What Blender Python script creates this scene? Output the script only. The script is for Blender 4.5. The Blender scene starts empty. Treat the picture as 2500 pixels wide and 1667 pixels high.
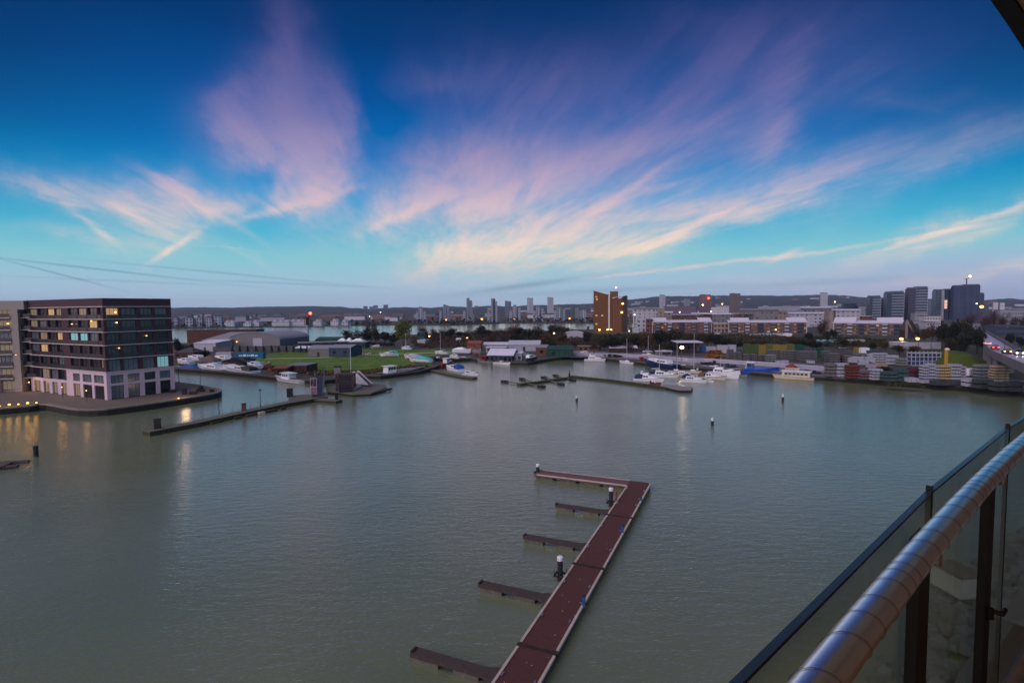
import bpy, bmesh, math, random
from mathutils import Vector, Matrix, noise as mnoise
R_=math.radians
rnd=random.Random(7)
scene=bpy.context.scene
COL=scene.collection
# ------------------------------------------------------------------ camera (metres; y = north, the water is z 0)
EYE=23.0; FPX=1320.0; CX,CY=1250.0,833.5
PIT=math.atan(80.8/FPX); ROLL=0.0094
cF=Vector((0,math.cos(PIT),-math.sin(PIT))); _r=Vector((1,0,0)); _u=Vector((0,math.sin(PIT),math.cos(PIT)))
cR=_r*math.cos(ROLL)-_u*math.sin(ROLL); cU=_u*math.cos(ROLL)+_r*math.sin(ROLL)
cam_data=bpy.data.cameras.new('camera'); cam=bpy.data.objects.new('camera',cam_data); COL.objects.link(cam)
cam_data.sensor_width=36.0; cam_data.lens=36.0*FPX/2500.0; cam_data.clip_start=0.05; cam_data.clip_end=30000
M=Matrix.Identity(4)
for i in range(3): M[i][0]=cR[i]; M[i][1]=cU[i]; M[i][2]=-cF[i]
M[2][3]=EYE
cam.matrix_world=M; scene.camera=cam
scene.view_settings.view_transform='Standard'; scene.view_settings.look='None'
scene.view_settings.exposure=0.0; scene.view_settings.gamma=1.0
scene.cycles.use_denoising=True; scene.cycles.max_bounces=6; scene.cycles.diffuse_bounces=2; scene.cycles.glossy_bounces=3
scene.cycles.transmission_bounces=4; scene.cycles.volume_bounces=0; scene.cycles.transparent_max_bounces=12
scene.cycles.sample_clamp_indirect=4.0; scene.cycles.caustics_reflective=False; scene.cycles.caustics_refractive=False
def ray(x,y): return cF*FPX+cR*(x-CX)-cU*(y-CY)
def G(x,y,z=0.0):
    "where the sight line of a photo point meets the level z"
    d=ray(x,y); t=(z-EYE)/d.z; return Vector((d.x*t,d.y*t,z))
def zat(P,y):
    "height at which the upright through P reaches photo row y"
    t=(CY-y)/FPX; d=Vector((P[0],P[1],-EYE)); return (d.dot(cU)-t*d.dot(cF))/(t*cF.z-cU.z)
def scale_at(P): return FPX/Vector((P[0],P[1],0)).dot(cF)   # photo px per metre
def lin(c):
    c=c/255.0; return c/12.92 if c<=0.04045 else ((c+0.055)/1.055)**2.4
def S(r,g,b): return (lin(r),lin(g),lin(b),1.0)
# ------------------------------------------------------------------ world: dusk gradient plus cirrus, laid out by direction
SUN_EL,SUN_AZ=50.0,216.0
world=bpy.data.worlds.new('World'); scene.world=world; world.use_nodes=True
nt=world.node_tree; nt.nodes.clear(); L=nt.links
def N(t,**k):
    n=nt.nodes.new(t)
    for a,b in k.items(): setattr(n,a,b)
    return n
def put(sock,v):
    if hasattr(v,'is_output'): L.new(v,sock)
    else: sock.default_value=v
def m(op,a,b=None,c=None,clamp=False):
    n=N('ShaderNodeMath',operation=op,use_clamp=clamp); put(n.inputs[0],a)
    if b is not None: put(n.inputs[1],b)
    if c is not None: put(n.inputs[2],c)
    return n.outputs[0]
def smooth(v,a,b):
    n=N('ShaderNodeMapRange',interpolation_type='SMOOTHSTEP'); put(n.inputs[0],v); n.inputs[1].default_value=a; n.inputs[2].default_value=b
    return n.outputs[0]
def ramp(v,stops,lo,hi):
    n=N('ShaderNodeValToRGB'); cr=n.color_ramp; cr.interpolation='LINEAR'
    stops=sorted(stops)
    while len(cr.elements)<len(stops): cr.elements.new(0.5)
    for e,(p,c) in zip(cr.elements,stops): e.position=(p-lo)/(hi-lo); e.color=c
    put(n.inputs[0],m('DIVIDE',m('SUBTRACT',v,lo),hi-lo)); return n.outputs[0]
def mix(f,a,b):
    n=N('ShaderNodeMix',data_type='RGBA'); put(n.inputs[0],f); put(n.inputs[6],a); put(n.inputs[7],b); return n.outputs[2]
tc=N('ShaderNodeTexCoord').outputs['Generated']
sep=N('ShaderNodeSeparateXYZ'); L.new(tc,sep.inputs[0]); dx,dy,dz=sep.outputs
el=m('MULTIPLY',m('ARCSINE',dz),57.2958)
ydiv=m('MAXIMUM',dy,0.12)
u=m('DIVIDE',dx,ydiv); v=m('DIVIDE',dz,ydiv)
front=smooth(dy,0.12,0.35)
pos=N('ShaderNodeCombineXYZ'); put(pos.inputs[0],u); put(pos.inputs[1],v)
# wisps: noise stretched along the streaks, which run to a point low in the north-north-west
zz=m('ADD',m('MAXIMUM',dz,0.0),0.05)
ca,sa=math.cos(R_(-10)),math.sin(R_(-10))
px_=m('DIVIDE',m('SUBTRACT',m('MULTIPLY',dx,ca),m('MULTIPLY',dy,sa)),zz); py_=m('DIVIDE',m('ADD',m('MULTIPLY',dx,sa),m('MULTIPLY',dy,ca)),zz)
sc=N('ShaderNodeCombineXYZ'); put(sc.inputs[0],m('MULTIPLY',px_,1.9)); put(sc.inputs[1],m('MULTIPLY',py_,0.42))
n1=N('ShaderNodeTexNoise'); n1.inputs['Scale'].default_value=1.7; n1.inputs['Detail'].default_value=6; n1.inputs['Roughness'].default_value=0.58; n1.inputs['Distortion'].default_value=0.7
L.new(sc.outputs[0],n1.inputs[0]); fib=n1.outputs[0]
n3=N('ShaderNodeTexNoise'); n3.inputs['Scale'].default_value=5.5; n3.inputs['Detail'].default_value=5; n3.inputs['Roughness'].default_value=0.62; L.new(sc.outputs[0],n3.inputs[0])
n2=N('ShaderNodeTexNoise'); n2.inputs['Scale'].default_value=4.2; n2.inputs['Detail'].default_value=7; n2.inputs['Roughness'].default_value=0.6; L.new(pos.outputs[0],n2.inputs[0])
wv=N('ShaderNodeVectorMath',operation='SUBTRACT'); L.new(n2.outputs['Color'],wv.inputs[0]); wv.inputs[1].default_value=(0.5,0.5,0.5)
ws=N('ShaderNodeVectorMath',operation='SCALE'); L.new(wv.outputs[0],ws.inputs[0]); ws.inputs['Scale'].default_value=0.16
wa=N('ShaderNodeVectorMath',operation='ADD'); L.new(pos.outputs[0],wa.inputs[0]); L.new(ws.outputs[0],wa.inputs[1])
ws2=N('ShaderNodeVectorMath',operation='SCALE'); L.new(wv.outputs[0],ws2.inputs[0]); ws2.inputs['Scale'].default_value=0.04
wa2=N('ShaderNodeVectorMath',operation='ADD'); L.new(pos.outputs[0],wa2.inputs[0]); L.new(ws2.outputs[0],wa2.inputs[1])
def blobs(lst,vec):
    tot=None
    for (x,y,rx,ry,rot,amp) in lst:
        d=ray(x,y); c=(d.x/d.y,d.z/d.y,0)
        mp=N('ShaderNodeMapping',vector_type='TEXTURE'); L.new(vec,mp.inputs[0])
        mp.inputs['Location'].default_value=c; mp.inputs['Rotation'].default_value=(0,0,R_(-rot)); mp.inputs['Scale'].default_value=(rx/FPX,ry/FPX,1)
        dt=N('ShaderNodeVectorMath',operation='DOT_PRODUCT'); L.new(mp.outputs[0],dt.inputs[0]); L.new(mp.outputs[0],dt.inputs[1])
        e=m('EXPONENT',m('MULTIPLY',dt.outputs['Value'],-1.0))
        tot=m('MULTIPLY_ADD',e,amp,tot if tot is not None else 0.0)
    return tot
# x, y, half length, half width, tilt (degrees, + falls to the right), amount
SOFT=[(690,30,52,130,0,.7),(708,220,85,130,4,.95),(590,330,95,85,-20,.85),(700,350,110,90,0,.5),(775,390,65,130,6,.95),(735,480,105,30,-18,.6),
 (555,492,75,26,-12,.6),(815,310,40,150,0,.35),(640,435,62,34,0,-.2),(700,120,70,100,0,.25),
 (310,490,170,62,16,.55),(430,500,70,60,20,.35),(90,440,140,26,14,.4),(200,570,130,20,4,.35),
 (1050,500,160,36,-20,.55),(1250,480,150,44,-26,.5),(1110,410,190,70,-20,.45),(1180,320,260,95,-28,.5),(1500,400,300,110,-24,.3),(1250,430,260,70,-20,.3),(1250,160,260,80,-5,.32),(1080,195,140,40,-6,.3),
 (1150,620,170,34,-22,.6),(1280,590,240,60,-12,.75),(1500,520,190,50,-24,.35),(1400,650,220,26,-5,.35),
 (1600,560,180,34,-15,.5),(1850,495,200,40,-20,.45),(2000,430,270,55,-18,.42),(2320,390,280,40,-22,.3),
 (2200,590,260,26,-15,.4),(2380,555,200,22,-16,.35),
 (1935,220,60,120,12,.5),(1850,330,90,60,-10,.3),(1750,70,120,70,0,.3),(1900,100,330,150,0,.34),(1650,300,320,150,-25,.3),(1400,400,330,90,-25,.32),
 (2340,668,300,22,-5,.6),(2500,655,90,14,-8,.4),(2000,700,350,20,0,.25),(880,230,60,150,0,-.16),(935,310,70,60,0,-.14),(2230,250,120,20,5,.2),(640,640,120,10,30,.14)]
FINE=[(415,455,75,12,28,.7),(450,495,80,15,26,.5),(415,602,62,8,-30,.8),(330,525,90,12,30,.3),(690,440,60,16,-60,.3),(800,470,50,10,-40,.5),(225,545,80,9,40,.35),(735,495,115,10,-14,.75),(790,440,60,18,-40,.35),
 (1040,505,125,11,-20,.7),(1215,475,110,11,-20,.5),(1325,440,42,9,-52,.7),(1105,612,110,12,-32,.45),(1500,490,140,9,-33,.32),
 (1570,598,105,11,-10,.9),(1700,548,130,9,-24,.75),(1480,618,150,8,-2,.35),
 (1480,673,170,4,-6,.5),(1700,650,180,5,-5,.7),(1910,625,45,7,-22,.6),(1980,615,170,5,-9,.4),(2330,555,220,7,-17,.5),(2250,580,170,6,-14,.3),
 (1085,697,80,2.4,8,.35),(600,610,120,2,8,.12),(590,560,80,7,32,.2),(1155,392,55,12,-30,.3)]
DARK=[(230,656,270,2.6,7,.5),(140,668,150,2.4,15,.5),(560,668,300,2.6,6,.35),(300,686,300,2.6,3,.25),(700,692,200,3,3,.3),(1280,697,140,7,-7,.5),(1500,708,250,7,-2,.3),(2000,690,260,8,-3,.2)]
soft=blobs(SOFT,wa.outputs[0]); fine=blobs(FINE,wa2.outputs[0]); dark=blobs(DARK,pos.outputs[0])
fm=m('MULTIPLY_ADD',smooth(fib,0.28,0.75),0.66,0.50)
dens=m('ADD',m('MULTIPLY',soft,fm),m('MULTIPLY',fine,m('MULTIPLY_ADD',smooth(fib,0.32,0.66),0.7,0.5)))
dens=m('MULTIPLY',m('MULTIPLY',dens,m('MULTIPLY_ADD',smooth(n3.outputs[0],0.30,0.70),0.3,0.84)),front)
# behind the viewer and overhead: plain drifting cirrus
back=m('MULTIPLY',smooth(fib,0.5,0.75),m('MULTIPLY',m('SUBTRACT',1.0,front),0.5))
dens=m('ADD',dens,back)
dens=m('SUBTRACT',1.0,m('EXPONENT',m('MULTIPLY',m('MAXIMUM',dens,0.0),-1.35)),clamp=True)
dens=m('ADD',m('MULTIPLY',dens,0.6),m('MULTIPLY',smooth(dens,0.12,0.9),0.4),clamp=True)
base=ramp(el,[(-6,S(95,108,128)),(-0.5,S(166,186,208)),(0.9,S(178,198,220)),(2.8,S(164,200,220)),(5.0,S(136,202,214)),(7.5,S(76,182,214)),(11,S(0,152,212)),(15,S(0,114,188)),(20,S(0,82,156)),(25,S(0,58,120)),(31,S(3,42,90)),(50,S(10,40,84)),(90,S(16,36,72))],-8,92)
far_side=smooth(m('ABSOLUTE',m('ADD',u,0.02)),0.35,1.15)
base=mix(m('MULTIPLY',m('MULTIPLY',far_side,front),smooth(el,4,20)),base,mix(0.62,base,S(0,22,56)))
east=m('MULTIPLY',m('MULTIPLY',smooth(u,0.1,0.9),smooth(dy,0.1,0.4)),m('SUBTRACT',1.0,smooth(el,1.5,6)))
base=mix(m('MULTIPLY',east,0.7),base,S(172,176,210))
cloud=ramp(el,[(0,S(196,190,208)),(3,S(214,205,208)),(6,S(250,224,206)),(9,S(238,206,204)),(13,S(190,168,196)),(18,S(130,122,174)),(24,S(92,90,148)),(30,S(66,66,120)),(60,S(90,84,130))],-8,92)
skyc=mix(dens,base,cloud)
skyc=mix(m('MULTIPLY',dark,front),skyc,S(96,140,160))
# afterglow low in the south-west, unseen behind the viewer, added to brighten scene and handrail, and a trace of the physical sky
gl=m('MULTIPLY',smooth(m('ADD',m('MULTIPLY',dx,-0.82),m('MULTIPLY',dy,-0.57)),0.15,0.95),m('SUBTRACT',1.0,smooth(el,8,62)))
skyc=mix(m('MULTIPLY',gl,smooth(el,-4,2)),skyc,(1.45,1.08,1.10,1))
st=N('ShaderNodeTexSky',sky_type='NISHITA'); st.sun_disc=False; st.sun_elevation=R_(3); st.sun_rotation=R_(SUN_AZ)
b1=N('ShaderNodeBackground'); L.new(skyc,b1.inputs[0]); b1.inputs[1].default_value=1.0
b2=N('ShaderNodeBackground'); L.new(st.outputs[0],b2.inputs[0]); b2.inputs[1].default_value=0.0
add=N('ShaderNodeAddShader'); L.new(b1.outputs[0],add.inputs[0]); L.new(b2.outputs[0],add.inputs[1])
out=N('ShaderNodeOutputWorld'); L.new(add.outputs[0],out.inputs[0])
world.cycles.sampling_method='MANUAL'; world.cycles.sample_map_resolution=512
# the soft light of the bright south-western dusk sky
sd=bpy.data.lights.new('sun','SUN'); sd.energy=2.0; sd.angle=R_(85); sd.color=(1.0,0.86,0.90)
sun=bpy.data.objects.new('sun',sd); COL.objects.link(sun)
_az=R_(SUN_AZ); _e=R_(SUN_EL); _sv=Vector((math.sin(_az)*math.cos(_e),math.cos(_az)*math.cos(_e),math.sin(_e)))
sun.rotation_euler=(-_sv).to_track_quat('-Z','Y').to_euler()

# ------------------------------------------------------------------ materials
MATS={}
def mat(name,col,rough=0.85,metal=0.0,var=0.15,scale=1.0,bump=0.0,emit=None,spec=0.35,stretch=None,hue=None,detail=4):
    "a procedural surface: base colour broken up by noise in object space"
    if name in MATS: return MATS[name]
    mt=bpy.data.materials.new(name); mt.use_nodes=True; t=mt.node_tree; bs=t.nodes['Principled BSDF']
    if len(col)==3: col=(*col,1.0)
    tcn=t.nodes.new('ShaderNodeTexCoord'); src=tcn.outputs['Object']
    if stretch:
        mp=t.nodes.new('ShaderNodeMapping'); mp.inputs['Scale'].default_value=stretch; t.links.new(src,mp.inputs[0]); src=mp.outputs[0]
    nz=t.nodes.new('ShaderNodeTexNoise'); nz.inputs['Scale'].default_value=scale; nz.inputs['Detail'].default_value=detail; nz.inputs['Roughness'].default_value=0.6
    t.links.new(src,nz.inputs[0])
    cr=t.nodes.new('ShaderNodeValToRGB'); cr.color_ramp.elements[0].position=0.3; cr.color_ramp.elements[1].position=0.7
    a=tuple(max(0,c*(1-var)) for c in col[:3])+(1,); b=tuple(min(1,c*(1+var)) for c in col[:3])+(1,)
    if hue: b=(*hue,1)
    cr.color_ramp.elements[0].color=a; cr.color_ramp.elements[1].color=b
    t.links.new(nz.outputs[0],cr.inputs[0]); t.links.new(cr.outputs[0],bs.inputs['Base Color'])
    bs.inputs['Roughness'].default_value=rough; bs.inputs['Metallic'].default_value=metal
    bs.inputs['Specular IOR Level'].default_value=spec
    if bump:
        bp=t.nodes.new('ShaderNodeBump'); bp.inputs['Strength'].default_value=bump; bp.inputs['Distance'].default_value=0.05
        t.links.new(nz.outputs[0],bp.inputs['Height']); t.links.new(bp.outputs[0],bs.inputs['Normal'])
    if emit:
        bs.inputs['Emission Color'].default_value=(*emit[0][:3],1); bs.inputs['Emission Strength'].default_value=emit[1]
    MATS[name]=mt; return mt
def rgb(r,g,b): return (lin(r),lin(g),lin(b))
def tinted(name,col,**k): return mat(name,col,**k)
# ------------------------------------------------------------------ mesh collector
class MB:
    def __init__(s): s.v=[]; s.f=[]; s.mi=[]; s.cur=0; s.sm=[]; s.smooth=False
    def add(s,vs,fs):
        o=len(s.v); s.v+= [tuple(q) for q in vs]
        for f in fs: s.f.append(tuple(i+o for i in f)); s.mi.append(s.cur); s.sm.append(s.smooth)
        return s
    def box(s,x0,x1,y0,y1,z0,z1):
        return s.add([(x0,y0,z0),(x1,y0,z0),(x1,y1,z0),(x0,y1,z0),(x0,y0,z1),(x1,y0,z1),(x1,y1,z1),(x0,y1,z1)],
         [(0,3,2,1),(4,5,6,7),(0,1,5,4),(1,2,6,5),(2,3,7,6),(3,0,4,7)])
    def cb(s,cx,cy,cz,sx,sy,sz): return s.box(cx-sx/2,cx+sx/2,cy-sy/2,cy+sy/2,cz-sz/2,cz+sz/2)
    def prism(s,poly,z0,z1):
        a=sum(poly[i][0]*poly[(i+1)%len(poly)][1]-poly[(i+1)%len(poly)][0]*poly[i][1] for i in range(len(poly)))
        if a<0: poly=poly[::-1]
        n=len(poly); vs=[(p[0],p[1],z0) for p in poly]+[(p[0],p[1],z1) for p in poly]
        return s.add(vs,[tuple(range(n))[::-1],tuple(range(n,2*n))]+[(i,(i+1)%n,n+(i+1)%n,n+i) for i in range(n)])
    def extrude_y(s,prof,y0,y1):
        "profile in x,z extruded along y"
        n=len(prof); vs=[(p[0],y0,p[1]) for p in prof]+[(p[0],y1,p[1]) for p in prof]
        return s.add(vs,[tuple(range(n)),tuple(range(n,2*n))[::-1]]+[(i,n+i,n+(i+1)%n,(i+1)%n) for i in range(n)])
    def extrude_x(s,prof,x0,x1):
        n=len(prof); vs=[(x0,p[0],p[1]) for p in prof]+[(x1,p[0],p[1]) for p in prof]
        return s.add(vs,[tuple(range(n))[::-1],tuple(range(n,2*n))]+[(i,(i+1)%n,n+(i+1)%n,n+i) for i in range(n)])
    def tube(s,pts,r,n=8,cap=True,radii=None):
        pts=[Vector(p) for p in pts]; rings=[]; prev=None
        for i,p in enumerate(pts):
            d=(pts[min(i+1,len(pts)-1)]-pts[max(i-1,0)]).normalized()
            if prev is None:
                a=Vector((0,0,1)) if abs(d.z)<0.9 else Vector((1,0,0)); x=d.cross(a).normalized()
            else: x=(prev-d*prev.dot(d)).normalized()
            prev=x; y=d.cross(x); rr=radii[i] if radii else r
            rings.append([p+x*rr*math.cos(2*math.pi*k/n)+y*rr*math.sin(2*math.pi*k/n) for k in range(n)])
        vs=[q for g in rings for q in g]; fs=[]
        for i in range(len(rings)-1):
            for k in range(n): fs.append((i*n+k,i*n+(k+1)%n,(i+1)*n+(k+1)%n,(i+1)*n+k))
        o=s.smooth; s.smooth=True; s.add(vs,fs); s.smooth=o
        if cap: s.add(rings[0],[tuple(range(n))[::-1]]); s.add(rings[-1],[tuple(range(n))])
        return s
    def cyl(s,x,y,z0,z1,r,n=10,r2=None): return s.tube([(x,y,z0),(x,y,z1)],r,n,True,[r,r if r2 is None else r2])
    def ball(s,c,r,n=8,sz=1.0):
        vs=[];fs=[]; k=n//2+1
        for i in range(k):
            th=math.pi*i/(k-1)
            for j in range(n): vs.append((c[0]+r*math.sin(th)*math.cos(2*math.pi*j/n),c[1]+r*math.sin(th)*math.sin(2*math.pi*j/n),c[2]+r*sz*math.cos(th)))
        for i in range(k-1):
            for j in range(n): fs.append((i*n+j,(i+1)*n+j,(i+1)*n+(j+1)%n,i*n+(j+1)%n))
        o=s.smooth; s.smooth=True; s.add(vs,fs); s.smooth=o; return s
    def loft(s,secs,cap=True,closed=True):
        "sections: equal-length point lists"
        n=len(secs[0]); vs=[q for g in secs for q in g]; fs=[]
        for i in range(len(secs)-1):
            for k in range(n if closed else n-1): fs.append((i*n+k,i*n+(k+1)%n,(i+1)*n+(k+1)%n,(i+1)*n+k))
        s.add(vs,fs)
        if cap: s.add(secs[0],[tuple(range(n))[::-1]]); s.add(secs[-1],[tuple(range(n))])
        return s
    def mesh(s,name,mats):
        me=bpy.data.meshes.new(name); me.from_pydata(s.v,[],s.f)
        if not isinstance(mats,(list,tuple)): mats=[mats]
        for q in mats: me.materials.append(q)
        me.polygons.foreach_set('material_index',s.mi); me.polygons.foreach_set('use_smooth',s.sm); me.update()
        bm=bmesh.new(); bm.from_mesh(me); bmesh.ops.recalc_face_normals(bm,faces=bm.faces[:]); bm.to_mesh(me); bm.free()
        return me
    def build(s,name,mats,parent=None,loc=None,rz=0.0): return obj(name,s.mesh(name,mats),parent,loc,rz)
def obj(name,me,parent=None,loc=None,rz=0.0):
    o=bpy.data.objects.new(name,me); COL.objects.link(o)
    if parent is not None: o.parent=parent
    if loc is not None: o.location=loc
    o.rotation_euler[2]=rz; return o
def tag(o,label=None,cat=None,group=None,kind=None):
    if label: o['label']=label
    if cat: o['category']=cat
    if group: o['group']=group
    if kind: o['kind']=kind
    return o
def thing(name,label,cat,loc=(0,0,0),rz=0.0,group=None):
    o=bpy.data.objects.new(name,None); COL.objects.link(o); o.location=loc; o.rotation_euler=(0,0,rz); o.empty_display_size=0.1
    return tag(o,label,cat,group)
def copy_tree(o,parent=None):
    c=o.copy(); COL.objects.link(c)
    if parent is not None: c.parent=parent
    for ch in list(o.children): copy_tree(ch,c)
    return c
def struct(name,mb,mats): return tag(mb.build(name,mats),kind='structure')
GZ=1.3
HAZE=0.00007
def front_frame(x0,y0,x1,y1,z=GZ):
    "origin, turn and length of a front that stands between two photo points at ground level z"
    a=G(x0,y0,z); b=G(x1,y1,z); d=b-a; return a,math.atan2(d.y,d.x),d.length
# ------------------------------------------------------------------ water and land
def water_mat():
    mt=bpy.data.materials.new('water'); mt.use_nodes=True; t=mt.node_tree; bs=t.nodes['Principled BSDF']
    tcn=t.nodes.new('ShaderNodeTexCoord')
    def nz(scale,sx,sy,rot,det):
        mp=t.nodes.new('ShaderNodeMapping'); mp.inputs['Scale'].default_value=(sx,sy,1); mp.inputs['Rotation'].default_value=(0,0,R_(rot)); t.links.new(tcn.outputs['Object'],mp.inputs[0])
        n=t.nodes.new('ShaderNodeTexNoise'); n.inputs['Scale'].default_value=scale; n.inputs['Detail'].default_value=det; n.inputs['Roughness'].default_value=0.55; t.links.new(mp.outputs[0],n.inputs[0]); return n.outputs[0]
    a=nz(0.9,0.55,1.5,12,3); b=nz(4.2,0.6,1.3,-18,2); c=nz(0.035,1,1,0,3)
    ad=t.nodes.new('ShaderNodeMath'); ad.operation='MULTIPLY_ADD'; t.links.new(b,ad.inputs[0]); ad.inputs[1].default_value=0.5; t.links.new(a,ad.inputs[2])
    bp=t.nodes.new('ShaderNodeBump'); bp.inputs['Strength'].default_value=0.55; bp.inputs['Distance'].default_value=0.12; t.links.new(ad.outputs[0],bp.inputs['Height']); t.links.new(bp.outputs[0],bs.inputs['Normal'])
    cr=t.nodes.new('ShaderNodeValToRGB'); cr.color_ramp.elements[0].position=0.35; cr.color_ramp.elements[1].position=0.68
    cr.color_ramp.elements[0].color=(0.118,0.148,0.086,1); cr.color_ramp.elements[1].color=(0.150,0.178,0.118,1)
    t.links.new(c,cr.inputs[0]); t.links.new(cr.outputs[0],bs.inputs['Base Color'])
    bs.inputs['Roughness'].default_value=0.11; bs.inputs['IOR'].default_value=1.85; bs.inputs['Specular IOR Level'].default_value=0.5
    return mt
w=MB(); w.add([(-6500,-300,0),(6500,-300,0),(6500,3000,0),(-6500,3000,0)],[(0,1,2,3)]); struct('water',w,water_mat())

def xy(p): return (p.x,p.y)
SHORE=[(250,905),(430,907.5),(488,911),(548,916),(629,924),(700,933),(761,938),(793,938),(889,925),(929,926),(1025,914),(1060,905),(1085,892),(1092,884),(1150,881),(1170,884),(1243,891),(1288,892),(1330,884),(1385,876),(1426,877),(1479,881),(1521,886),(1586,894),(1700,905),(1815,915),(1950,927),(2000,929),(2140,939),(2293,951),(2415,960),(2500,969),(2600,980),(2900,1012)]
NEARBANK=[(1620,798),(1450,803.5),(1380,805.5),(1250,809),(1160,810.5),(1050,814),(900,822),(740,834),(430,837),(0,842),(-300,846)]
FARBANK=[(-300,807.5),(0,805),(430,801.5),(624,798.5),(796,796),(958,793.5),(1100,794),(1221,789.5),(1400,789.4),(1560,788.5)]
shore=[xy(G(x,y,0)) for x,y in SHORE]; nb=[xy(G(x,y,GZ)) for x,y in NEARBANK]; fb=[xy(G(x,y,0)) for x,y in FARBANK]
poly=[(-5000,150),(-420,150)]+shore+[(700,20),(6500,20),(6500,7200),(-6500,7200),(-6500,fb[0][1]+200)]+fb+nb+[(-5000,nb[-1][1]-80)]
land_m=mat('yard_dirt',(0.052,0.048,0.042),scale=0.06,var=0.35,detail=8)
g=MB(); g.prism(poly,-0.8,GZ); struct('ground',g,land_m)

def sheet(name,pts,z,m_,world_pts=False):
    s=MB(); P=[(p[0],p[1],z) for p in (pts if world_pts else [G(x,y,z) for x,y in pts])]; s.add(P,[tuple(range(len(P)))]); return struct(name,s,m_)
grass_m=mat('turf',rgb(60,98,14),scale=0.25,var=0.4,hue=rgb(94,122,28),detail=9)
sheet('grass_field',[(600,893),(640,866),(700,858),(800,853),(950,852),(1120,855),(1150,862),(1030,872),(1060,893),(955,903),(860,911),(760,910),(700,903)],GZ+.03,grass_m)
path_m=mat('path_gravel',rgb(176,176,150),scale=0.5)
def strip(name,pts,w_,z,m_):
    s=MB(); Q=[G(x,y,z) for x,y in pts]; n=len(Q); A=[];B=[]
    for i,q in enumerate(Q):
        d=(Q[min(i+1,n-1)]-Q[max(i-1,0)]).normalized(); p=Vector((-d.y,d.x,0))*w_/2; A.append(q+p); B.append(q-p)
    s.add(A+B,[(i,i+1,n+i+1,n+i) for i in range(n-1)]); return struct(name,s,m_)
strip('footpath',[(620,875.5),(760,874),(860,869),(905,866),(1000,862.5),(1120,859.5)],2.4,GZ+.05,path_m)
strip('footpath',[(860,864),(880,862.6),(905,866)],2.0,GZ+.07,path_m)
apron_m=mat('quay_concrete',rgb(104,106,120),scale=0.12,var=0.18,detail=7)
ap=[(1392,872.5),(1440,872),(1530,876),(1600,882),(1700,893),(1830,905),(2000,918),(2140,928.5),(2290,940),(2420,948),(2500,957),(2500,928),(2300,917),(2150,905),(2000,890),(1850,880),(1700,871),(1600,863),(1500,858),(1400,856)]
sheet('quay_apron',ap,GZ+.03,apron_m)
earth_m=mat('scrub_earth',rgb(66,54,42),scale=0.05,var=0.35,detail=8,hue=rgb(56,58,34))
sheet('rough_ground',[(1020,850),(1000,828),(1060,818),(1180,812),(1400,812),(1600,814),(1900,820),(2200,832),(2400,850),(2400,862),(2100,850),(1700,842),(1420,850),(1250,846),(1150,848)],GZ+.03,earth_m)
# quay stones round the basin: a coping that follows the shoreline
cop_m=mat('coping_stone',rgb(84,80,76),scale=0.8,var=0.25)
wall_m=mat('wet_wall',rgb(34,34,34),scale=0.5,var=0.4,detail=6)
def along(pts,w0,w1,z0,z1,mb):
    n=len(pts); V=[Vector((p[0],p[1],0)) for p in pts]; nrm=[]
    for i in range(n):
        d=(V[min(i+1,n-1)]-V[max(i-1,0)]).normalized(); nrm.append(Vector((-d.y,d.x,0)))
    secs=[[(V[i]+nrm[i]*a+Vector((0,0,z))) for a,z in ((w0,z0),(w1,z0),(w1,z1),(w0,z1))] for i in range(n)]
    mb.loft(secs)
c1=MB(); along(shore[1:],-0.15,0.9,GZ-0.3,GZ+0.12,c1); struct('quay_edge',c1,cop_m)
c2=MB(); along(shore[1:],-0.1,0.05,-0.5,GZ-0.3,c2); struct('quay_wall_face',c2,wall_m)
# left promenade
QTOP=[(-260,1012),(0,996.6),(72,990.5),(95,987),(112,986.5),(143,992),(165,996.5),(190,999.5),(215,1000),(238,999.5),(262,998),(310,992),(357,986),(420,977),(476,968),(520,961),(536,957),(541,953),(536,949),(510,944),(488,939.5),(428,932)]
QZ=1.5
qt=[xy(G(x,y,QZ)) for x,y in QTOP]; qpoly=qt+[xy(G(360,925,QZ)),(-420,190),(-420,120)]
pav_m=mat('promenade_paving',rgb(96,88,84),scale=0.7,var=0.2,detail=6)
q=MB(); q.prism(qpoly,-0.8,QZ-0.02); struct('promenade',q,pav_m)
q=MB(); along(qt,-0.1,0.75,QZ-0.25,QZ+0.1,q); struct('promenade_edge',q,mat('pale_coping',rgb(118,112,108),scale=1.0,var=0.2))
q=MB(); along(qt,-0.04,0.1,-0.5,QZ-0.25,q); struct('promenade_wall_face',q,wall_m)

# ------------------------------------------------------------------ the balcony the picture is taken from
BX=Vector((0.755,0.656,0)); BO=Vector((-0.656,0.755,0))      # along the rail, outward
zr=EYE-0.45
def ext(pts,a,b):
    p0=pts[0]-(pts[1]-pts[0]).normalized()*a; p1=pts[-1]+(pts[-1]-pts[-2]).normalized()*b; return [p0]+pts+[p1]
rc=([G(x,y,zr) for x,y in [(2004,1667),(2056,1589),(2154,1471),(2233,1365),(2314,1274),(2415,1164),(2500,1081)]])
def cat_rom(pts,k=6):
    o=[]; n=len(pts)
    for i in range(n-1):
        p0=pts[max(i-1,0)];p1=pts[i];p2=pts[i+1];p3=pts[min(i+2,n-1)]
        for j in range(k):
            t=j/k; o.append(0.5*((2*p1)+(p2-p0)*t+(2*p0-5*p1+4*p2-p3)*t*t+(3*p1-p0-3*p2+p3)*t**3))
    o.append(pts[-1]); return o
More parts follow.
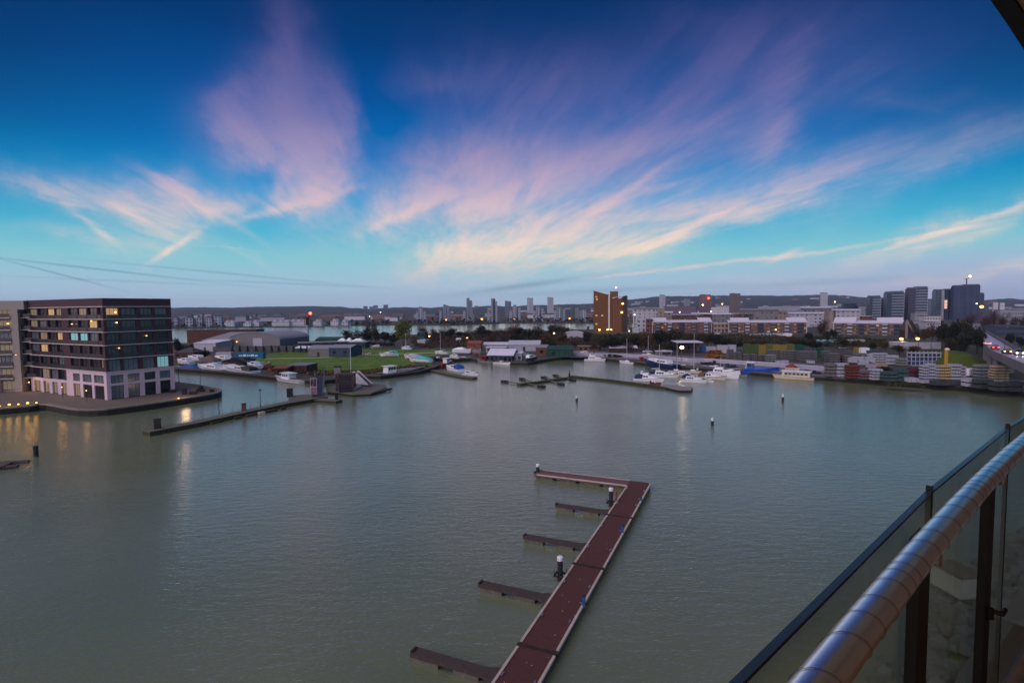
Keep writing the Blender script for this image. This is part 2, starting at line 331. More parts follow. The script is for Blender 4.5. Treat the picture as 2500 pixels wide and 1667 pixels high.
def fit_curve(pts,s0,s1,n):
    "least-squares parabola across the measured points, in the rail's own axes"
    S_=[p.dot(BX) for p in pts]; T_=[p.dot(BO) for p in pts]
    m_=[[sum(a**(i+j) for a in S_) for j in range(3)]+[sum(t*a**i for a,t in zip(S_,T_))] for i in range(3)]
    for i in range(3):
        pv=m_[i][i]; m_[i]=[v/pv for v in m_[i]]
        for j in range(3):
            if j!=i: f=m_[j][i]; m_[j]=[a-f*b for a,b in zip(m_[j],m_[i])]
    c=[m_[i][3] for i in range(3)]
    return [BX*q+BO*(c[0]+c[1]*q+c[2]*q*q)+Vector((0,0,pts[0].z)) for q in [s0+(s1-s0)*k/n for k in range(n+1)]]
rcs=fit_curve(rc,-0.9,4.2,48)
steel=mat('brushed_steel',(0.96,0.92,0.97),rough=0.25,metal=0.93,var=0.06,scale=30,stretch=(1,1,1))
dark_post=mat('anthracite_post',rgb(22,22,28),rough=0.5,var=0.1,scale=4)
bal=thing('balcony_railing','curved balcony balustrade with steel tube handrail, dark posts and glass panes','railing',(rcs[0].x,rcs[0].y,EYE-1.55))
def rel(P): return Vector(P)-bal.location
RR=0.024
h=MB(); h.tube([rel(p) for p in rcs],RR,40); h.build('handrail',steel,bal)
gl=ext([G(1795,1667,zr)-(G(2269,1198,zr)-G(1795,1667,zr))*1.6,G(2269,1198,zr),G(2460.5,1042.5,zr),G(2500,1019,zr)],0.0,0.0)
gl=gl[1:]
gl[-2]=G(2460.5,1042.5,zr)+ (G(2500,1019,zr)-G(2460.5,1042.5,zr))*3.2; gl=gl[:-1]
def glass_mat():
    mt=bpy.data.materials.new('tinted_glass'); mt.use_nodes=True; t=mt.node_tree; t.nodes.clear()
    tr=t.nodes.new('ShaderNodeBsdfTransparent'); tr.inputs[0].default_value=(0.89,0.95,0.93,1)
    gs=t.nodes.new('ShaderNodeBsdfGlossy'); gs.inputs['Roughness'].default_value=0.03
    fr0=t.nodes.new('ShaderNodeFresnel'); fr0.inputs[0].default_value=1.3; fr=t.nodes.new('ShaderNodeMath'); fr.operation='MULTIPLY'; fr.inputs[1].default_value=0.55; t.links.new(fr0.outputs[0],fr.inputs[0])
    tcn=t.nodes.new('ShaderNodeTexCoord'); nz=t.nodes.new('ShaderNodeTexNoise'); nz.inputs['Scale'].default_value=2.0; t.links.new(tcn.outputs['Object'],nz.inputs[0])
    df=t.nodes.new('ShaderNodeBsdfDiffuse'); df.inputs[0].default_value=(0.30,0.46,0.46,1)
    mp=t.nodes.new('ShaderNodeMath'); mp.operation='MULTIPLY'; mp.inputs[1].default_value=0.28; t.links.new(nz.outputs[0],mp.inputs[0])
    mx=t.nodes.new('ShaderNodeMixShader'); t.links.new(fr.outputs[0],mx.inputs[0]); t.links.new(tr.outputs[0],mx.inputs[1]); t.links.new(gs.outputs[0],mx.inputs[2])
    m2=t.nodes.new('ShaderNodeMixShader'); t.links.new(mp.outputs[0],m2.inputs[0]); t.links.new(mx.outputs[0],m2.inputs[1]); t.links.new(df.outputs[0],m2.inputs[2])
    o=t.nodes.new('ShaderNodeOutputMaterial'); t.links.new(m2.outputs[0],o.inputs[0]); return mt
gm=glass_mat(); edge=mat('glass_edge',rgb(52,70,84),rough=0.3,var=0.1,scale=5)
gasket=mat('black_gasket',rgb(12,16,22),rough=0.5,var=0.1)
for i in range(len(gl)-1):
    a,b=gl[i],gl[i+1]; d=(b-a).normalized(); o=Vector((-d.y,d.x,0))*0.005; a2=a+d*0.006; b2=b-d*0.006
    s=MB(); s.prism([xy(rel(a2-o)),xy(rel(a2+o)),xy(rel(b2+o)),xy(rel(b2-o))],0.06,1.094); pane=s.build('glass_pane',gm,bal)
    s=MB(); s.prism([xy(rel(a2-o*1.15)),xy(rel(a2+o*1.15)),xy(rel(b2+o*1.15)),xy(rel(b2-o*1.15))],1.0945,1.1005); s.build('pane_edge',edge,pane)
    if i<len(gl)-2:
        s=MB(); s.prism([xy(rel(b-d*0.0055-o*1.3)),xy(rel(b-d*0.0055+o*1.3)),xy(rel(b+d*0.0055+o*1.3)),xy(rel(b+d*0.0055-o*1.3))],0.05,1.112); s.build('pane_joint',gasket,bal)
def on_rail(px):
    best=min(range(len(rcs)-1),key=lambda i:abs((rcs[i]-Vector((0,0,EYE))).dot(cR)/(rcs[i]-Vector((0,0,EYE))).dot(cF)*FPX+CX-px) if (rcs[i]-Vector((0,0,EYE))).dot(cF)>0.2 else 1e9)
    d=(rcs[best+1]-rcs[best-1]).normalized(); return rcs[best],d
for px in (2296,2462):
    p,d=on_rail(px); o=Vector((-d.y,d.x,0)); c=rel(p+o*0.040)+d*0.04
    s=MB(); s.prism([xy(c+d*sx*0.044+o*sy*0.010) for sx,sy in ((-1,-1),(1,-1),(1,1),(-1,1))],0.0,1.10-0.032); post=s.build('post',dark_post,bal)
    for hh,dr in ((1.10-0.024,0.075),):
        s=MB(); q0=rel(p)+Vector((0,0,-0.020)); q1=q0+Vector((0,0,-0.05)); q2=q1-o*0.0+d*0.02+Vector((0,0,-0.006)); q3=c-o*0.010+Vector((0,0,q1.z-0.004)); q3.z=q1.z+0.004
        s.tube([q0,q1,(q1+q3)/2+Vector((0,0,-0.006)),q3],0.0055,10); s.build('rail_bracket',steel,post)
        s=MB(); s.tube([q3,q3+o*0.004],0.017,14); s.build('bracket_plate',steel,post)
    s=MB(); k=c-o*0.012+d*0.02; k.z=0.62; s.tube([k,k-o*0.03,k-o*0.03+d*0.04],0.007,8); s.cb(k.x-d.x*0.02,k.y-d.y*0.02,0.62,0.02,0.02,0.035); s.build('glass_clamp',dark_post,post)
# fairy-light wire wound round the handrail
wire=mat('dark_wire',rgb(38,20,30),rough=0.5,var=0.1)
P=[];ph=0.0; L_=[0.0]
for i in range(1,len(rcs)): L_.append(L_[-1]+(rcs[i]-rcs[i-1]).length)
s_=0.7; rr=random.Random(3)
while s_<L_[-1]-0.6:
    i=max(j for j in range(len(L_)) if L_[j]<=s_); t=(s_-L_[i])/(L_[i+1]-L_[i]) if i+1<len(L_) else 0
    p=rcs[i].lerp(rcs[min(i+1,len(rcs)-1)],t); d=(rcs[min(i+1,len(rcs)-1)]-rcs[max(i-1,0)]).normalized(); o=Vector((-d.y,d.x,0))
    P.append(p+(o*math.cos(ph)+Vector((0,0,1))*math.sin(ph))*(RR+0.0012)); ph+=math.pi/9
    s_+=0.0042*(1+.32*math.sin(s_*9)+.25*math.sin(s_*31+1))
wr=MB(); wr.tube([q-P[0] for q in P],0.0004,5); w_o=wr.build('light_string',wire,None,P[0]); tag(w_o,'thin dark wire of fairy lights wound round the steel handrail','wire')
# slab below, slab above, wall with a lit patio door behind the viewer
outl=[p+BO*0.09 for p in gl]
def slab(name,label,z0,z1,ins,mats,cat='balcony'):
    base=outl[0]; r0=thing(name,label,cat,(base.x,base.y,z0))
    pl=[xy(p-base) for p in outl]+[xy(p-base-BO*ins) for p in outl[::-1]]
    return r0,pl,z1-z0
r0,pl,hh=slab('balcony_slab','dark-edged balcony floor slab that carries the glass balustrade',EYE-1.85,EYE-1.56,1.75,None)
s=MB(); s.prism(pl,0,hh-0.02); s.build('slab',mat('slab_concrete',rgb(90,90,92),scale=3),r0)
s=MB(); s.prism([(x*0.998,y*0.998) for x,y in pl],hh-0.019,hh+0.005); s.build('decking',mat('brown_decking',rgb(92,70,56),scale=1.2,stretch=(1,9,1),var=0.3),r0)
up=[p+BO*0.0 for p in (G(2395,-32,EYE+1.3),G(2417,0,EYE+1.3),G(2462,64,EYE+1.3),G(2500,123,EYE+1.3))]
up=ext(up,3.2,3.0)
base=up[0]; r1=thing('upper_balcony','underside and dark rim of the balcony overhead at the upper right corner','balcony',(base.x,base.y,EYE+1.3))
d0=[(up[min(i+1,len(up)-1)]-up[max(i-1,0)]).normalized() for i in range(len(up))]; n0=[Vector((-d.y,d.x,0)) for d in d0]
pl=[xy(p-base-n*0.066) for p,n in zip(up,n0)]+[xy(p-base-n*2.0) for p,n in zip(up[::-1],n0[::-1])]
s=MB(); s.prism(pl,0.012,0.3); s.build('soffit',mat('soffit_render',rgb(196,188,176),scale=4,var=0.1),r1)
pl=[xy(p-base) for p in up]+[xy(p-base-n*0.064) for p,n in zip(up[::-1],n0[::-1])]
s=MB(); s.prism(pl,0.0,0.34); s.build('rim',mat('rim_metal',rgb(24,16,15),rough=0.6,var=0.2,scale=6),r1)
wb=-BO*1.52; wl=thing('apartment_wall','rendered apartment wall with a lit patio door behind the balcony','wall',(wb.x,wb.y,EYE-1.56),math.atan2(BX.y,BX.x))
s=MB(); s.box(-17,-1.3,-0.3,0,-20,13); s.box(1.3,14,-0.3,0,-20,13); s.box(-1.3,1.3,-0.3,0,2.2,13); s.box(-1.3,1.3,-.3,0,-20,-.02); s.build('wall',mat('render_wall',rgb(104,86,74),scale=2,var=0.06),wl)
s=MB(); s.box(-1.24,1.24,-0.2,-0.15,0.06,2.14); dr=s.build('patio_door',mat('warm_lit_glass',(0.4,0.3,0.2),rough=0.3,emit=((1.0,0.46,0.16),1.1)),wl)
s=MB(); [s.box(a,b,-0.14,-0.06,c,e) for a,b,c,e in ((-1.3,-1.24,0,2.2),(1.24,1.3,0,2.2),(-0.03,0.03,0.06,2.14),(-1.24,1.24,2.14,2.2),(-1.24,1.24,0,0.06))]; s.build('door_frame',dark_post,dr)

# ------------------------------------------------------------------ near pontoon with fingers
PD=Vector((0.4022,0.9156,0)); PXv=Vector((0.9156,-0.4022,0)); PO=Vector((16.05,67.5,0)); pang=math.atan2(PXv.y,PXv.x)
pon=thing('pontoon','dark red decked T-headed pontoon with pale edge strips and four side fingers','pontoon',tuple(PO),pang)
def ploc(x,y,z=0.6): q=G(x,y,z)-Vector((PO.x,PO.y,z)); return (q.dot(PXv),q.dot(PD))
deck_m=mat('red_deck',rgb(78,48,47),scale=1.5,stretch=(1,10,1),var=0.3,bump=0.1,detail=6); strip_m=mat('pale_edge',rgb(172,160,152),scale=1.2,var=0.15)
_t=deck_m.node_tree; _b=_t.nodes['Principled BSDF']; _src=_b.inputs['Base Color'].links[0].from_socket
_tc=_t.nodes.new('ShaderNodeTexCoord'); _v=_t.nodes.new('ShaderNodeTexVoronoi'); _v.inputs['Scale'].default_value=1.3; _t.links.new(_tc.outputs['Object'],_v.inputs['Vector']); _c=_t.nodes.new('ShaderNodeMath'); _c.operation='LESS_THAN'; _c.inputs[1].default_value=0.055; _t.links.new(_v.outputs['Distance'],_c.inputs[0])
_m=_t.nodes.new('ShaderNodeMix'); _m.data_type='RGBA'; _m.inputs[7].default_value=(.4,.38,.36,1); _t.links.new(_c.outputs[0],_m.inputs[0]); _t.links.new(_src,_m.inputs[6]); _t.links.new(_m.outputs[2],_b.inputs['Base Color'])
side_m=mat('pontoon_side',rgb(44,36,34),scale=1.0,var=0.3); float_m=mat('float_concrete',rgb(92,92,88),scale=1.5,var=0.3); fing_m=mat('finger_deck',rgb(66,56,56),scale=1.6,stretch=(10,1,1),var=0.3)
seams=[0.9]+sorted([ploc((x0+x1)/2,(y0+y1)/2)[1] for x0,y0,x1,y1 in [(1484,1255,1541,1265),(1398,1374,1474,1389),(1268,1569,1358,1597)]],reverse=True)
seams+= [seams[-1]-11.5,seams[-1]-23]
W=1.32
for i in range(len(seams)-1):
    y1,y0=seams[i]-0.06,seams[i+1]+0.06
    s=MB(); s.box(-W,W,y0,y1,0.34,0.60); dk=s.build('deck_section',deck_m,pon)
    for sx in (-1,1):
        s=MB(); a=0.25 if i else (2.35 if sx<0 else 0.35); s.box(sx*W-0.13 if sx>0 else -W-0.05,sx*W+0.05 if sx>0 else -W+0.13,y0+0.25,y1-a,0.50,0.665); s.build('edge_strip',strip_m,dk)
    s=MB(); s.box(-W+0.08,W-0.08,y0+0.5,y1-0.5,-0.3,0.33); s.build('float',float_m,dk)
for i in range(len(seams)-1):
    for sx in (-1,1):
        for f in (.3,.72):
            yy=seams[i+1]+(seams[i]-seams[i+1])*f; s=MB(); s.box(sx*1.05-.05,sx*1.05+.05,yy-.17,yy+.17,.68,.73); s.box(sx*1.05-.035,sx*1.05+.035,yy-.05,yy+.05,.603,.68); s.build('mooring_cleat',steel,pon)
for sy in seams[1:-1]:
    s=MB(); s.box(-W-0.14,W+0.14,sy-0.16,sy+0.16,0.605,0.63); s.build('joint_plate',side_m,pon)
hx=ploc(1313,1150)[0]
s=MB(); s.box(hx,-W-0.02,-1.3,0.9,0.34,0.60); hd=s.build('head_section',mat('head_deck',rgb(96,74,78),scale=1.4,stretch=(10,1,1),var=0.25),pon)
for a,b in ((-1.34,-1.2),(0.8,0.94)):
    s=MB(); s.box(hx+0.4,-W-0.1,a,b,0.5,0.665); s.build('edge_strip',strip_m,hd)
s=MB()
for k in range(4): s.box(hx+0.3+k*3.2,hx+2.6+k*3.2,-1.1,0.7,-0.3,0.33)
s.build('float',float_m,hd)
for (tx,ty) in [(1358,1229),(1280,1305),(1172,1420),(1009,1585)]:
    x0,yc=ploc(tx,ty); x0=min(x0,-7.4) if x0>-7.4 else x0
    x0=max(x0,-8.6)
    s=MB(); s.box(x0,-W-0.06,yc-0.42,yc+0.42,0.36,0.56); s.prism([(-W-0.06,yc-0.9),(-W-0.9,yc-0.41),(-W-0.06,yc-0.41)],0.37,0.555); s.prism([(-W-0.06,yc+0.8),(-W-0.9,yc+0.41),(-W-0.06,yc+0.41)],0.37,0.555)
    fg=s.build('finger',fing_m,pon)
    s=MB(); s.box(x0+0.15,x0+2.1,yc-0.36,yc+0.36,-0.3,0.355); s.box(-W-3.0,-W-1.2,yc-0.36,yc+0.36,-0.3,0.355); s.build('float',float_m,fg)
    s=MB(); s.box(x0-0.05,x0+0.12,yc-0.3,yc+0.3,0.565,0.66); s.build('mooring_cleat',side_m,fg)
pile_m=mat('dark_pile',rgb(40,40,46),rough=0.5,scale=2,var=0.25); cap_m=mat('white_cap',rgb(216,216,226),rough=0.45,var=0.05)
def pile(px,ytop,ybase,label,r=0.23,guide=True,cap=True,group='piles along the near pontoon'):
    b=G(px,ybase,0); t=thing('mooring_pile',label,'pile',tuple(b),pang,group)
    H_=zat(b,ytop); s=MB(); s.cyl(0,0,-1.5,H_-(0.36 if cap else 0),r,14); s.build('shaft',pile_m,t)
    if cap:
        s=MB(); s.cyl(0,0,H_-0.36,H_-0.06,r*1.12,14); s.cyl(0,0,H_-0.06,H_,r*1.1,14,r*0.75); s.build('cap',cap_m,t)
    if guide:
        s=MB(); [s.box(*q) for q in ((-r*2,r*3.4,-r*1.9,-r*1.45,0.42,0.56),(-r*2,r*3.4,r*1.45,r*1.9,0.42,0.56),(-r*2,-r*1.5,-r*1.45,r*1.45,0.42,0.56))]
        s.tube([(-r*1.7,-r*1.7,0.5),(-r*1.7,-r*1.7,1.0)],0.03,6); s.tube([(r*1.9,r*1.7,0.5),(r*1.9,r*1.7,0.95)],0.03,6); s.build('pile_guide',side_m,t)
    return t
pile(1313,1132,1162,'white-capped dark pile at the far left tip of the pontoon head')
pile(1491.6,1190,1236,'white-capped dark pile beside the red ladder near the pontoon corner')
pile(1367.6,1357,1416,'largest white-capped dark pile halfway along the near pontoon')
def pedestal(px,y,label,h=0.75,cat='pedestal'):
    a,b=ploc(px,y,0.62); p=PO+PXv*a+PD*b+Vector((0,0,0.605)); t=thing('service_pedestal',label,cat,tuple(p),pang,'blue service pedestals')
    s=MB(); s.box(-0.11,0.11,-0.09,0.09,0.0,h); s.box(-0.16,0.16,-0.14,0.14,0,0.05); s.build('body',mat('pedestal_blue',rgb(50,74,128),rough=0.5,var=0.1),t)
    s=MB(); s.extrude_y([(-0.13,h),(0.13,h),(0.13,h+0.05),(0,h+0.11),(-0.13,h+0.05)],-0.11,0.11); s.build('cap',mat('pedestal_cap',rgb(34,44,62),rough=0.5),t)
    s=MB(); s.box(-0.35,-0.13,-0.03,0.03,0.18,0.23); s.build('outlet',steel,t)
pedestal(1425.5,1478,'blue pedestal on the right deck edge, nearest the viewer')
pedestal(1519,1300,'blue pedestal halfway along the right deck edge of the pontoon')
pedestal(1565,1222,'small blue pedestal close to the far right pontoon corner',0.45)
a,b=ploc(1506,1224,0.6); p=PO+PXv*a+PD*b+Vector((0,0,0.6)); t=thing('safety_ladder','red life ring stand and ladder on the pontoon edge beside a pile','ladder',tuple(p),pang)
red_m=mat('safety_red',rgb(176,36,26),rough=0.5,var=0.15)
s=MB(); s.cb(-0.1,0,0.55,0.08,0.08,1.1); s.cb(-0.1,0.5,0.55,0.05,0.05,1.1)
for k in range(4): s.cb(-0.1,0.25,0.2+0.26*k,0.04,0.5,0.04)
s.build('frame',red_m,t)
s=MB(); s.tube([(-0.16,0.25+0.22*math.cos(q*math.pi/6),0.85+0.22*math.sin(q*math.pi/6)) for q in range(13)],0.05,8); s.build('life_ring',mat('ring_orange',rgb(206,60,30),rough=0.5),t)
# marker posts and small things out in the basin
for x,y0,y1,lab in ((1408,967,980,'small white-topped marker post in the basin beyond the near pontoon, left of three'),(1911,962,980,'small white-topped marker post nearest the container quay'),(1739,1020,1038,'small white-topped marker post nearest the viewer in open water')):
    b=G(x,y1,0); t=thing('marker_post',lab,'post',tuple(b),0,'marker posts in open water'); H_=zat(b,y0)
    s=MB(); s.cyl(0,0,-1,H_*0.62,0.28,10); s.build('shaft',pile_m,t); s=MB(); s.cyl(0,0,H_*0.62,H_,0.24,10); s.build('cap',cap_m,t)
pile(88,1088,1114,'lone dark pile in the water below the brick apartments',0.36,False,False,None)
# the float that enters at the left border
a=G(0,1139,0.5); t=thing('floating_jetty','dark low jetty end with two prongs at the left border','jetty',(a.x,a.y,0),R_(18))
s=MB(); s.box(-9,0.4,0,3.2,0.0,0.55); s.box(0.4,1.9,0.1,0.9,0.15,0.45); s.box(0.4,2.4,2.2,2.8,0.2,0.6); s.build('deck',mat('weathered_deck',rgb(74,68,70),scale=2,var=0.3,stretch=(1,8,1)),t)
s=MB(); s.box(-8.8,0.2,-0.15,-0.02,0.1,0.5); s.cb(-1.2,0.5,0.75,0.4,0.3,0.3); s.build('fender',side_m,t)
# rocks and concrete under the balcony, seen through the glass
def blob_rock(mb,c,r,rg):
    bm=[]; n=6
    top=[(c[0]+r*math.cos(k*2*math.pi/n)*rg.uniform(.5,1),c[1]+r*math.sin(k*2*math.pi/n)*rg.uniform(.5,1),c[2]+r*rg.uniform(.25,.6)) for k in range(n)]
    bot=[(c[0]+r*1.1*math.cos(k*2*math.pi/n)*rg.uniform(.8,1.1),c[1]+r*1.1*math.sin(k*2*math.pi/n)*rg.uniform(.8,1.1),c[2]-r*.5) for k in range(n)]
    mb.add(bot+top,[tuple(range(n,2*n))]+[(k,(k+1)%n,n+(k+1)%n,n+k) for k in range(n)])
edge_px=[(2085,1720),(2150,1610),(2235,1520),(2330,1425),(2420,1345),(2520,1275),(2700,1190)]
eg=[G(x,y,0) for x,y in edge_px]; rg=random.Random(5); rk=MB()
for i in range(len(eg)-1):
    a,b=eg[i],eg[i+1]; d=(b-a); n=Vector((d.y,-d.x,0)).normalized(); L0=d.length
    for k in range(int(L0*9)):
        q=a+d*rg.random()+n*rg.uniform(0,9); dist=(q-a).dot(n); rkz=min(1.6,dist*0.24); blob_rock(rk,(q.x,q.y,rkz),rg.uniform(.35,.8),rg)
tag(rk.build('rock_bank',mat('riprap',rgb(82,94,96),scale=0.8,var=0.35,detail=6)),'loose grey boulders heaped along the waterline under the balcony','rocks',kind='stuff')
n_=Vector(((eg[-1]-eg[0]).y,-(eg[-1]-eg[0]).x,0)).normalized()
s=MB(); s.prism([xy(p+n_*4) for p in eg]+[xy(p+n_*60) for p in eg[::-1]],-0.5,1.35); struct('foreshore',s,mat('foreshore_gravel',rgb(80,82,80),scale=0.8))
a=G(2345,1432,1.6); b=G(2408,1432,1.6); t=thing('concrete_block','pale square concrete block on the rocks behind the glass pane','block',(a.x,a.y,0.6),0.1)
s=MB(); s.box(0,(b-a).length,0,2.6,0,1.6); s.build('block',mat('pale_concrete',rgb(150,158,156),scale=1.5,var=0.1),t)
s=MB(); s.box(-0.1,(b-a).length+0.1,-0.1,2.7,1.6,1.75); s.build('coping',cop_m,t)
# ------------------------------------------------------------------ shared facade bits
glass_dark=mat('window_glass',rgb(26,32,42),rough=0.12,var=0.3,scale=0.6,spec=0.8)
glass_pale=mat('window_glass_blinds',rgb(88,100,112),rough=0.2,var=0.2,scale=0.8,spec=0.6)
glass_teal=mat('window_glass_lit_teal',rgb(90,150,160),rough=0.3,emit=((0.35,0.75,0.80),0.35))
glass_warm=mat('window_glass_lit_warm',(0.3,0.2,0.1),rough=0.3,emit=((1.0,0.62,0.28),0.35))
glass_cream=mat('window_glass_dim',rgb(110,96,84),rough=0.3,emit=((1.0,0.78,0.5),0.12))
frame_dark=mat('frame_dark',rgb(30,30,34),rough=0.5)
brick_dark=mat('plum_brick',rgb(66,46,56),scale=2.2,var=0.28,stretch=(1,1,3),detail=8)
brick_ecru=mat('ecru_brick',rgb(148,142,140),scale=1.8,var=0.16,stretch=(1,1,3),detail=8)
stone_lilac=mat('pale_stone',rgb(190,174,190),scale=0.7,var=0.07)
slab_white=mat('white_slab',rgb(186,180,186),scale=1.0,var=0.08)
balu=mat('dark_balustrade',rgb(26,28,36),rough=0.3,var=0.2,spec=0.6)
WC={}
def window(parent,x,z,w,h,y,gl=glass_dark,bars=1,fr=None,name='window'):
    "frame plus pane; front faces -y of the parent"
    fr=fr or frame_dark; k=(round(w,2),round(h,2),bars,fr.name,gl.name)
    if k not in WC:
        s=MB(); t=0.09; s.box(0,t,0,0.1,0,h); s.box(w-t,w,0,0.1,0,h); s.box(t,w-t,0,0.1,0,t); s.box(t,w-t,0,0.1,h-t,h)
        for b in range(bars): c=w*(b+1)/(bars+1); s.box(c-0.03,c+0.03,0.01,0.09,t,h-t)
        p=MB(); p.box(0.02,w-0.02,0.05,0.08,0.02,h-0.02)
        WC[k]=(s.mesh('window_frame',fr),p.mesh('window_pane',gl))
    f=obj(name,WC[k][0],parent,(x,y,z)); obj('pane',WC[k][1],f); return f
amber=mat('amber_lamp',(1,0.6,0.2),emit=((1.0,0.42,0.04),4.0)); amber_soft=mat('amber_lamp_soft',(1,0.6,0.2),emit=((1.0,0.5,0.1),3.0)); yellow_l=mat('yellow_lamp',(1,0.8,0.4),emit=((1.0,0.62,0.12),7.0)); white_l=mat('white_lamp',(1,0.9,0.8),emit=((1.0,0.86,0.6),8.0)); red_l=mat('red_lamp',(1,0.1,0.05),emit=((1.0,0.05,0.02),14.0)); flood_l=mat('flood_lamp',(1,0.9,0.6),emit=((1.0,0.72,0.32),12.0))
# dark brick apartment block on the promenade
A=G(78,953.5,QZ); B=G(263,976.5,QZ); C=G(427,955.5,QZ); E_=C+(A-B)*1.0
bt=thing('apartment_block','plum brick apartment block with white slab lines over a pale arcaded base','building',tuple(B),0)
la=(A-B); lc=(C-B); 
def loc2(P): return (P.x-B.x,P.y-B.y)
LV=[1.6,5.1,8.3,11.55,14.85,18.1,21.25,24.35,26.4]   # floor lines, then the parapet top
Z=[z-QZ for z in LV]; Z[0]=0.0
A2,C2=loc2(A),loc2(C); D2=(A2[0]+C2[0],A2[1]+C2[1])
ua=Vector((A2[0],A2[1],0)).normalized(); uc=Vector((C2[0],C2[1],0)).normalized()
def off(P,d): # move a footprint corner inward (away from both fronts)
    return P
cen=Vector((D2[0]/2,D2[1]/2,0))
def inset(d):
    na=Vector((ua.y,-ua.x,0)); na=na if na.dot(cen)>0 else -na; nc=Vector((uc.y,-uc.x,0)); nc=nc if nc.dot(cen)>0 else -nc
    # intersection of both fronts moved inward by d
    den=ua.x*uc.y-ua.y*uc.x; r=nc*d-na*d; s_=(r.x*uc.y-r.y*uc.x)/den; b=na*d+ua*s_
    a=b+Vector((A2[0],A2[1],0)); c=b+Vector((C2[0],C2[1],0))-uc*d; return [xy(a),xy(b),xy(c),xy(Vector((D2[0],D2[1],0))-ua*0)]
s=MB(); s.prism(inset(0.55),0.0,Z[7]); s.build('inner_wall',brick_dark,bt)
o0=[A2,(0,0),C2,D2]
s=MB(); s.prism(o0,Z[7]+0.09,Z[8]-0.12); s.build('parapet',brick_dark,bt)
s=MB(); s.prism([(p[0]*1.001,p[1]*1.001) for p in o0],Z[8]-0.12,Z[8]); s.build('coping',mat('dark_coping',rgb(44,38,44)),bt)
FA=thing('x','','') if False else None
LA,LC=la.length,lc.length
rzA=math.atan2(ua.y,ua.x)+math.pi; rzC=math.atan2(uc.y,uc.x)
# local frames of the two fronts: origin at their left end, x to the right, -y outward
SA=(A2[0],A2[1],rzA); SC=(0,0,rzC)
def on_front(F,x,y,z):
    c,s_=math.cos(F[2]),math.sin(F[2]); return (F[0]+x*c-y*s_,F[1]+x*s_+y*c,z)
def fbox(mb,F,x0,x1,y0,y1,z0,z1):
    P=[on_front(F,x,y,z) for z in (z0,z1) for x,y in ((x0,y0),(x1,y0),(x1,y1),(x0,y1))]
    mb.add(P,[(0,3,2,1),(4,5,6,7),(0,1,5,4),(1,2,6,5),(2,3,7,6),(3,0,4,7)])
def fwin(F,x,z,w,h,y,gl,bars=1,fr=None):
    f=window(bt,0,0,w,h,0,gl,bars,fr); f.location=on_front(F,x,y,z); f.rotation_euler[2]=F[2]; return f
# columns given by the photo: fraction positions along each front
def colx(F,L,px,P0,P1):  # photo x on the ground line -> metres along the front
    d=ray(px,965); dx_,dy_=P1.x-P0.x,P1.y-P0.y; t=(P0.x*d.y-P0.y*d.x)/(dy_*d.x-dx_*d.y); return t*L
zs=4.2
LWIN=[[colx(SA,LA,a/zs,A,B),colx(SA,LA,b/zs,A,B)] for a,b in ((350,428),(438,518),(530,606),(612,676),(745,832),(843,930),(943,1034),(1046,1078))]
RWIN=[[colx(SC,LC,a/zs,B,C),colx(SC,LC,b/zs,B,C)] for a,b in ((1135,1262),(1290,1440),(1482,1606),(1632,1752))]
sl=MB()
for k in range(2,8):
    x0=0.0
    fbox(sl,SA,-0.1,LA+0.02,-0.10 if k>5 else -0.22,0.5,Z[k]-0.09,Z[k]+0.09); fbox(sl,SC,0.02,LC+(0.25 if k<6 else 0.02),-0.10 if k>5 else -0.22,0.5,Z[k]-0.088,Z[k]+0.088)
sl.build('slab_lines',slab_white,bt)
pr=MB()
def piers(F,L,wins,z0,z1):
    xs=[0.0]+[v for w in wins for v in w]+[L]
    for i in range(0,len(xs),2):
        if xs[i+1]-xs[i]>0.05: fbox(pr,F,xs[i],xs[i+1]-0.003,0.003,0.56,z0,z1)
rq=random.Random(21)
litA={(6,4):None}
for k in range(2,7):
    z0,z1=Z[k]+0.09,Z[k+1]-0.09
    piers(SA,LA,LWIN if k>2 else LWIN,z0,z1); piers(SC,LC,RWIN,z0,z1)
    for j,(a,b) in enumerate(LWIN):
        g_=rq.choice([glass_dark,glass_dark,glass_pale,glass_dark,glass_cream])
        if k==4 and 4<=j<=6: g_=glass_teal if j<6 else glass_pale
        if (k,j) in ((5,6),(3,1),(6,2),(4,3)): g_=glass_warm
        fwin(SA,a,z0+0.02,b-a,z1-z0-0.25,0.33,g_,1)
    for j,(a,b) in enumerate(RWIN):
        g_=rq.choice([glass_dark,glass_dark,glass_pale,glass_dark])
        if k==2: g_=glass_pale
        if k==2 and j==3: g_=glass_teal
        if (k,j)==(6,0): g_=glass_warm
        fwin(SC,a,z0+0.02,b-a,z1-z0-0.25,0.33,g_,2)
# second storey over the low arcade at the left end
piers(SA,LWIN[3][1]+0.8,LWIN[:4],Z[1]+0.3,Z[2]-0.09)
for j,(a,b) in enumerate(LWIN[:4]): fwin(SA,a,Z[1]+0.32,b-a,Z[2]-Z[1]-0.7,0.33,[glass_dark,glass_cream,glass_pale,glass_dark][j],1)
tag(pr.build('brick_wall',brick_dark,bt))
for k in range(2,7):
    for F,Wn in ((SA,LWIN),(SC,RWIN)):
        for j,(a,b) in enumerate(Wn):
            
            if not(F is SC and k==2): bl=MB(); fbox(bl,F,a+0.04,b-0.04,-0.02,0.04,Z[k]+0.1,Z[k]+1.12); bl.build('balustrade',balu,bt)
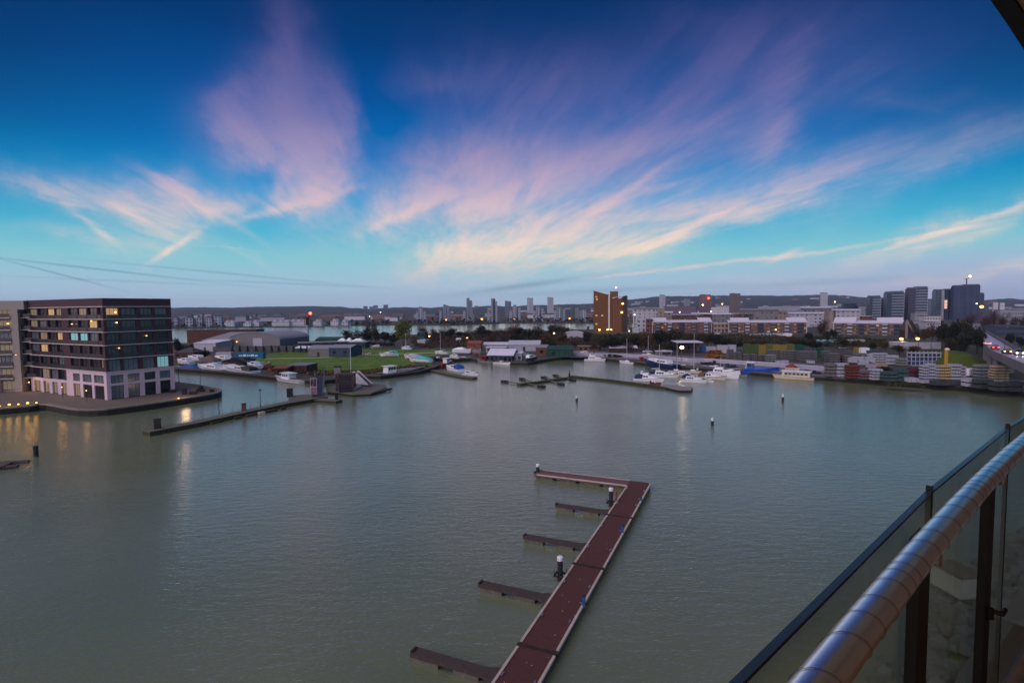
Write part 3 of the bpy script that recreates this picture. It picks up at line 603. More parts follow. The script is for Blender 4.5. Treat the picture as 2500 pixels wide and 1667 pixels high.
# pale two-storey base
xb=colx(SA,LA,697/zs,A,B)
BW=[[colx(SA,LA,a/zs,A,B),colx(SA,LA,b/zs,A,B)] for a,b in ((762,832),(860,952),(975,1075))]
CW=[[colx(SC,LC,a/zs,B,C),colx(SC,LC,b/zs,B,C)] for a,b in ((1143,1278),(1318,1443),(1490,1608),(1648,1760))]
st_=MB()
for F,L_a,Wn,x0 in ((SA,LA,BW,xb),(SC,LC,CW,0.0)):
    yo=-0.06
    xs=[x0]+[v for w in Wn for v in w]+[L_a+0.06]
    for i in range(0,len(xs),2): fbox(st_,F,xs[i],xs[i+1],yo,0.5,0.0,Z[2]-0.1)
    for (a,b) in Wn:
        fbox(st_,F,a,b,yo+0.004,0.496,Z[1]-0.25,Z[1]+0.35); fbox(st_,F,a,b,yo+0.004,0.496,Z[2]-0.85,Z[2]-0.104)
        fwin(F,a+0.02,0.05,b-a-0.04,Z[1]-0.35,0.25,rq.choice([glass_dark,glass_pale,glass_dark]) if F is SC else (glass_cream if a<BW[0][1] else glass_dark),2); fwin(F,a+0.02,Z[1]+0.36,b-a-0.04,Z[2]-Z[1]-1.26,0.25,rq.choice([glass_dark,glass_pale]),2)
AW=[[colx(SA,LA,a/zs,A,B),colx(SA,LA,b/zs,A,B)] for a,b in ((362,430),(455,518),(545,602),(635,694))]
xs=[0.0]+[v for w in AW for v in w]+[xb]
for i in range(0,len(xs),2): fbox(st_,SA,xs[i],xs[i+1]-0.004,-0.05,0.5,0.0,Z[1]+0.3)
for (a,b) in AW:
    fbox(st_,SA,a,b-0.004,-0.045,0.49,Z[1]-0.45,Z[1]+0.29); fwin(SA,a+0.02,0.03,b-a-0.04,Z[1]-0.5,0.3,glass_cream,1)
st_.build('stone_base',stone_lilac,bt)
# lamps on balconies of the block
def ceiling_lamp(parent,F,px,py,L,P0,P1,mt_,r=0.2):
    x=colx(F,L,px,P0,P1); w_=P0+(P1-P0).normalized()*x; z=zat(w_,py)-QZ; s=MB(); s.ball((0,0,0),r,8,0.6); o=s.build('balcony_lamp',mt_,parent); o.location=on_front(F,x,-0.12,z)
for px,py,F in ((187,791,0),(234.5,783.5,0)): ceiling_lamp(bt,SA,px,py,LA,A,B,amber)
for px,py in ((292.5,762),(294,787.5),(364.5,819.5),(296.5,849.5)): ceiling_lamp(bt,SC,px,py,LC,B,C,amber if py>800 else yellow_l)
# pale brick neighbour at the left border
a0=G(-330,968,QZ); a1=G(62,956,QZ); an=math.atan2(a1.y-a0.y,a1.x-a0.x); Ln=(a1-a0).length
nbd=thing('pale_apartment_block','pale brick apartment block with deep dark balconies at the left border','building',tuple(a0),an)
Ht=zat(a1,734)-QZ
s=MB(); s.box(0,Ln-2.4,0.9,16,0,Ht-3); s.box(Ln-2.4,Ln-0.7,0,16,0,Ht-2.4); s.build('wall',brick_ecru,nbd)
s=MB(); s.box(0,Ln+0.9,0.0,15,Ht-2.4,Ht); s.build('parapet',brick_ecru,nbd)
s=MB(); s.box(Ln-0.9,Ln+2.6,2.6,15,0,Ht-2.4); s.build('stair_bay',brick_dark,nbd)
s=MB()
for k in range(1,7): z=k*3.3+0.4; s.box(0,Ln-2.45,-0.3,0.9,z-0.12,z+0.12); s.box(Ln-0.85,Ln+2.5,1.0,2.6,z-0.1,z+0.1)
s.build('balcony_slabs',slab_white,nbd)
s=MB()
for k in range(1,7): z=k*3.3+0.4; s.box(0,Ln-2.5,-0.26,-0.2,z+0.12,z+1.15); s.box(Ln-0.82,Ln+2.45,1.04,1.1,z+0.1,z+1.1)
s.build('balustrades',balu,nbd)
for k in range(7):
    z=k*3.3+0.55
    for j in range(7):
        x=Ln-6.1-j*4.6+0.2
        window(nbd,x,z,3.3,2.45,0.84,rq.choice([glass_dark,glass_dark,glass_pale,glass_cream]) if k else glass_cream,2)
    window(nbd,Ln-0.6,z,2.6,2.4,2.54,rq.choice([glass_dark,glass_pale]),1)
s=MB()
for j in range(9): s.box(Ln-6.9-j*4.6+0.15,Ln-6.9-j*4.6+0.75,-0.25,0.9,0,3.55)
s.build('arcade_piers',stone_lilac,nbd)
for px,py in ((18,790),(38.5,866.5)):
    t_=[None]; x=Ln*0.8; w_=a0+(a1-a0).normalized()*x
    d=ray(px,py); den=((a1-a0).normalized()); tt=(a0.x*den.y-a0.y*den.x)/(d.x*den.y-d.y*den.x); hit=Vector((d.x*tt,d.y*tt,EYE+d.z*tt)); xx=(Vector((hit.x,hit.y,0))-Vector((a0.x,a0.y,0))).length
    s=MB(); s.ball((xx,0.2,hit.z-QZ),0.28,8,0.5); s.build('balcony_lamp',amber,nbd)
p0=G(71,951,QZ); ent=thing('lit_entrance','amber lit glazed entrance between the two apartment blocks','entrance',(p0.x+0.2,p0.y+1.2,QZ),an)
s=MB(); s.box(-0.9,2.3,0,0.3,0,5.4); s.build('panel',mat('amber_panel',rgb(180,120,40),emit=((1.0,0.55,0.08),0.55),var=0.3,scale=0.4),ent)
s=MB(); s.box(-1.0,-0.9,-0.1,0.3,0,5.5); s.box(2.3,2.4,-0.1,0.3,0,5.5); s.box(-0.9,2.3,-0.1,0.0,5.4,5.5); s.build('frame',frame_dark,ent)
# quay-edge lamps, their light on the paving
def bollard_lamp(px,py,label,mt_,r=0.22,power=0,grp=None,z=QZ,hgt=0.5,col=(1,.5,.12),back=0):
    p=G(px,py,z+hgt); t=thing('bollard_lamp',label,'lamp',(p.x,p.y,z),0,grp)
    s=MB(); s.cyl(0,0,0,hgt-r,0.09,8); s.build('post',frame_dark,t); s=MB(); s.ball((0,0,hgt),r,8,0.8); s.build('lamp',mt_,t)
    if power:
        ld=bpy.data.lights.new('lamp_light','POINT'); ld.energy=power; ld.color=col; ld.shadow_soft_size=0.25+back*.2; lo=bpy.data.objects.new('lamp_light',ld); COL.objects.link(lo); lo.parent=t; lo.location=(0,-0.6+back,hgt+0.3+back*.35)
    return t
for i,(px,py) in enumerate(((-1,991),(22.6,987.5),(45,986.6),(67.5,983.6),(89,983))):
    bollard_lamp(px,py,['amber lamp cut by the left border, first of the quay row','second amber lamp from the left border on the quay edge','small dim middle lamp of the amber quay row','brightest amber lamp of the quay row, second from its right end','rightmost small amber lamp of the quay row'][i],amber,0.26 if i in(1,3) else 0.19,22,'amber lamps along the quay edge')
bollard_lamp(436,972,'warm glowing lamp on the paving at the right end of the apartment block',amber_soft,0.2,300,None,QZ,0.35,(1,.62,.32),3.2)
for px,py,pw,lb_ in ((70,958,160,'dark lantern on a thin post in front of the lit entrance'),(150,972,80,'dark lantern on a thin post midway along the low arcade'),(210,982,40,'dark lantern on a thin post near the corner of the plum brick block')):
    p=G(px,py,QZ); ld=bpy.data.lights.new('wall_wash','POINT'); ld.energy=pw; ld.color=(1,.48,.12); ld.shadow_soft_size=0.3; lo=bpy.data.objects.new('wall_wash',ld); COL.objects.link(lo); lo.location=(p.x,p.y,QZ+2.6)
    t=thing('wall_lantern',lb_,'lamp',(p.x,p.y+0.3,QZ),0,'lanterns before the arcade'); s=MB(); s.cyl(0,0,0,2.7,0.05,6); s.build('post',frame_dark,t); s=MB(); s.ball((0,0,2.8),0.12,8); s.build('lamp',amber_soft,t)
# promenade railings, lamp posts, planters
def lamp_post(px,ytop,ybase,z,label,grp,r=0.07,head=frame_dark):
    b=G(px,ybase,z); t=thing('lamp_post',label,'lamp post',tuple(b),0,grp); H_=zat(b,ytop)-z
    s=MB(); s.cyl(0,0,0,0.6,r*1.8,8); s.cyl(0,0,0.6,H_-0.35,r,8); s.build('column',mat('lamp_column',rgb(58,66,84),rough=0.5),t)
    s=MB(); s.cyl(0,0,H_-0.35,H_-0.15,0.12,10,0.34); s.cyl(0,0,H_-0.15,H_,0.36,10,0.2); s.build('lantern',head,t); return t
lamp_post(490,905,948,QZ,'thin lamp post on the tip of the promenade',None)
lamp_post(437,900,935,QZ,'thin lamp post at the back edge of the promenade beside the block',None)
def railing(name,label,pts,z,h,post=2.0,mt_=None,rails=3,r=0.03,cat='railing'):
    P=[G(x,y,z) if len((x,y))==2 else None for x,y in pts]; o=P[0]; t=thing(name,label,cat,tuple(o))
    s=MB(); q=MB()
    for a,b in zip(P,P[1:]):
        L_b=(b-a).length; n=max(1,round(L_b/post))
        for i in range(n+1):
            p=a+(b-a)*i/n-o; s.cyl(p.x,p.y,0,h,r*1.3,5)
        for k in range(rails): zz_=h*(k+1)/rails; q.tube([a-o+Vector((0,0,zz_)),b-o+Vector((0,0,zz_))],r,5)
    s.build('posts',mt_ or frame_dark,t); q.build('rails',mt_ or frame_dark,t); return t
railing('promenade_railing','low dark railing round the back edge of the promenade tip',[(428,930),(488,937.5),(512,942),(534,947)],QZ,1.1,3.0,None,2,0.018)
for px,py,lab,w_ in ((423,958,'dark box planter left of the glowing lamp',1.2),(450,962,'dark upright cabinet on the promenade paving',1.0),(471,963,'low dark planter nearest the quay edge',1.6),(490,956,'dark planter round the foot of the tip lamp post',2.0),(517,957,'small round-edged bin near the promenade tip',0.9)):
    p=G(px,py,QZ); t=thing('planter',lab,'planter',tuple(p),0.3); s=MB(); hh=1.9 if 'cabinet' in lab else 0.9; s.box(-w_/2,w_/2,-0.4,0.4,0,hh*0.8); s.build('body',mat('planter_dark',rgb(40,34,36)),t)
    s=MB(); s.box(-w_/2-0.06,w_/2+0.06,-0.46,0.46,hh*0.8,hh*0.88); s.build('rim',frame_dark,t)
    if 'tip lamp' in lab:
        s=MB(); s.ball((0,0,1.1),0.7,8,0.8); s.build('shrub',mat('shrub_dark',rgb(30,34,24),bump=0.5),t)
for px,py in ((262,975+9),(145,985),(270,992)):
    pass
# ------------------------------------------------------------------ boats
hull_white=mat('hull_white',rgb(214,218,230),rough=0.3,var=0.06,scale=0.7); hull_cream=mat('hull_cream',rgb(196,190,176),rough=0.4,var=0.08)
hull_grey=mat('hull_grey',rgb(126,128,134),rough=0.5,var=0.15); navy=mat('hull_navy',rgb(22,34,84),rough=0.35,var=0.1); blue_h=mat('hull_blue',rgb(28,78,170),rough=0.4,var=0.12)
maroon=mat('maroon_paint',rgb(112,34,44),rough=0.5,var=0.2); boat_dark=mat('boat_dark',rgb(26,26,32),rough=0.5,var=0.2); cov_blue=mat('cover_blue',rgb(30,76,150),rough=0.8,var=0.2,bump=0.3,scale=3)
cov_navy=mat('cover_navy',rgb(28,48,92),rough=0.8,var=0.2,bump=0.3,scale=3); cov_turq=mat('cover_turquoise',rgb(60,168,170),rough=0.7,var=0.15,bump=0.3,scale=3); cov_rust=mat('cover_rust',rgb(118,72,60),rough=0.9,var=0.25,bump=0.4,scale=2)
cov_grey=mat('cover_grey',rgb(150,152,160),rough=0.8,var=0.15,bump=0.3,scale=3); cov_brown=mat('cover_brown',rgb(98,78,66),rough=0.9,var=0.2,bump=0.3,scale=3); wood_m=mat('varnished_wood',rgb(116,70,36),rough=0.5,var=0.25,scale=3)
mast_m=mat('mast_alloy',rgb(186,186,190),rough=0.4,var=0.05); boat_glass=mat('boat_glass',rgb(24,30,40),rough=0.12,var=0.1,spec=0.8); anti=mat('bottom_paint',rgb(30,32,44),rough=0.7,var=0.2)
LAND_BOATS=[]
def hull_secs(L,B,H,bow=0.55,n=9,stern=0.82):
    secs=[]
    for i in range(n):
        t=i/(n-1); b=B/2*(stern+(1-stern)*math.sin(min(1,t/0.45)*math.pi/2)) if t<0.45 else B/2*math.cos(((t-0.45)/0.55)**1.7*math.pi/2)
        b=max(b,0.04); sh=H*(1+bow*t**2.2); x=-L/2+L*t-(0 if t<1 else 0)
        rake=0.10*L*max(0,(t-0.7)/0.3)**2
        secs.append([(x+rake,-b,sh),(x+rake*0.4,-b*0.86,0.22*H),(x,-b*0.55,-0.35),(x,b*0.55,-0.35),(x+rake*0.4,b*0.86,0.22*H),(x+rake,b,sh)])
    return secs
def boat(name,label,p_stern,p_bow,hull=hull_white,style='cruiser',cat='boat',z=0.0,H=None,cabin=None,cover=None,mast=None,group=None,beam=None,stripe=None,deckm=None,dinghy=False,fly=False,turn=None):
    a=G(*p_stern,z); b=G(*p_bow,z); L=(b-a).length; c=(a+b)/2; ang=math.atan2((b-a).y,(b-a).x)
    if turn is not None: ang+=R_(turn)
    B=beam or min(4.4,L*0.32); H=H or 0.085*L+0.15
    onland=z>0.5; zo=0.75 if onland else 0.0
    t=thing(name,label,cat,(c.x,c.y,z),ang,group)
    s=MB(); s.smooth=False; S_=hull_secs(L,B,H)
    if zo: S_=[[(q[0],q[1],q[2]+zo) for q in g_] for g_ in S_]
    s.loft(S_); hu=s.build('hull',hull,t)
    s=MB(); s.tube([(g_[0][0],g_[0][1],g_[0][2]) for g_ in S_],0.05,5); s.tube([(g_[5][0],g_[5][1],g_[5][2]) for g_ in S_],0.05,5); s.build('rubbing_strake',stripe or boat_dark,hu)
    def body(nm,prof,w,m_,taper=0.86,par=t):
        q=MB(); n=len(prof); zb=min(p[1] for p in prof); zt=max(p[1] for p in prof)+1e-6
        f=lambda zz:(1-(1-taper)*(zz-zb)/(zt-zb))
        vs=[(p[0],-w/2*f(p[1]),p[1]+zo) for p in prof]+[(p[0],w/2*f(p[1]),p[1]+zo) for p in prof]
        q.add(vs,[tuple(range(n)),tuple(range(n,2*n))[::-1]]+[(i,n+i,n+(i+1)%n,(i+1)%n) for i in range(n)]); return q.build(nm,m_,par)
    def wins(par,x0,x1,z0,z1,w,k,ww=None):
        wd=(x1-x0)/k
        for sx in (-1,1):
            for i in range(k):
                q=MB(); q.box(x0+wd*i+wd*0.1,x0+wd*(i+1)-wd*0.1,sx*w/2-0.04,sx*w/2+0.04,z0+zo,z1+zo); q.build('window',boat_glass,par)
    cm=cabin or hull_white; d=H*0.95
    if style=='cruiser':
        h1=d+min(1.25,0.125*L+.2)
        body('foredeck',[(-L*.05,d),(L*.40,d+H*0.36),(L*.30,d+H*0.75),(L*.12,h1-0.25),(-L*.05,h1-0.25)],B*.66,cm)
        cb=body('cabin',[(-L*.30,d-.05),(L*.16,d-.05),(L*.05,h1),(-L*.27,h1)],B*.74,cm)
        wins(cb,-L*.24,L*.04,d+(h1-d)*.42,d+(h1-d)*.82,B*.70,3)
        q=MB(); q.add([(L*.145,-B*.27,d+.25+zo),(L*.145,B*.27,d+.25+zo),(L*.065,B*.25,h1-.12+zo),(L*.065,-B*.25,h1-.12+zo),(L*.165,-B*.27,d+.25+zo),(L*.165,B*.27,d+.25+zo),(L*.085,B*.25,h1-.12+zo),(L*.085,-B*.25,h1-.12+zo)],[(0,1,2,3),(4,5,6,7),(0,1,5,4),(1,2,6,5),(2,3,7,6),(3,0,4,7)]); q.build('windscreen',boat_glass,cb)
        if cover: body('canopy',[(-L*.46,d*.9),(-L*.20,d*.9),(-L*.14,h1+.12),(-L*.22,h1+.3),(-L*.42,h1-.1)],B*.78,cover,.8)
        if fly:
            fb=body('flybridge',[(-L*.24,h1),(L*.02,h1),(L*.05,h1+.55),(-L*.24,h1+.45)],B*.6,cm,.95); q=MB(); q.box(-L*.24,-L*.18,-B*.32,B*.32,h1+.9+zo,h1+1.05+zo); q.box(-L*.23,-L*.2,-B*.32,-B*.28,h1+zo,h1+.95+zo); q.box(-L*.23,-L*.2,B*.28,B*.32,h1+zo,h1+.95+zo); q.build('radar_arch',cm,t)
        q=MB(); q.tube([(g_[0][0],g_[0][1]*.92,g_[0][2]+.55) for g_ in S_[4:]]+[(g_[5][0],g_[5][1]*.92,g_[5][2]+.55) for g_ in S_[4:][::-1]],0.022,5)
        for g_ in S_[4:-1:2]:
            for k in (0,5): q.cyl(g_[k][0],g_[k][1]*.92,g_[k][2],g_[k][2]+.55,0.018,4)
        q.build('pulpit_rail',mast_m,t)
    elif style=='trawler':
        h1=d+1.9
        cb=body('wheelhouse',[(-L*.10,d),(L*.20,d),(L*.16,h1),(-L*.10,h1)],B*.62,cm,.92); wins(cb,-L*.07,L*.15,d+.9,h1-.35,B*.58,3)
        q=MB(); q.box(-L*.14,L*.22,-B*.36,B*.36,h1+zo,h1+.14+zo); q.build('cabin_roof',cm,cb)
        body('foredeck',[(L*.20,d),(L*.42,d+H*.3),(L*.36,d+H*.55),(L*.20,d+.55)],B*.5,cm)
        if cover: body('canopy',[(-L*.42,d),(-L*.1,d),(-L*.1,h1-.6),(-L*.38,h1-.9)],B*.7,cover,.8)
    elif style=='houseboat':
        h1=d+1.7; cb=body('deckhouse',[(-L*.40,d),(L*.34,d),(L*.30,h1),(-L*.40,h1)],B*.80,cm,.97); wins(cb,-L*.36,L*.26,d+.6,h1-.35,B*.79,6)
        q=MB(); q.box(-L*.43,L*.35,-B*.44,B*.44,h1+zo,h1+.12+zo); q.build('roof',cover or hull_cream,cb)
        q=MB(); q.tube([(g_[0][0],g_[0][1],g_[0][2]+.8) for g_ in S_],0.03,5); q.build('side_rail',mast_m,t)
    elif style=='barge':
        cb=body('hatch_coaming',[(-L*.15,d),(L*.34,d),(L*.32,d+.75),(-L*.15,d+.75)],B*.66,cover or boat_dark,.9); h1=d+2.3
        wh=body('wheelhouse',[(-L*.38,d),(-L*.17,d),(-L*.17,h1),(-L*.36,h1)],B*.62,cm,.95); wins(wh,-L*.36,-L*.18,d+1.1,h1-.3,B*.60,3)
        q=MB(); q.box(-L*.40,-L*.15,-B*.36,B*.36,h1+zo,h1+.12+zo); q.build('cabin_roof',hull_white,wh)
    elif style=='sail':
        body('coachroof',[(-L*.12,d),(L*.24,d+.1),(L*.14,d+.5),(-L*.12,d+.55)],B*.5,cm); mast=mast or 1.1*L
        q=MB(); q.tube([(L*.08,0,d+1.1+zo),(-L*.36,0,d+1.0+zo)],0.11,7); q.build('boom',cover or cov_blue,t)
    elif style=='covered':
        body('cover',[(-L*.49,d*.95),(L*.44,d*1.2),(L*.28,d+.5),(L*.02,d+1.25),(-L*.2,d+1.1),(-L*.45,d+.35)],B*.92,cover or cov_blue,.35)
    elif style=='open':
        q=MB(); q.box(-L*.05,L*.05,-B*.3,B*.3,d+zo,d+.7+zo); q.build('console',cm,t)
        q=MB(); q.box(-L*.54,-L*.47,-.18,.18,d-.2+zo,d+.6+zo); q.build('outboard',boat_dark,t)
    if mast:
        q=MB(); q.cyl(L*.08,0,d+zo,d+mast+zo,0.085,7,0.06); ms=q.build('mast',mast_m,t)
        q=MB(); q.box(L*.08-.03,L*.08+.03,-B*.28,B*.28,d+mast*.55+zo,d+mast*.55+.06+zo)
        q.build('spreader',mast_m,ms)
        q=MB()
        for e in ((L*.47,0),(-L*.47,0)): q.tube([(L*.08,0,d+mast+zo),(e[0],e[1],d+zo+.1)],0.012,4)
        q.build('stay_wire',boat_dark,ms)
    if onland:
        q=MB()
        for x in (-L*.28,L*.2):
            q.box(x-.12,x+.12,-B*.36,B*.36,0,.42)
            for sy in (-1,1): q.box(x-.08,x+.08,sy*B*.38-.07,sy*B*.38+.07,0,.95)
        q.build('cradle',cov_rust,t)
    return t
Bt='motor boat'; 
boat('motor_cruiser','white cruiser with raised wheelhouse at the left basin wall, right of the blue cover',(550,912),(488,905),hull_white,'cruiser',Bt,fly=True,cabin=hull_white)
boat('motor_cruiser','white cruiser with a dark stern moored in the middle of the left basin wall',(626,920),(549,910),hull_white,'cruiser',Bt,cabin=hull_white,stripe=boat_dark,cover=boat_dark)
boat('cabin_cruiser','small bright white cabin boat with three dark side windows beside the gangway',(741,937),(676,928),hull_white,'trawler',Bt,cabin=hull_white,H=1.0)
boat('covered_boat','grey boat under a bulging blue cover beside the apartment block',(487,907),(434,904),hull_grey,'covered',Bt,cover=cov_blue)
boat('motor_boat','white boat hauled out behind the blue covered one, bow to the left',(498,885),(462,882),hull_white,'cruiser',Bt,z=GZ)
boat('motor_boat','brownish covered boat hauled out left of the small dark shed',(532,890),(488,887),hull_grey,'covered',Bt,z=GZ,cover=cov_brown)
boat('motor_boat','white cruiser hauled out in front of the grey cabins',(567,888),(528,884),hull_white,'cruiser',Bt,z=GZ)
boat('motor_boat','dark hulled boat hauled out near the turquoise container',(612,893),(568,889),boat_dark,'covered',Bt,z=GZ,cover=boat_dark)
boat('river_barge','long white and grey barge with a tall wheelhouse, moored below the green field',(928,923),(1028,911),boat_dark,'barge','barge',cabin=hull_white,cover=hull_grey,H=1.5,stripe=hull_white)
boat('motor_boat','pale turquoise and white boat laid up on the grass by the footpath',(974,871),(930,872),hull_white,'cruiser',Bt,z=GZ,cover=cov_turq)
boat('covered_boat','white boat under a bright turquoise cover, nearest the water',(1052,888),(1003,885),hull_white,'covered',Bt,z=GZ,cover=cov_turq)
boat('covered_boat','white boat under a pale cover just behind the turquoise one',(1026,880),(990,877),hull_white,'covered',Bt,z=GZ,cover=cov_grey)
boat('motor_boat','small boat on a trailer before the yellow-green willow',(1004,856),(982,855),hull_white,'cruiser',Bt,z=GZ,mast=7)
boat('work_boat','dark workboat hauled out between the turquoise cover and the red barge',(1085,884),(1055,882),boat_dark,'open',Bt,z=GZ,cabin=hull_white)
boat('red_barge','red barge with a white top lying in the narrow inlet',(1074,899),(1104,893),maroon,'trawler','barge',cabin=hull_white,H=1.6)
boat('motor_cruiser','white cruiser with a blue cockpit cover halfway along the jetty',(1128,909),(1092,902),hull_white,'cruiser',Bt,cover=cov_blue)
boat('motor_cruiser','white cruiser with a dark side window at the outer end of the jetty',(1130,915),(1166,917),hull_white,'cruiser',Bt)
boat('motor_boat','small white cruiser in the inlet, left of the grey hull',(1120,879),(1150,880),hull_white,'cruiser',Bt,z=0)
boat('motor_boat','small white boat at the head of the inlet beside the red barge',(1119,878),(1099,876),hull_white,'cruiser',Bt,z=GZ)
boat('covered_boat','large boat under a domed white cover behind the inlet',(1106,864),(1147,865),hull_white,'covered',Bt,z=GZ,cover=hull_white,H=1.4)
boat('covered_boat','boat under a rust coloured cover right of the domed white one',(1142,864),(1172,865),hull_grey,'covered',Bt,z=GZ,cover=cov_rust,H=1.4)
boat('work_boat','grey hulled boat with a maroon cabin left of the floating boathouse',(1203,888),(1168,884),hull_grey,'trawler',Bt,cabin=maroon)
boat('motor_boat','low white speedboat moored before the floating boathouse',(1207,888),(1243,891),hull_white,'open',Bt)
boat('motor_cruiser','lone white cruiser against the quay wall left of the small yacht',(1427,881),(1475,882),hull_white,'cruiser',Bt,fly=True,mast=3)
boat('small_yacht','small white yacht with a bare mast at the middle of the back quay',(1552,889),(1515,886),hull_white,'sail','sailing boat',mast=9.5,cover=cov_navy)
boat('motor_yacht','navy hulled motor yacht with a white wheelhouse at the back quay',(1651,903),(1580,893),navy,'cruiser',Bt,cabin=hull_white,H=2.0,stripe=hull_white)
# the crowded berths on the right-hand pontoon
G1='boats crowded along the right-hand pontoon'
boat('motor_cruiser','white cruiser with a blue stern cover, first on the left of the crowded pontoon',(1548,929),(1616,933),hull_white,'cruiser',Bt,cover=cov_navy,group=G1,fly=True)
boat('motor_cruiser','long low white cruiser right behind the one with the blue stern cover',(1585,921),(1652,923),hull_white,'cruiser',Bt,group=G1)
boat('small_yacht','navy and white yacht whose mast rises left of the lamp',(1584,911),(1628,912),navy,'sail','sailing boat',cover=hull_white,group=G1,mast=9.5)
boat('motor_cruiser','pale cruiser with a wide white roof in the middle of the crowded berths',(1648,917),(1692,920),hull_cream,'cruiser',Bt,group=G1,cabin=hull_white)
boat('covered_boat','boat under a dark blue tarpaulin in the middle of the crowded berths',(1664,924),(1693,924),hull_grey,'covered',Bt,cover=cov_navy,group=G1)
boat('motor_cruiser','white cruiser in the front row, right of the pontoon corner',(1662,932),(1722,935),hull_white,'cruiser',Bt,group=G1)
boat('motor_boat','small white boat overlapping the bow of the front row cruiser',(1708,930),(1740,934),hull_white,'cruiser',Bt,group=G1)
boat('motor_cruiser','cruiser with a brown canvas top between the two big white ones',(1702,924),(1768,928),hull_cream,'cruiser',Bt,cover=cov_brown,group=G1)
boat('motor_yacht','largest white motor yacht, left of the small blue coaster',(1728,921),(1800,926),hull_white,'cruiser',Bt,fly=True,group=G1,H=1.9)
boat('motor_cruiser','white cruiser against the quay behind the largest white yacht',(1755,904),(1716,902),hull_white,'cruiser',Bt,group=G1)
boat('small_yacht','pale yacht with a tall bare mast right of the bright lamp',(1672,909),(1710,911),hull_cream,'sail','sailing boat',mast=13,cover=cov_navy,group=G1)
boat('small_yacht','yacht with a tall mast just left of the bright lamp',(1632,908),(1668,910),hull_cream,'sail','sailing boat',mast=11,cover=boat_dark,group=G1)
boat('motor_boat','small grey boat between the largest white yacht and the blue coaster',(1790,917),(1822,920),hull_grey,'open',Bt,group=G1,cabin=hull_white)
boat('blue_coaster','bright blue steel workboat with a cream funnel at the container quay',(1814,914),(1895,918),blue_h,'barge','work boat',cabin=blue_h,cover=blue_h,H=1.9,beam=4.6)
boat('houseboat','cream houseboat with a long row of dark windows right of the blue workboat',(1988,929),(1894,923),hull_cream,'houseboat','houseboat',cabin=hull_cream,cover=hull_white,H=0.9)
boat('covered_boat','maroon covered boat on the quay behind the cream houseboat',(1918,905),(1950,908),hull_cream,'covered',Bt,z=GZ,cover=maroon)
clad_dg=mat('launch_green',rgb(26,60,52),rough=.5)
for args,kw in (
 (('motor_boat','small white boat tucked between the floodlight column and the crowded berths',(1655,899),(1690,900),hull_white,'cruiser',Bt),{}),
 (('open_boat','dark open workboat against the quay behind the crowded berths',(1690,906),(1716,908),boat_dark,'open',Bt),{}),
 (('small_yacht','slender white yacht with a short mast behind the brown canvas top',(1738,913),(1775,916),hull_white,'sail','sailing boat'),{'mast':6,'cover':cov_navy}),
 (('motor_boat','little white cuddy boat at the stern of the largest white yacht',(1700,917),(1728,919),hull_white,'cruiser',Bt),{}),
 (('motor_boat','grey and white boat in the second row left of the dark blue tarpaulin',(1622,915),(1655,917),hull_grey,'cruiser',Bt),{'cabin':hull_white}),
 (('open_boat','low rust-red open boat at the bend of the walkway pontoon',(1588,937),(1612,940),maroon,'open',Bt),{}),
 (('motor_boat','small white boat lying behind the bow of the blue workboat',(1800,905),(1832,907),hull_white,'cruiser',Bt),{}),
 (('small_yacht','pale blue yacht laid up right of the turquoise covered boat',(1092,868),(1064,866),hull_white,'sail','sailing boat'),{'z':GZ,'mast':9,'cover':cov_turq}),
 (('motor_boat','white boat laid up behind the blue covered one by the hipped house',(470,893),(436,890),hull_white,'cruiser',Bt),{'z':GZ}),
 (('motor_boat','white boat laid up left of the long plank pile',(636,903),(606,899),hull_white,'cruiser',Bt),{'z':GZ}),
 (('covered_boat','boat under a grey cover laid up below the polytunnel',(1262,874),(1290,872),hull_white,'covered',Bt),{'z':GZ,'cover':cov_grey}),
 (('motor_boat','dark green launch laid up right of the boathouse annex',(1282,884),(1310,880),clad_dg,'cruiser',Bt),{'z':GZ,'cabin':hull_white}),
 (('motor_boat','white boat laid up at the corner of the back quay',(1440,868),(1412,868),hull_white,'cruiser',Bt),{'z':GZ}),
 (('small_yacht','small yacht with a bare mast laid up behind the pale barrier',(1600,874),(1570,872),hull_cream,'sail','sailing boat'),{'z':GZ,'mast':8}),
 (('motor_boat','small white boat laid up in front of the scrub near the willow',(932,852),(906,852),hull_grey,'cruiser',Bt),{'z':GZ,'cabin':hull_white}),
): boat(*args,**kw)
p=G(1825,915,0); t=thing('sail_bag','small cream sail furled upright on the bow of the blue workboat','sail',(p.x,p.y,2.2)); s=MB(); s.loft([[(-.7,-.25,0),(.7,-.25,0),(.7,.25,0),(-.7,.25,0)],[(-.45,-.2,1.4),(.4,-.2,1.4),(.4,.2,1.4),(-.45,.2,1.4)],[(-.2,-.08,2.6),(-.05,-.08,2.6),(-.05,.08,2.6),(-.2,.08,2.6)]]); s.build('cloth',hull_cream,t); s=MB(); s.cyl(-.3,0,-.3,2.8,.06,6); s.build('spar',mast_m,t)
p=G(1888,912,0); z_=zat(p,903.5); t=thing('deck_lamp','warm lit lamp at the stern of the blue workboat','lamp',(p.x,p.y,1.5)); s=MB(); s.cyl(0,0,0,z_-1.5,.05,6); s.build('post',boat_dark,t); s=MB(); s.ball((0,0,z_-1.5),.24,8); s.build('lamp',yellow_l,t)
ld=bpy.data.lights.new('lamp_light','POINT'); ld.energy=60; ld.color=(1,.6,.25); ld.shadow_soft_size=.3; lo=bpy.data.objects.new('lamp_light',ld); COL.objects.link(lo); lo.parent=t; lo.location=(0,-.6,z_-1.5)
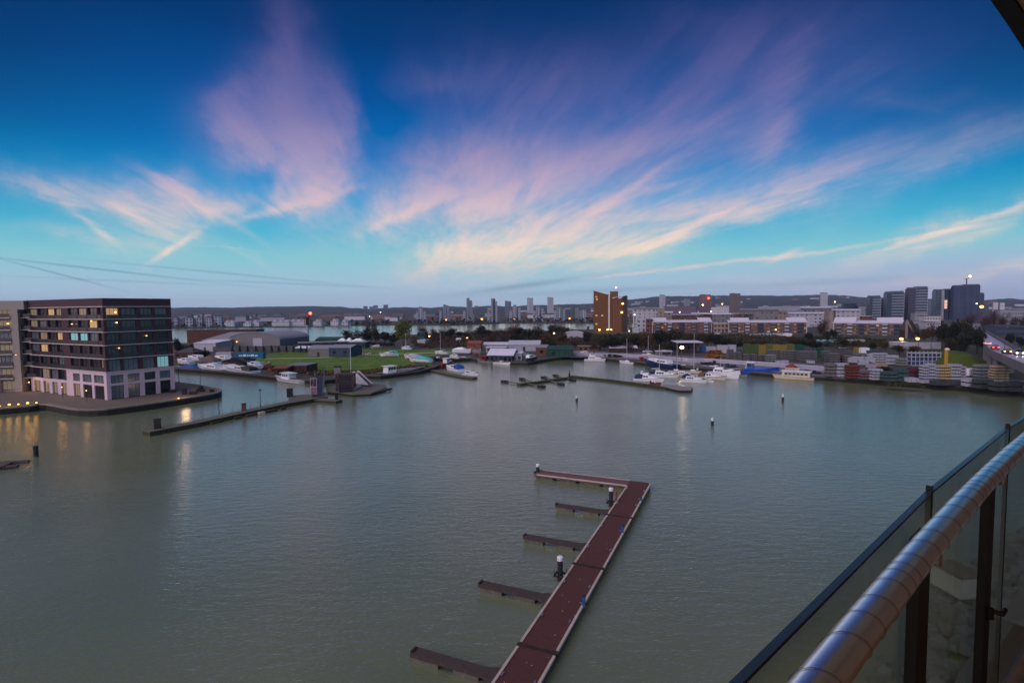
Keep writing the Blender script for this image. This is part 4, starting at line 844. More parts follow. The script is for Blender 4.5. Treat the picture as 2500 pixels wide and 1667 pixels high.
# ------------------------------------------------------------------ pontoons and the long pier
wd=mat('weathered_planks',rgb(92,90,84),scale=1.2,var=0.3,stretch=(8,1,1)); grn=mat('weedy_timber',rgb(52,54,38),scale=1.0,var=0.4); gal=mat('galvanised',rgb(120,122,130),rough=0.5,metal=0.3,var=0.1)
def pontoon(name,label,pts,w_,z=0.5,th=0.45,m_=wd,cat='pontoon',fl=True,side=True):
    P=[G(x,y,z) for x,y in pts]; o=P[0]; t=thing(name,label,cat,(o.x,o.y,0))
    s=MB(); along([xy(p-o) for p in P],-w_/2,w_/2,z-0.14,z,s); s.build('deck',m_,t)
    s=MB(); along([xy(p-o) for p in P],-w_/2+0.1,w_/2-0.1,-0.3,z-0.145,s)
    s.build('float',grn,t); return t,P
tp,P=pontoon('long_pier','long weathered pier with railing and lamp posts below the apartment block',[(357,1052),(480,1029),(600,1003),(700,982),(778,969)],2.6,0.9)
s=MB(); q=MB(); o=P[0]
for a,b in zip(P[:-1],P[1:]):
    d=(b-a).normalized(); n_=Vector((-d.y,d.x,0))*1.25; L_b=(b-a).length; k=int(L_b/2.2)
    for i in range(k): p_=a+d*(i*L_b/k)-o+n_; s.cyl(p_.x,p_.y,0.9,2.0,.04,5)
    for zz_ in (1.4,2.0): q.tube([a-o+n_+Vector((0,0,zz_-0.9)),b-o+n_+Vector((0,0,zz_-0.9))],.03,5)
s.build('railing_posts',gal,tp); q.build('railing_rails',gal,tp)
for f_,l_,sd in ((.30,2.2,0),(.42,1.6,0),(.50,2.6,1),(.56,1.4,1),(.62,3.0,1),(.70,1.2,0)):
    a=P[0].lerp(P[-1],f_)-o; d=(P[-1]-P[0]).normalized(); n_=Vector((d.y,-d.x,0)); c=a+n_*1.75
    s=MB(); s.prism([xy(c+d*u_*l_/2+n_*v_*.35) for u_,v_ in ((-1,-1),(1,-1),(1,1),(-1,1))],0.0,0.5); s.build('fender_raft',hull_cream if sd and l_<1.5 else grn,tp)
lamp_post(535,973,1012,0.9,'lamp post on the long pier, nearer its left end','lamp posts on the long pier')
lamp_post(636,950,994,0.9,'lamp post on the long pier, nearer the gangway','lamp posts on the long pier')
def crate(px,py,z,w_,d_,h_,label,m_,name='service_box',cat='box',rz=0.3):
    p=G(px,py,z); t=thing(name,label,cat,(p.x,p.y,z),rz); s=MB(); s.box(-w_/2,w_/2,-d_/2,d_/2,0,h_*.86); s.build('body',m_,t); s=MB(); s.box(-w_/2-.05,w_/2+.05,-d_/2-.05,d_/2+.05,h_*.86,h_); s.build('lid',frame_dark,t); return t
crate(596,1003,0.9,.8,.7,1.7,'red-brown service box standing halfway along the long pier',mat('rust_box',rgb(92,60,60)))
crate(385,1046,0.9,1.0,.8,1.9,'dark service box near the left end of the long pier',boat_dark)
crate(708,969,0.9,1.4,1.0,2.2,'dark hut post at the corner where the long pier widens',boat_dark)
crate(822,975,0.7,.8,.8,1.7,'dark bollard box at the right tip of the pier spur',boat_dark)
t=thing('pier_platform','weathered landing platform under the gangway at the end of the long pier','platform',tuple(G(705,968,.9)))
o=G(705,968,.9); s=MB(); s.prism([xy(G(x,y,.9)-o) for x,y in ((704,966),(800,958),(800,968),(704,979))],-.25,.02); s.build('deck',wd,t); s=MB(); s.prism([xy(G(x,y,.9)-o) for x,y in ((706,968),(798,960),(798,966),(706,976))],-1.2,-.255); s.build('float',grn,t)
pontoon('pier_spur','short mossy pontoon running right from the gangway foot',[(772,973),(828,977)],2.4,.7)
def truss(name,label,pa,za,pb,zb,w_,side_h=1.6,m_=gal,deck=None):
    a=G(*pa,za); b=G(*pb,zb); d=(b-a); L_b=d.length; ang=math.atan2(d.y,d.x); pit=math.asin(d.z/L_b); t=thing(name,label,'gangway',tuple(a),ang); t.rotation_euler=(0,-pit,ang)
    s=MB(); s.box(0,L_b,-w_/2,w_/2,-.12,0); s.build('deck',deck or boat_dark,t)
    for sy in (-1,1):
        s=MB(); y=sy*w_/2; n=int(L_b/2)
        s.tube([(0,y,side_h),(L_b,y,side_h)],.07,5); s.tube([(0,y,.02),(L_b,y,.02)],.09,5)
        for i in range(n): x=i*L_b/n; s.tube([(x,y,0),(x,y,side_h)],.05,4); s.tube([(x,y,0),(x+L_b/n,y,side_h)],.04,4)
        s.build('truss_side',m_,t)
    return t
truss('gangway','steep lattice gangway from the long pier up to the shore, left of two',(775,969),.95,(781,918),3.0,2.6)
truss('gangway','wide lattice gangway up to the shore beside the flagpole, right of two',(845,956),.9,(842,914),3.0,3.6,1.5,mat('old_steel',rgb(70,66,64),rough=0.7))
t=thing('hanging_frame','reddish-white framed gate leaning beside the left gangway','frame',tuple(G(758,966,.9)),.2); s=MB(); [s.box(*q) for q in ((0,.12,0,.1,0,4.6),(1.5,1.62,0,.1,0,4.6),(.12,1.5,0,.1,4.4,4.6),(.12,1.5,0,.1,2.2,2.4))]; s.build('frame',mat('pink_frame',rgb(176,136,148)),t)
s=MB(); s.box(.14,1.48,.03,.06,.1,2.1); s.build('mesh_panel',mat('pink_mesh',rgb(132,112,124)),t)
t=thing('marina_platform','broad floating timber platform beside the flagpole with a thin outer boom','platform',tuple(G(800,950,.7)))
o=G(800,950,.7); s=MB(); s.prism([xy(G(x,y,.7)-o) for x,y in ((796,948),(800,944),(848,943),(885,934),(940,938),(944,946),(905,960),(860,962),(830,958),(797,955))],-.3,.02); s.build('deck',wd,t)
s=MB(); s.prism([xy(G(x,y,.7)-o) for x,y in ((800,949),(848,945),(885,937),(938,940),(940,946),(904,959),(860,960.5),(832,956.5),(800,953))],-1.1,-.31); s.build('float',grn,t)
s=MB(); a_,b_=G(905,962,.4)-o,G(955,949,.4)-o; d_=(b_-a_).normalized(); n_=Vector((-d_.y,d_.x,0))*.35; s.prism([xy(a_-n_),xy(b_-n_),xy(b_+n_),xy(a_+n_)],-.5,-.05); s.build('outer_boom',boat_dark,t)
s=MB(); s.prism([xy(G(x,y,.7)-o) for x,y in ((856,950),(876,943),(884,946),(866,955))],.02,.5); s.build('pale_hatch',gal,t)
t=thing('timber_tower','tall dark timber landing stage below the right gangway','landing stage',tuple(G(845,958,0)),.1)
H_=zat(G(845,958,0),914); s=MB()
for x in (-2.2,2.2):
    for y in (-1.5,1.5): s.box(x-.2,x+.2,y-.2,y+.2,-1,H_)
for k in range(7): z_=H_*(k+.5)/7; s.box(-2.2,2.2,-1.62,-1.5,z_-.12,z_+.12); s.box(-2.2,2.2,1.5,1.62,z_-.12,z_+.12)
s.build('legs',mat('old_timber',rgb(62,50,46),var=.3),t); s=MB(); s.box(-2.6,2.6,-1.9,1.9,H_,H_+.25); s.build('deck',grn,t)
t=thing('white_stairs','white stepped boarding bridge folded beside the flagpole','stairs',tuple(G(862,936,GZ)),-.6)
s=MB(); s.extrude_y([(0,0),(6.5,0),(6.5,.4),(1.0,3.6),(0,3.6)],-.08,0); s.extrude_y([(0,0),(6.5,0),(6.5,.4),(1.0,3.6),(0,3.6)],1.6,1.68); s.build('side_panels',mat('dull_white',rgb(176,176,190)),t)
s=MB(); [s.box(.3+k*.75,1.2+k*.75,.0,1.6,3.1-k*.42,3.2-k*.42) for k in range(8)]; s.build('steps',gal,t)
b=G(857,917,GZ); t=thing('flagpole','tall white flagpole on the shore between the gangways and the barge','flagpole',tuple(b)); H_=zat(b,850)-GZ; s=MB(); s.cyl(0,0,.5,H_,.11,8,.07); s.build('pole',hull_white,t); s=MB(); s.box(-.4,.4,-.4,.4,0,.5); s.build('base',cop_m,t); s=MB(); s.ball((0,0,H_+.1),.16,8); s.build('finial',hull_white,t)
crate(825,918,GZ,2.0,1.6,3.4,'pale grey kiosk at the head of the right gangway',gal,'kiosk','kiosk',.1)
b=G(799,914,GZ); t=thing('signal_pole','thin grey pole standing left of the flagpole at the field edge','pole',tuple(b)); H_=zat(b,868)-GZ; s=MB(); s.cyl(0,0,.3,H_,.07,6,.04); s.build('shaft',gal,t); s=MB(); s.box(-.25,.25,-.25,.25,0,.3); s.build('base',cop_m,t)
# jetty in the inlet
pontoon('boat_jetty','grey jetty slanting out from the inlet with cruisers alongside',[(1058,903),(1100,912),(1135,919),(1160,921)],2.6,.6)
# the two finger pontoons in mid basin and the long one to the right
def small_fingers(par,o,P,specs):
    for i,(x0,y0,x1,y1) in enumerate(specs):
        a=G(x0,y0,.45)-o; b=G(x1,y1,.45)-o; d=(b-a).normalized(); n_=Vector((-d.y,d.x,0)); s=MB(); s.prism([xy(a-n_*.4),xy(b-n_*.4),xy(b+n_*.4),xy(a+n_*.4)],.3,.45); f=s.build('finger',wd,par)
        s=MB(); c=b-d*1.2; s.prism([xy(c-d*1.1-n_*.75),xy(c+d*1.1-n_*.75),xy(c+d*1.1+n_*.75),xy(c-d*1.1+n_*.75)],-.2,.6); s.build('end_float',boat_dark,f)
tf,P=pontoon('finger_pontoon','low dark pontoon with thin side fingers in mid basin',[(1266,937),(1330,929),(1392,920)],1.8,.55,m_=grn)
o=Vector((P[0].x,P[0].y,0)); small_fingers(tf,o,P,[(1266,935,1226,929),(1300,932,1272,923),(1290,936,1328,943),(1350,926,1325,919),(1345,929,1374,937),(1375,922,1354,914.5),(1380,921,1402,927)])
tg,P=pontoon('walkway_pontoon','long thin dark pontoon running from mid basin right to the crowded berths',[(1392,917),(1480,926),(1560,936),(1620,944),(1688,950)],2.2,.6,m_=grn)
s=MB(); o=P[0]
for k in range(14): p_=P[0].lerp(P[2],k/13)-o; s.cyl(p_.x,p_.y+.8,.55,1.7,.035,5)
s.build('railing_posts',gal,tg)
t=thing('berth_slab','pale concrete end float of the walkway pontoon','float',tuple(G(1612,944,0))); o=G(1612,944,0); s=MB(); s.prism([xy(G(x,y,.75)-o) for x,y in ((1612,941),(1625,937),(1690,944),(1687,951),(1660,951))],-.2,.72); s.build('deck',mat('float_pale',rgb(128,124,128),var=.15),t); s=MB(); s.prism([xy(G(x,y,.75)-o) for x,y in ((1611,941.6),(1659,951.8),(1688,951.8),(1688,952.2),(1610,942))],-.3,.5); s.build('fender',boat_dark,t)
def person(px,py,z,label,top,leg,ang=0.0,pose='stand'):
    p=G(px,py,z); t=tag(thing('person',label,'person',(p.x,p.y,z),ang)); h=1.74
    me=bpy.data.meshes.new('body'); V_=[(0,0,.95),(0,0,1.15),(0,0,1.42),(0,0,1.54),(0,.01,1.68),(.10,0,.92),(.11,.02,.50),(.12,0,.07),(.12,-.13,.03),(-.10,0,.92),(-.12,-.03,.50),(-.14,.03,.07),(-.14,-.1,.03),(.19,0,1.40),(.25,.02,1.12),(.24,-.08,.88),(-.19,0,1.40),(-.25,.02,1.12),(-.24,-.06,.88)]
    E2=[(0,1),(1,2),(2,3),(3,4),(0,5),(5,6),(6,7),(7,8),(0,9),(9,10),(10,11),(11,12),(2,13),(13,14),(14,15),(2,16),(16,17),(17,18)]
    me.from_pydata(V_,E2,[]); me.materials.append(top); o=obj('body',me,t); sm=o.modifiers.new('skin','SKIN'); rad=[.16,.15,.17,.06,.10,.10,.07,.05,.045,.10,.07,.05,.045,.07,.05,.04,.07,.05,.04]
    for v_,r_ in zip(me.skin_vertices[0].data,rad): v_.radius=(r_,r_*.8)
    me.skin_vertices[0].data[0].use_root=True; o.modifiers.new('sub','SUBSURF').levels=1
    s=MB(); s.loft([[( .19,-.13,.93),(-.19,-.13,.93),(-.19,.13,.93),(.19,.13,.93)],[(.24,-.12,.10),(-.24,-.14,.10),(-.24,.12,.10),(.24,.12,.10)]]); s.build('trousers',leg,t)
    s=MB(); s.ball((0,.01,1.72),.105,8); s.build('hair',boat_dark,t); return t
person(1390,918,.6,'person in a red jacket standing on the mid-basin pontoon',red_m,boat_dark,.4)
# ------------------------------------------------------------------ sheds, terraces and yards between the basin and the river
roof_grey=mat('sheet_roof',rgb(128,130,142),scale=0.4,var=0.15,stretch=(6,1,1),rough=0.6); roof_pale=mat('pale_metal_roof',rgb(196,196,216),scale=0.5,var=0.06,rough=0.5); roof_dark=mat('dark_roof',rgb(64,62,68),scale=0.6,var=0.2)
clad_grey=mat('grey_cladding',rgb(112,112,118),scale=0.5,var=0.15,stretch=(5,1,1)); clad_teal=mat('teal_cladding',rgb(46,66,74),scale=0.5,var=0.2,stretch=(5,1,1)); clad_white=mat('white_cladding',rgb(160,162,176),scale=0.5,var=0.08)
brick_red=mat('red_brick',rgb(100,68,58),scale=0.9,var=0.25,stretch=(1,1,3),detail=8); brick_brown=mat('brown_brick',rgb(96,70,54),scale=0.7,var=0.22,stretch=(1,1,3),detail=8); brick_deep=mat('deep_brick',rgb(84,52,46),scale=0.8,var=0.25,detail=7)
render_c=mat('cream_render',rgb(134,124,118),scale=0.5,var=0.1); clad_blue=mat('blue_cladding',rgb(58,70,90),scale=0.5,var=0.2,stretch=(5,1,1)); clad_grn=mat('green_cladding',rgb(30,66,60),scale=0.5,var=0.2)
door_m=mat('door_dark',rgb(48,48,56),rough=0.6); timber_d=mat('dark_timber',rgb(60,44,38),var=0.3)
def house(name,label,cat,x0,x1,yb,ye,dep,roof='flat',yr=None,wall=clad_grey,rm=roof_grey,win=0,wz=None,rows=1,door=1,yb1=None,z=GZ,group=None,glz=None,over=0.25,ht=None,wh=None):
    yb1=yb if yb1 is None else yb1
    a,ang,L=front_frame(x0,yb,x1,yb1,z); t=thing(name,label,cat,tuple(a),ang,group)
    H_=ht or max(1.8,zat(a,ye)-z); 
    R__=(zat(a,yr)-z) if yr else H_+0.3
    s=MB(); s.box(0,L,0,dep,0,H_)
    if roof in('gable_x',): s.extrude_x([(0.01,H_),(dep-0.01,H_),(dep/2,R__-0.05)],0.01,L-0.01)
    if roof=='gable_y': s.extrude_y([(0.01,H_),(L-0.01,H_),(L/2,R__-0.05)],0.01,dep-0.01)
    if roof=='arch': s.extrude_y([(L/2-L/2*math.cos(k*math.pi/12),H_+(R__-H_)*math.sin(k*math.pi/12)) for k in range(13)],0.01,dep-0.01)
    s.build('wall',wall,t)
    s=MB(); o=over
    if roof=='flat': s.box(-o,L+o,-o,dep+o,H_+0.003,H_+0.28)
    elif roof=='mono': s.extrude_x([(-o,H_+0.02),(dep+o,R__),(dep+o,R__+.18),(-o,H_+.2)],-o,L+o)
    elif roof=='gable_x':
        for pr_ in ([(-o,H_-o*.2),(dep/2,R__),(dep/2,R__+.16),(-o,H_+.14)],[(dep/2,R__),(dep+o,H_-o*.2),(dep+o,H_+.14),(dep/2,R__+.16)]): s.extrude_x(pr_,-o,L+o)
    elif roof=='gable_y':
        for pr_ in ([(-o,H_-.1),(L/2,R__),(L/2,R__+.16),(-o,H_+.1)],[(L/2,R__),(L+o,H_-.1),(L+o,H_+.1),(L/2,R__+.16)]): s.extrude_y(pr_,-o,dep+o)
    elif roof=='hip':
        q=min(dep/2,L/2)*.95; s.add([(-o,-o,H_),(L+o,-o,H_),(L+o,dep+o,H_),(-o,dep+o,H_),(q,dep/2,R__),(L-q,dep/2,R__)],[(0,3,2,1),(0,1,5,4),(1,2,5),(2,3,4,5),(3,0,4)])
    elif roof=='arch':
        pr_=[(L/2-(L/2+.1)*math.cos(k*math.pi/14),H_+(R__-H_+.15)*math.sin(k*math.pi/14)) for k in range(15)]; pi_=[(L/2-(L/2-.05)*math.cos(k*math.pi/14),H_+(R__-H_)*math.sin(k*math.pi/14)) for k in range(15)][::-1]
        for k in range(14): s.extrude_y([pr_[k],pr_[k+1],pi_[13-k],pi_[14-k]],-o,dep+o)
    s.build('roof',rm,t)
    if win:
        fh=H_/rows; w_=min(1.6,L/win*.55) if wh is None else wh[0]; h_=min(1.4,fh*.5) if wh is None else wh[1]
        for r_ in range(rows):
            for k in range(win):
                window(t,L*(k+.5)/win-w_/2,fh*(r_+.5)-h_*.45,w_,h_,-0.05,glz[(r_*7+k*3)%len(glz)] if glz else glass_dark,1)
    if door: s=MB(); dx_=L*.5+(L/win*.5 if win else 0); s.box(dx_-.6 if not win else dx_-.5,dx_+.6 if not win else dx_+.5,-.06,.0,0,min(2.2,H_*.8)); s.build('door',door_m,t)
    return t,L,H_
bd='building'
house('brick_shed','long dark red flat-roofed building beyond the vaulted warehouse','building',457,626,838,807.5,14,'flat',wall=brick_deep,rm=roof_dark,win=8,yb1=836)
t,L,H_=house('warehouse','grey warehouse with a broad vaulted roof beside the river','warehouse',560,684,850,829,34,'arch',812,wall=clad_grey,rm=roof_grey,win=0,door=0)
s=MB(); s.box(L*.48,L*.66,-.3,0,.2,H_*1.15); s.build('white_annex',clad_white,t); s=MB(); s.ball((L*.16,-.4,H_*.75),.35,8); s.build('wall_lamp',amber,t)
house('shed','grey wing with a low sloping roof at the left of the vaulted warehouse','shed',495,562,851,831,26,'mono',816,wall=clad_grey,rm=roof_grey,door=0)
house('shed','pale grey flat-roofed shed left of the vaulted warehouse','shed',474,527,858,838,14,'mono',833,wall=clad_white,rm=roof_pale,win=0)
house('small_house','hip-roofed brick house beside the apartment block','house',426,473,876,861,9,'hip',849,wall=brick_deep,rm=roof_dark,win=3)
house('slatted_shed','small slatted shed on stilts at the right of the vaulted warehouse','shed',646,681,836,824,6,'flat',wall=clad_grey,rm=roof_dark,win=2)
t,L,H_=house('boundary_wall','long grey boundary wall behind the row of conifers','wall',520,745,860,848,.4,'flat',wall=mat('grey_wall',rgb(84,84,92),scale=.3,var=.2),rm=cop_m,door=0,over=.08,yb1=856)
house('cabin_row','low teal cabins right of the boundary wall, under three pale tents','building',728,852,851,838,9,'flat',wall=clad_teal,rm=roof_grey,win=11,yb1=847)
house('green_shed','long dark green shed with a rounded roof in front of the river','shed',770,852,840,830,12,'gable_x',824,wall=clad_grn,rm=clad_grn,win=0)
house('green_cabin','dark green cabin block ending the row left of the scrub','building',852,892,850,836,9,'flat',wall=clad_grn,rm=roof_grey,win=4)
for i,(x0,x1,yb,yt,lab) in enumerate(((822,843,834,826,'first small white tent roof above the teal cabins'),(843,856,834,825,'second, narrowest white tent roof above the teal cabins'),(855,888,834,826.5,'long white tent roof at the right end of the teal cabins'))):
    a,ang,L=front_frame(x0,yb+12,x1,yb+12,GZ); zt=zat(a,yt); zb=zat(a,yb); t=thing('tent',lab,'tent',tuple(a),ang,'white tents'); s=MB(); s.extrude_x([(0,0),(5,0),(5,zb-GZ),(0,zb-GZ)],0.1,L-.1); s.build('side',clad_grn,t)
    s=MB(); q=min(L*.35,4); s.add([(0,-.2,zb-GZ),(L,-.2,zb-GZ),(L,5.2,zb-GZ),(0,5.2,zb-GZ),(q,2.5,zt-GZ),(L-q,2.5,zt-GZ)],[(0,3,2,1),(0,1,5,4),(1,2,5),(2,3,4,5),(3,0,4)]); s.build('canvas',hull_white,t)
house('boat_shed','blue-grey boat shed with a low pitched roof on the green field','shed',803,856,872,849,14,'gable_x',844,wall=clad_blue,rm=roof_grey,win=2)
house('grey_shed','open-fronted grey lean-to joined to the blue boat shed','shed',752,803,871,852,12,'gable_x',845,wall=clad_grey,rm=roof_grey,win=0)
house('low_shed','long low pale-roofed shed left of the grey lean-to','shed',722,756,860,850,6,'gable_x',846,wall=clad_teal,rm=roof_pale,win=0)
t,L,H_=house('brick_hut','low brick hut with a flat pale roof above the basin wall','hut',700,748,909,893,9,'flat',wall=brick_deep,rm=gal,win=2,glz=[glass_dark])
house('dark_shed','black-timber hipped shed behind the left basin wall','shed',546,600,893,880,7,'hip',874,wall=timber_d,rm=boat_dark,win=0)
house('hedge_block','low red-brown brick store above the basin wall left of the hut','hut',668,700,913,900,4,'mono',896,wall=brick_deep,rm=cov_rust,win=1)
# the floating boathouse and polytunnel
t,L,H_=house('floating_boathouse','blue-walled floating boathouse under a wide pale roof','boathouse',1196,1250,886,866,8,'gable_x',853.5,wall=clad_blue,rm=roof_pale,win=5,over=1.0,yb1=887,z=.3)
house('boathouse_annex','grey-white panelled end block of the floating boathouse','boathouse',1250,1274,885,863,9,'flat',wall=clad_white,rm=roof_pale,win=2,door=0,z=.3)
t,L,H_=house('polytunnel','long ribbed grey polytunnel behind the floating boathouse','polytunnel',1241,1318,857,842,11,'gable_x',833,wall=mat('tunnel_film',rgb(150,156,172),scale=.3,var=.15,stretch=(8,1,1)),rm=mat('tunnel_film2',rgb(158,164,180),scale=.3,var=.12,stretch=(10,1,1)),win=0)
house('yard_office','white cabin with four round-cornered windows left of the polytunnel','cabin',1187,1236,860,848,5,'flat',wall=clad_white,rm=roof_pale,win=4)
house('long_shed','long lilac-grey shed behind the white cabin','shed',1176,1240,852,842,8,'mono',838,wall=clad_grey,rm=roof_pale,win=0)
house('brick_store','brown brick store right of the polytunnel','store',1308,1336,868,849,8,'mono',845,wall=brick_brown,rm=roof_grey,win=1)
house('net_shed','dark green netted shed with a grey roof at the corner of the basin','shed',1336,1400,872,854,10,'mono',848,wall=clad_grn,rm=clad_grn,win=2)
house('rust_store','rust-red corrugated store among the laid-up boats','store',1141,1174,853,839,7,'gable_x',833,wall=cov_rust,rm=cov_rust,win=0)
house('low_hut','small pale roofed hut at the edge of the scrub','hut',1114,1124,836,829,3,'gable_x',826,wall=clad_white,rm=roof_pale,win=0)
house('white_dome_shed','rounded white shed in front of the brick tower','shed',1377,1424,826,815,12,'arch',810,wall=clad_white,rm=roof_pale,door=0)
house('control_cabin','dark two-storey control cabin on a white base beside the willow','cabin',1019,1037,836,812,7,'flat',wall=clad_teal,rm=roof_dark,win=2,rows=2)
house('white_plinth','white low plinth under the dark control cabin','plinth',1018,1038,838.5,831,9,'flat',wall=clad_white,rm=clad_white,win=0,door=0,over=.02)
t,L,H_=house('canopy_building','dark quay building under a flat overhanging pale roof beside the bright lamp','building',1663,1700,862,836,9,'flat',wall=mat('plum_cladding',rgb(52,42,56)),rm=roof_pale,win=3,over=2.6)
house('white_dome_tent','rounded white storage dome before the cream block','dome',1544,1560,812,806,8,'arch',802,wall=clad_white,rm=hull_white,door=0)
house('quay_hut','grey hut with a pale roof on the back quay','hut',1602,1640,868,858,6,'flat',wall=clad_grey,rm=roof_pale,win=3)
t,L,H_=house('quay_canopy','long thin pale canopy on the back quay behind the small yacht','canopy',1488,1556,861,850,5,'mono',846,wall=timber_d,rm=roof_pale,win=0)
house('red_container_shed','low rust-red and pink cabins at the left end of the back quay','shed',1411,1462,857,846,6,'flat',wall=cov_rust,rm=clad_grey,win=4)
# radar mast
b=G(752,833,GZ); H_=zat(b,772)-GZ; t=thing('radar_mast','tall pale mast topped by a dark lattice cabin with a red light','mast',tuple(b))
s=MB(); s.cyl(0,0,0,H_*.72,.75,10,.6); s.build('column',mat('mast_pale',rgb(150,156,180),rough=.5),t)
s=MB(); s.box(-1.7,1.7,-1.7,1.7,H_*.66,H_*.70); [s.box(x-.12,x+.12,y-.12,y+.12,H_*.70,H_) for x in(-1.5,1.5) for y in(-1.5,1.5)]; [s.box(-1.6,1.6,y-.1,y+.1,z_,z_+.25) for y in(-1.5,1.5) for z_ in(H_*.78,H_*.88,H_*.97)]; [s.box(x-.1,x+.1,-1.6,1.6,z_,z_+.25) for x in(-1.5,1.5) for z_ in(H_*.781,H_*.881,H_*.971)]; s.box(-.9,.9,-.9,.9,H_*.70,H_*.95); s.build('lattice_cabin',mat('mast_dark',rgb(58,30,38)),t)
s=MB(); s.ball((2.2,0,zat(b,765)-GZ),.95,10); s.build('red_light',red_l,t); s=MB(); s.tube([(1.4,0,H_),(2.2,0,zat(b,765)-GZ)],.12,5); s.build('light_arm',boat_dark,t)
# brick tower by the river
TB=488.0
a=G(1449,805.5,3.0); b_=G(1530,803.5,3.0); tw=thing('brick_tower','brown brick tower block with a swept roofline and a lit stair strip','tower',(a.x,a.y,GZ),-math.atan2(a.x,a.y)-.02); 
tbrick=mat('tower_brick',rgb(104,70,46),scale=.6,var=.16,stretch=(1,1,3),detail=8)
def tx(px): return (px-1449)/scale_at(a)
def tz(py): return zat(a,py)-GZ
prof=[(tx(1449),0),(tx(1489),0),(tx(1489),tz(720)),(tx(1478),tz(718)),(tx(1464),tz(714)),(tx(1449),tz(709))]
s=MB(); s.extrude_y(prof,0,16); s.build('main_slab',tbrick,tw)
s=MB(); s.box(tx(1489)+.003,tx(1508),1.2,14,0,tz(712)); s.build('core',tbrick,tw)
s=MB(); s.box(tx(1492),tx(1516),-2.4,1.19,0,tz(729)); s.box(tx(1516)+.003,tx(1519),-1,6,0,tz(727)); s.build('east_wing',tbrick,tw)
s=MB(); s.box(tx(1519)+.006,tx(1529),-.5,13,0,tz(723)); s.build('balcony_wing',brick_deep,tw)
s=MB(); s.extrude_y([(tx(1494),tz(729)+.003),(tx(1529),tz(723)+.3),(tx(1529),tz(721)),(tx(1519),tz(725)),(tx(1494),tz(727))],-2.5,4); s.build('wing_roof',roof_pale,tw)
tglass=mat('tower_window',rgb(74,56,46),rough=.3); tframe=mat('tower_frame',rgb(84,62,48)); nfl=17; fh=(tz(722))/nfl
s=MB()
for k in range(1,nfl): s.box(tx(1519)+.2,tx(1530.5),-1.9,-.55,k*fh-.1,k*fh+.12); s.box(tx(1519)+.2,tx(1530.5),-1.9,-1.8,k*fh+.12,k*fh+1.1)
s.build('balconies',roof_dark,tw)
for k in range(1,nfl+1):
    z_=k*fh*.97; o=window(tw,tx(1484.5),z_,1.5,1.5,-.06,mat('stair_glass',rgb(200,190,180),emit=((1.0,.9,.75),.12)),1,slab_white); o.name='stair_window'
for k in range(nfl):
    for j,x in enumerate((1454.5,1461.5,1468.5,1475.5)):
        if (k*3+j)%4==0: window(tw,tx(x),k*fh*.96+1.0,1.1,1.0,-.06,tglass,1,tframe)
for px,py,m_ in ((1456,725,glass_warm),(1457,731,glass_warm),(1456,770,glass_warm),(1470,770.5,glass_warm),(1456,791,glass_warm),(1518.7,742,yellow_l),(1516.7,763,yellow_l)):
    s=MB(); s.cb(tx(px),-.1 if px<1500 else -2.7,tz(py),1.7 if px<1500 else 1.5,.2,1.3); s.build('lit_window',m_,tw)
s=MB(); s.cyl(tx(1503.5),8,tz(712),tz(703),.15,6); s.build('aerial',boat_dark,tw); s=MB(); s.ball((tx(1503.5),8,tz(702.3)),.75,8); s.build('beacon',mat('pink_beacon',(1,.4,.4),emit=((1,.36,.30),6)),tw)
def lamp(px,py,yb,label,mt_=yellow_l,r=.3,z=GZ,power=0,col=(1,.62,.25),cat='street lamp',name='street_lamp',grp=None,dz=0):
    b=G(px,yb,z); H_=zat(b,py)-z; t=thing(name,label,cat,tuple(b),0,grp); s=MB(); s.cyl(0,0,0,H_,.09,6,.06); s.tube([(0,0,H_),(0,-.7,H_+.1)],.05,5); s.build('column',mat('lamp_column',rgb(58,66,84)),t); s=MB(); s.ball((0,-.7,H_),r,8,.7); s.build('lamp',mt_,t)
    if power: ld=bpy.data.lights.new('lamp_light','POINT'); ld.energy=power; ld.color=col; ld.shadow_soft_size=.9; lo=bpy.data.objects.new('lamp_light',ld); COL.objects.link(lo); lo.parent=t; lo.location=(0,-1.6,H_-.4)
    return t
lamp(1463,805,812,'street lamp under the brick tower, left of three',yellow_l,.9,GZ,300); lamp(1483,804.5,812,'street lamp under the brick tower, middle of three',yellow_l,.8,GZ,300); lamp(1491.5,804.5,812,'street lamp under the brick tower, right of three',yellow_l,.8,GZ,300)
lamp(1049,820.5,842,'yellow street lamp right of the dark control cabin',yellow_l,.5,GZ,200); lamp(1141,824.5,846,'orange street lamp over the rust-red store',amber,.45,GZ,200); lamp(1352.5,813,838,'pale yellow street lamp in the scrub left of the white dome',yellow_l,.5,GZ,200)
lamp(1663,847.5,884,'bright floodlight on a column over the crowded berths',flood_l,.8,GZ,380,(1,.78,.45)); lamp(1892.5,804.8,822,'orange lamp in front of the middle brick terrace',yellow_l,.55,GZ,200)
lamp(2197.5,827,846,'bright orange lamp on a column, left of the pair by the white trailers',amber,.95,GZ,500,(1,.5,.15)); lamp(2237,826.5,846,'bright orange lamp on a column, right of the pair by the white trailers',amber,.9,GZ,500,(1,.5,.15))
for px,y0,yb,lab in ((1797,822,884,'tall column without a light behind the pipe stacks, left'),(1873,822,850,'tall column without a light before the middle terrace'),(1085,815,860,'thin column rising from the laid-up boats'),(1287,775,850,'thin tall mast-like column in the scrub belt'),(2012,835,880,'thin column between the green bins'),(1652,840,900,'pale column just left of the floodlight')):
    lamp(px,y0,yb,lab,gal,.12)
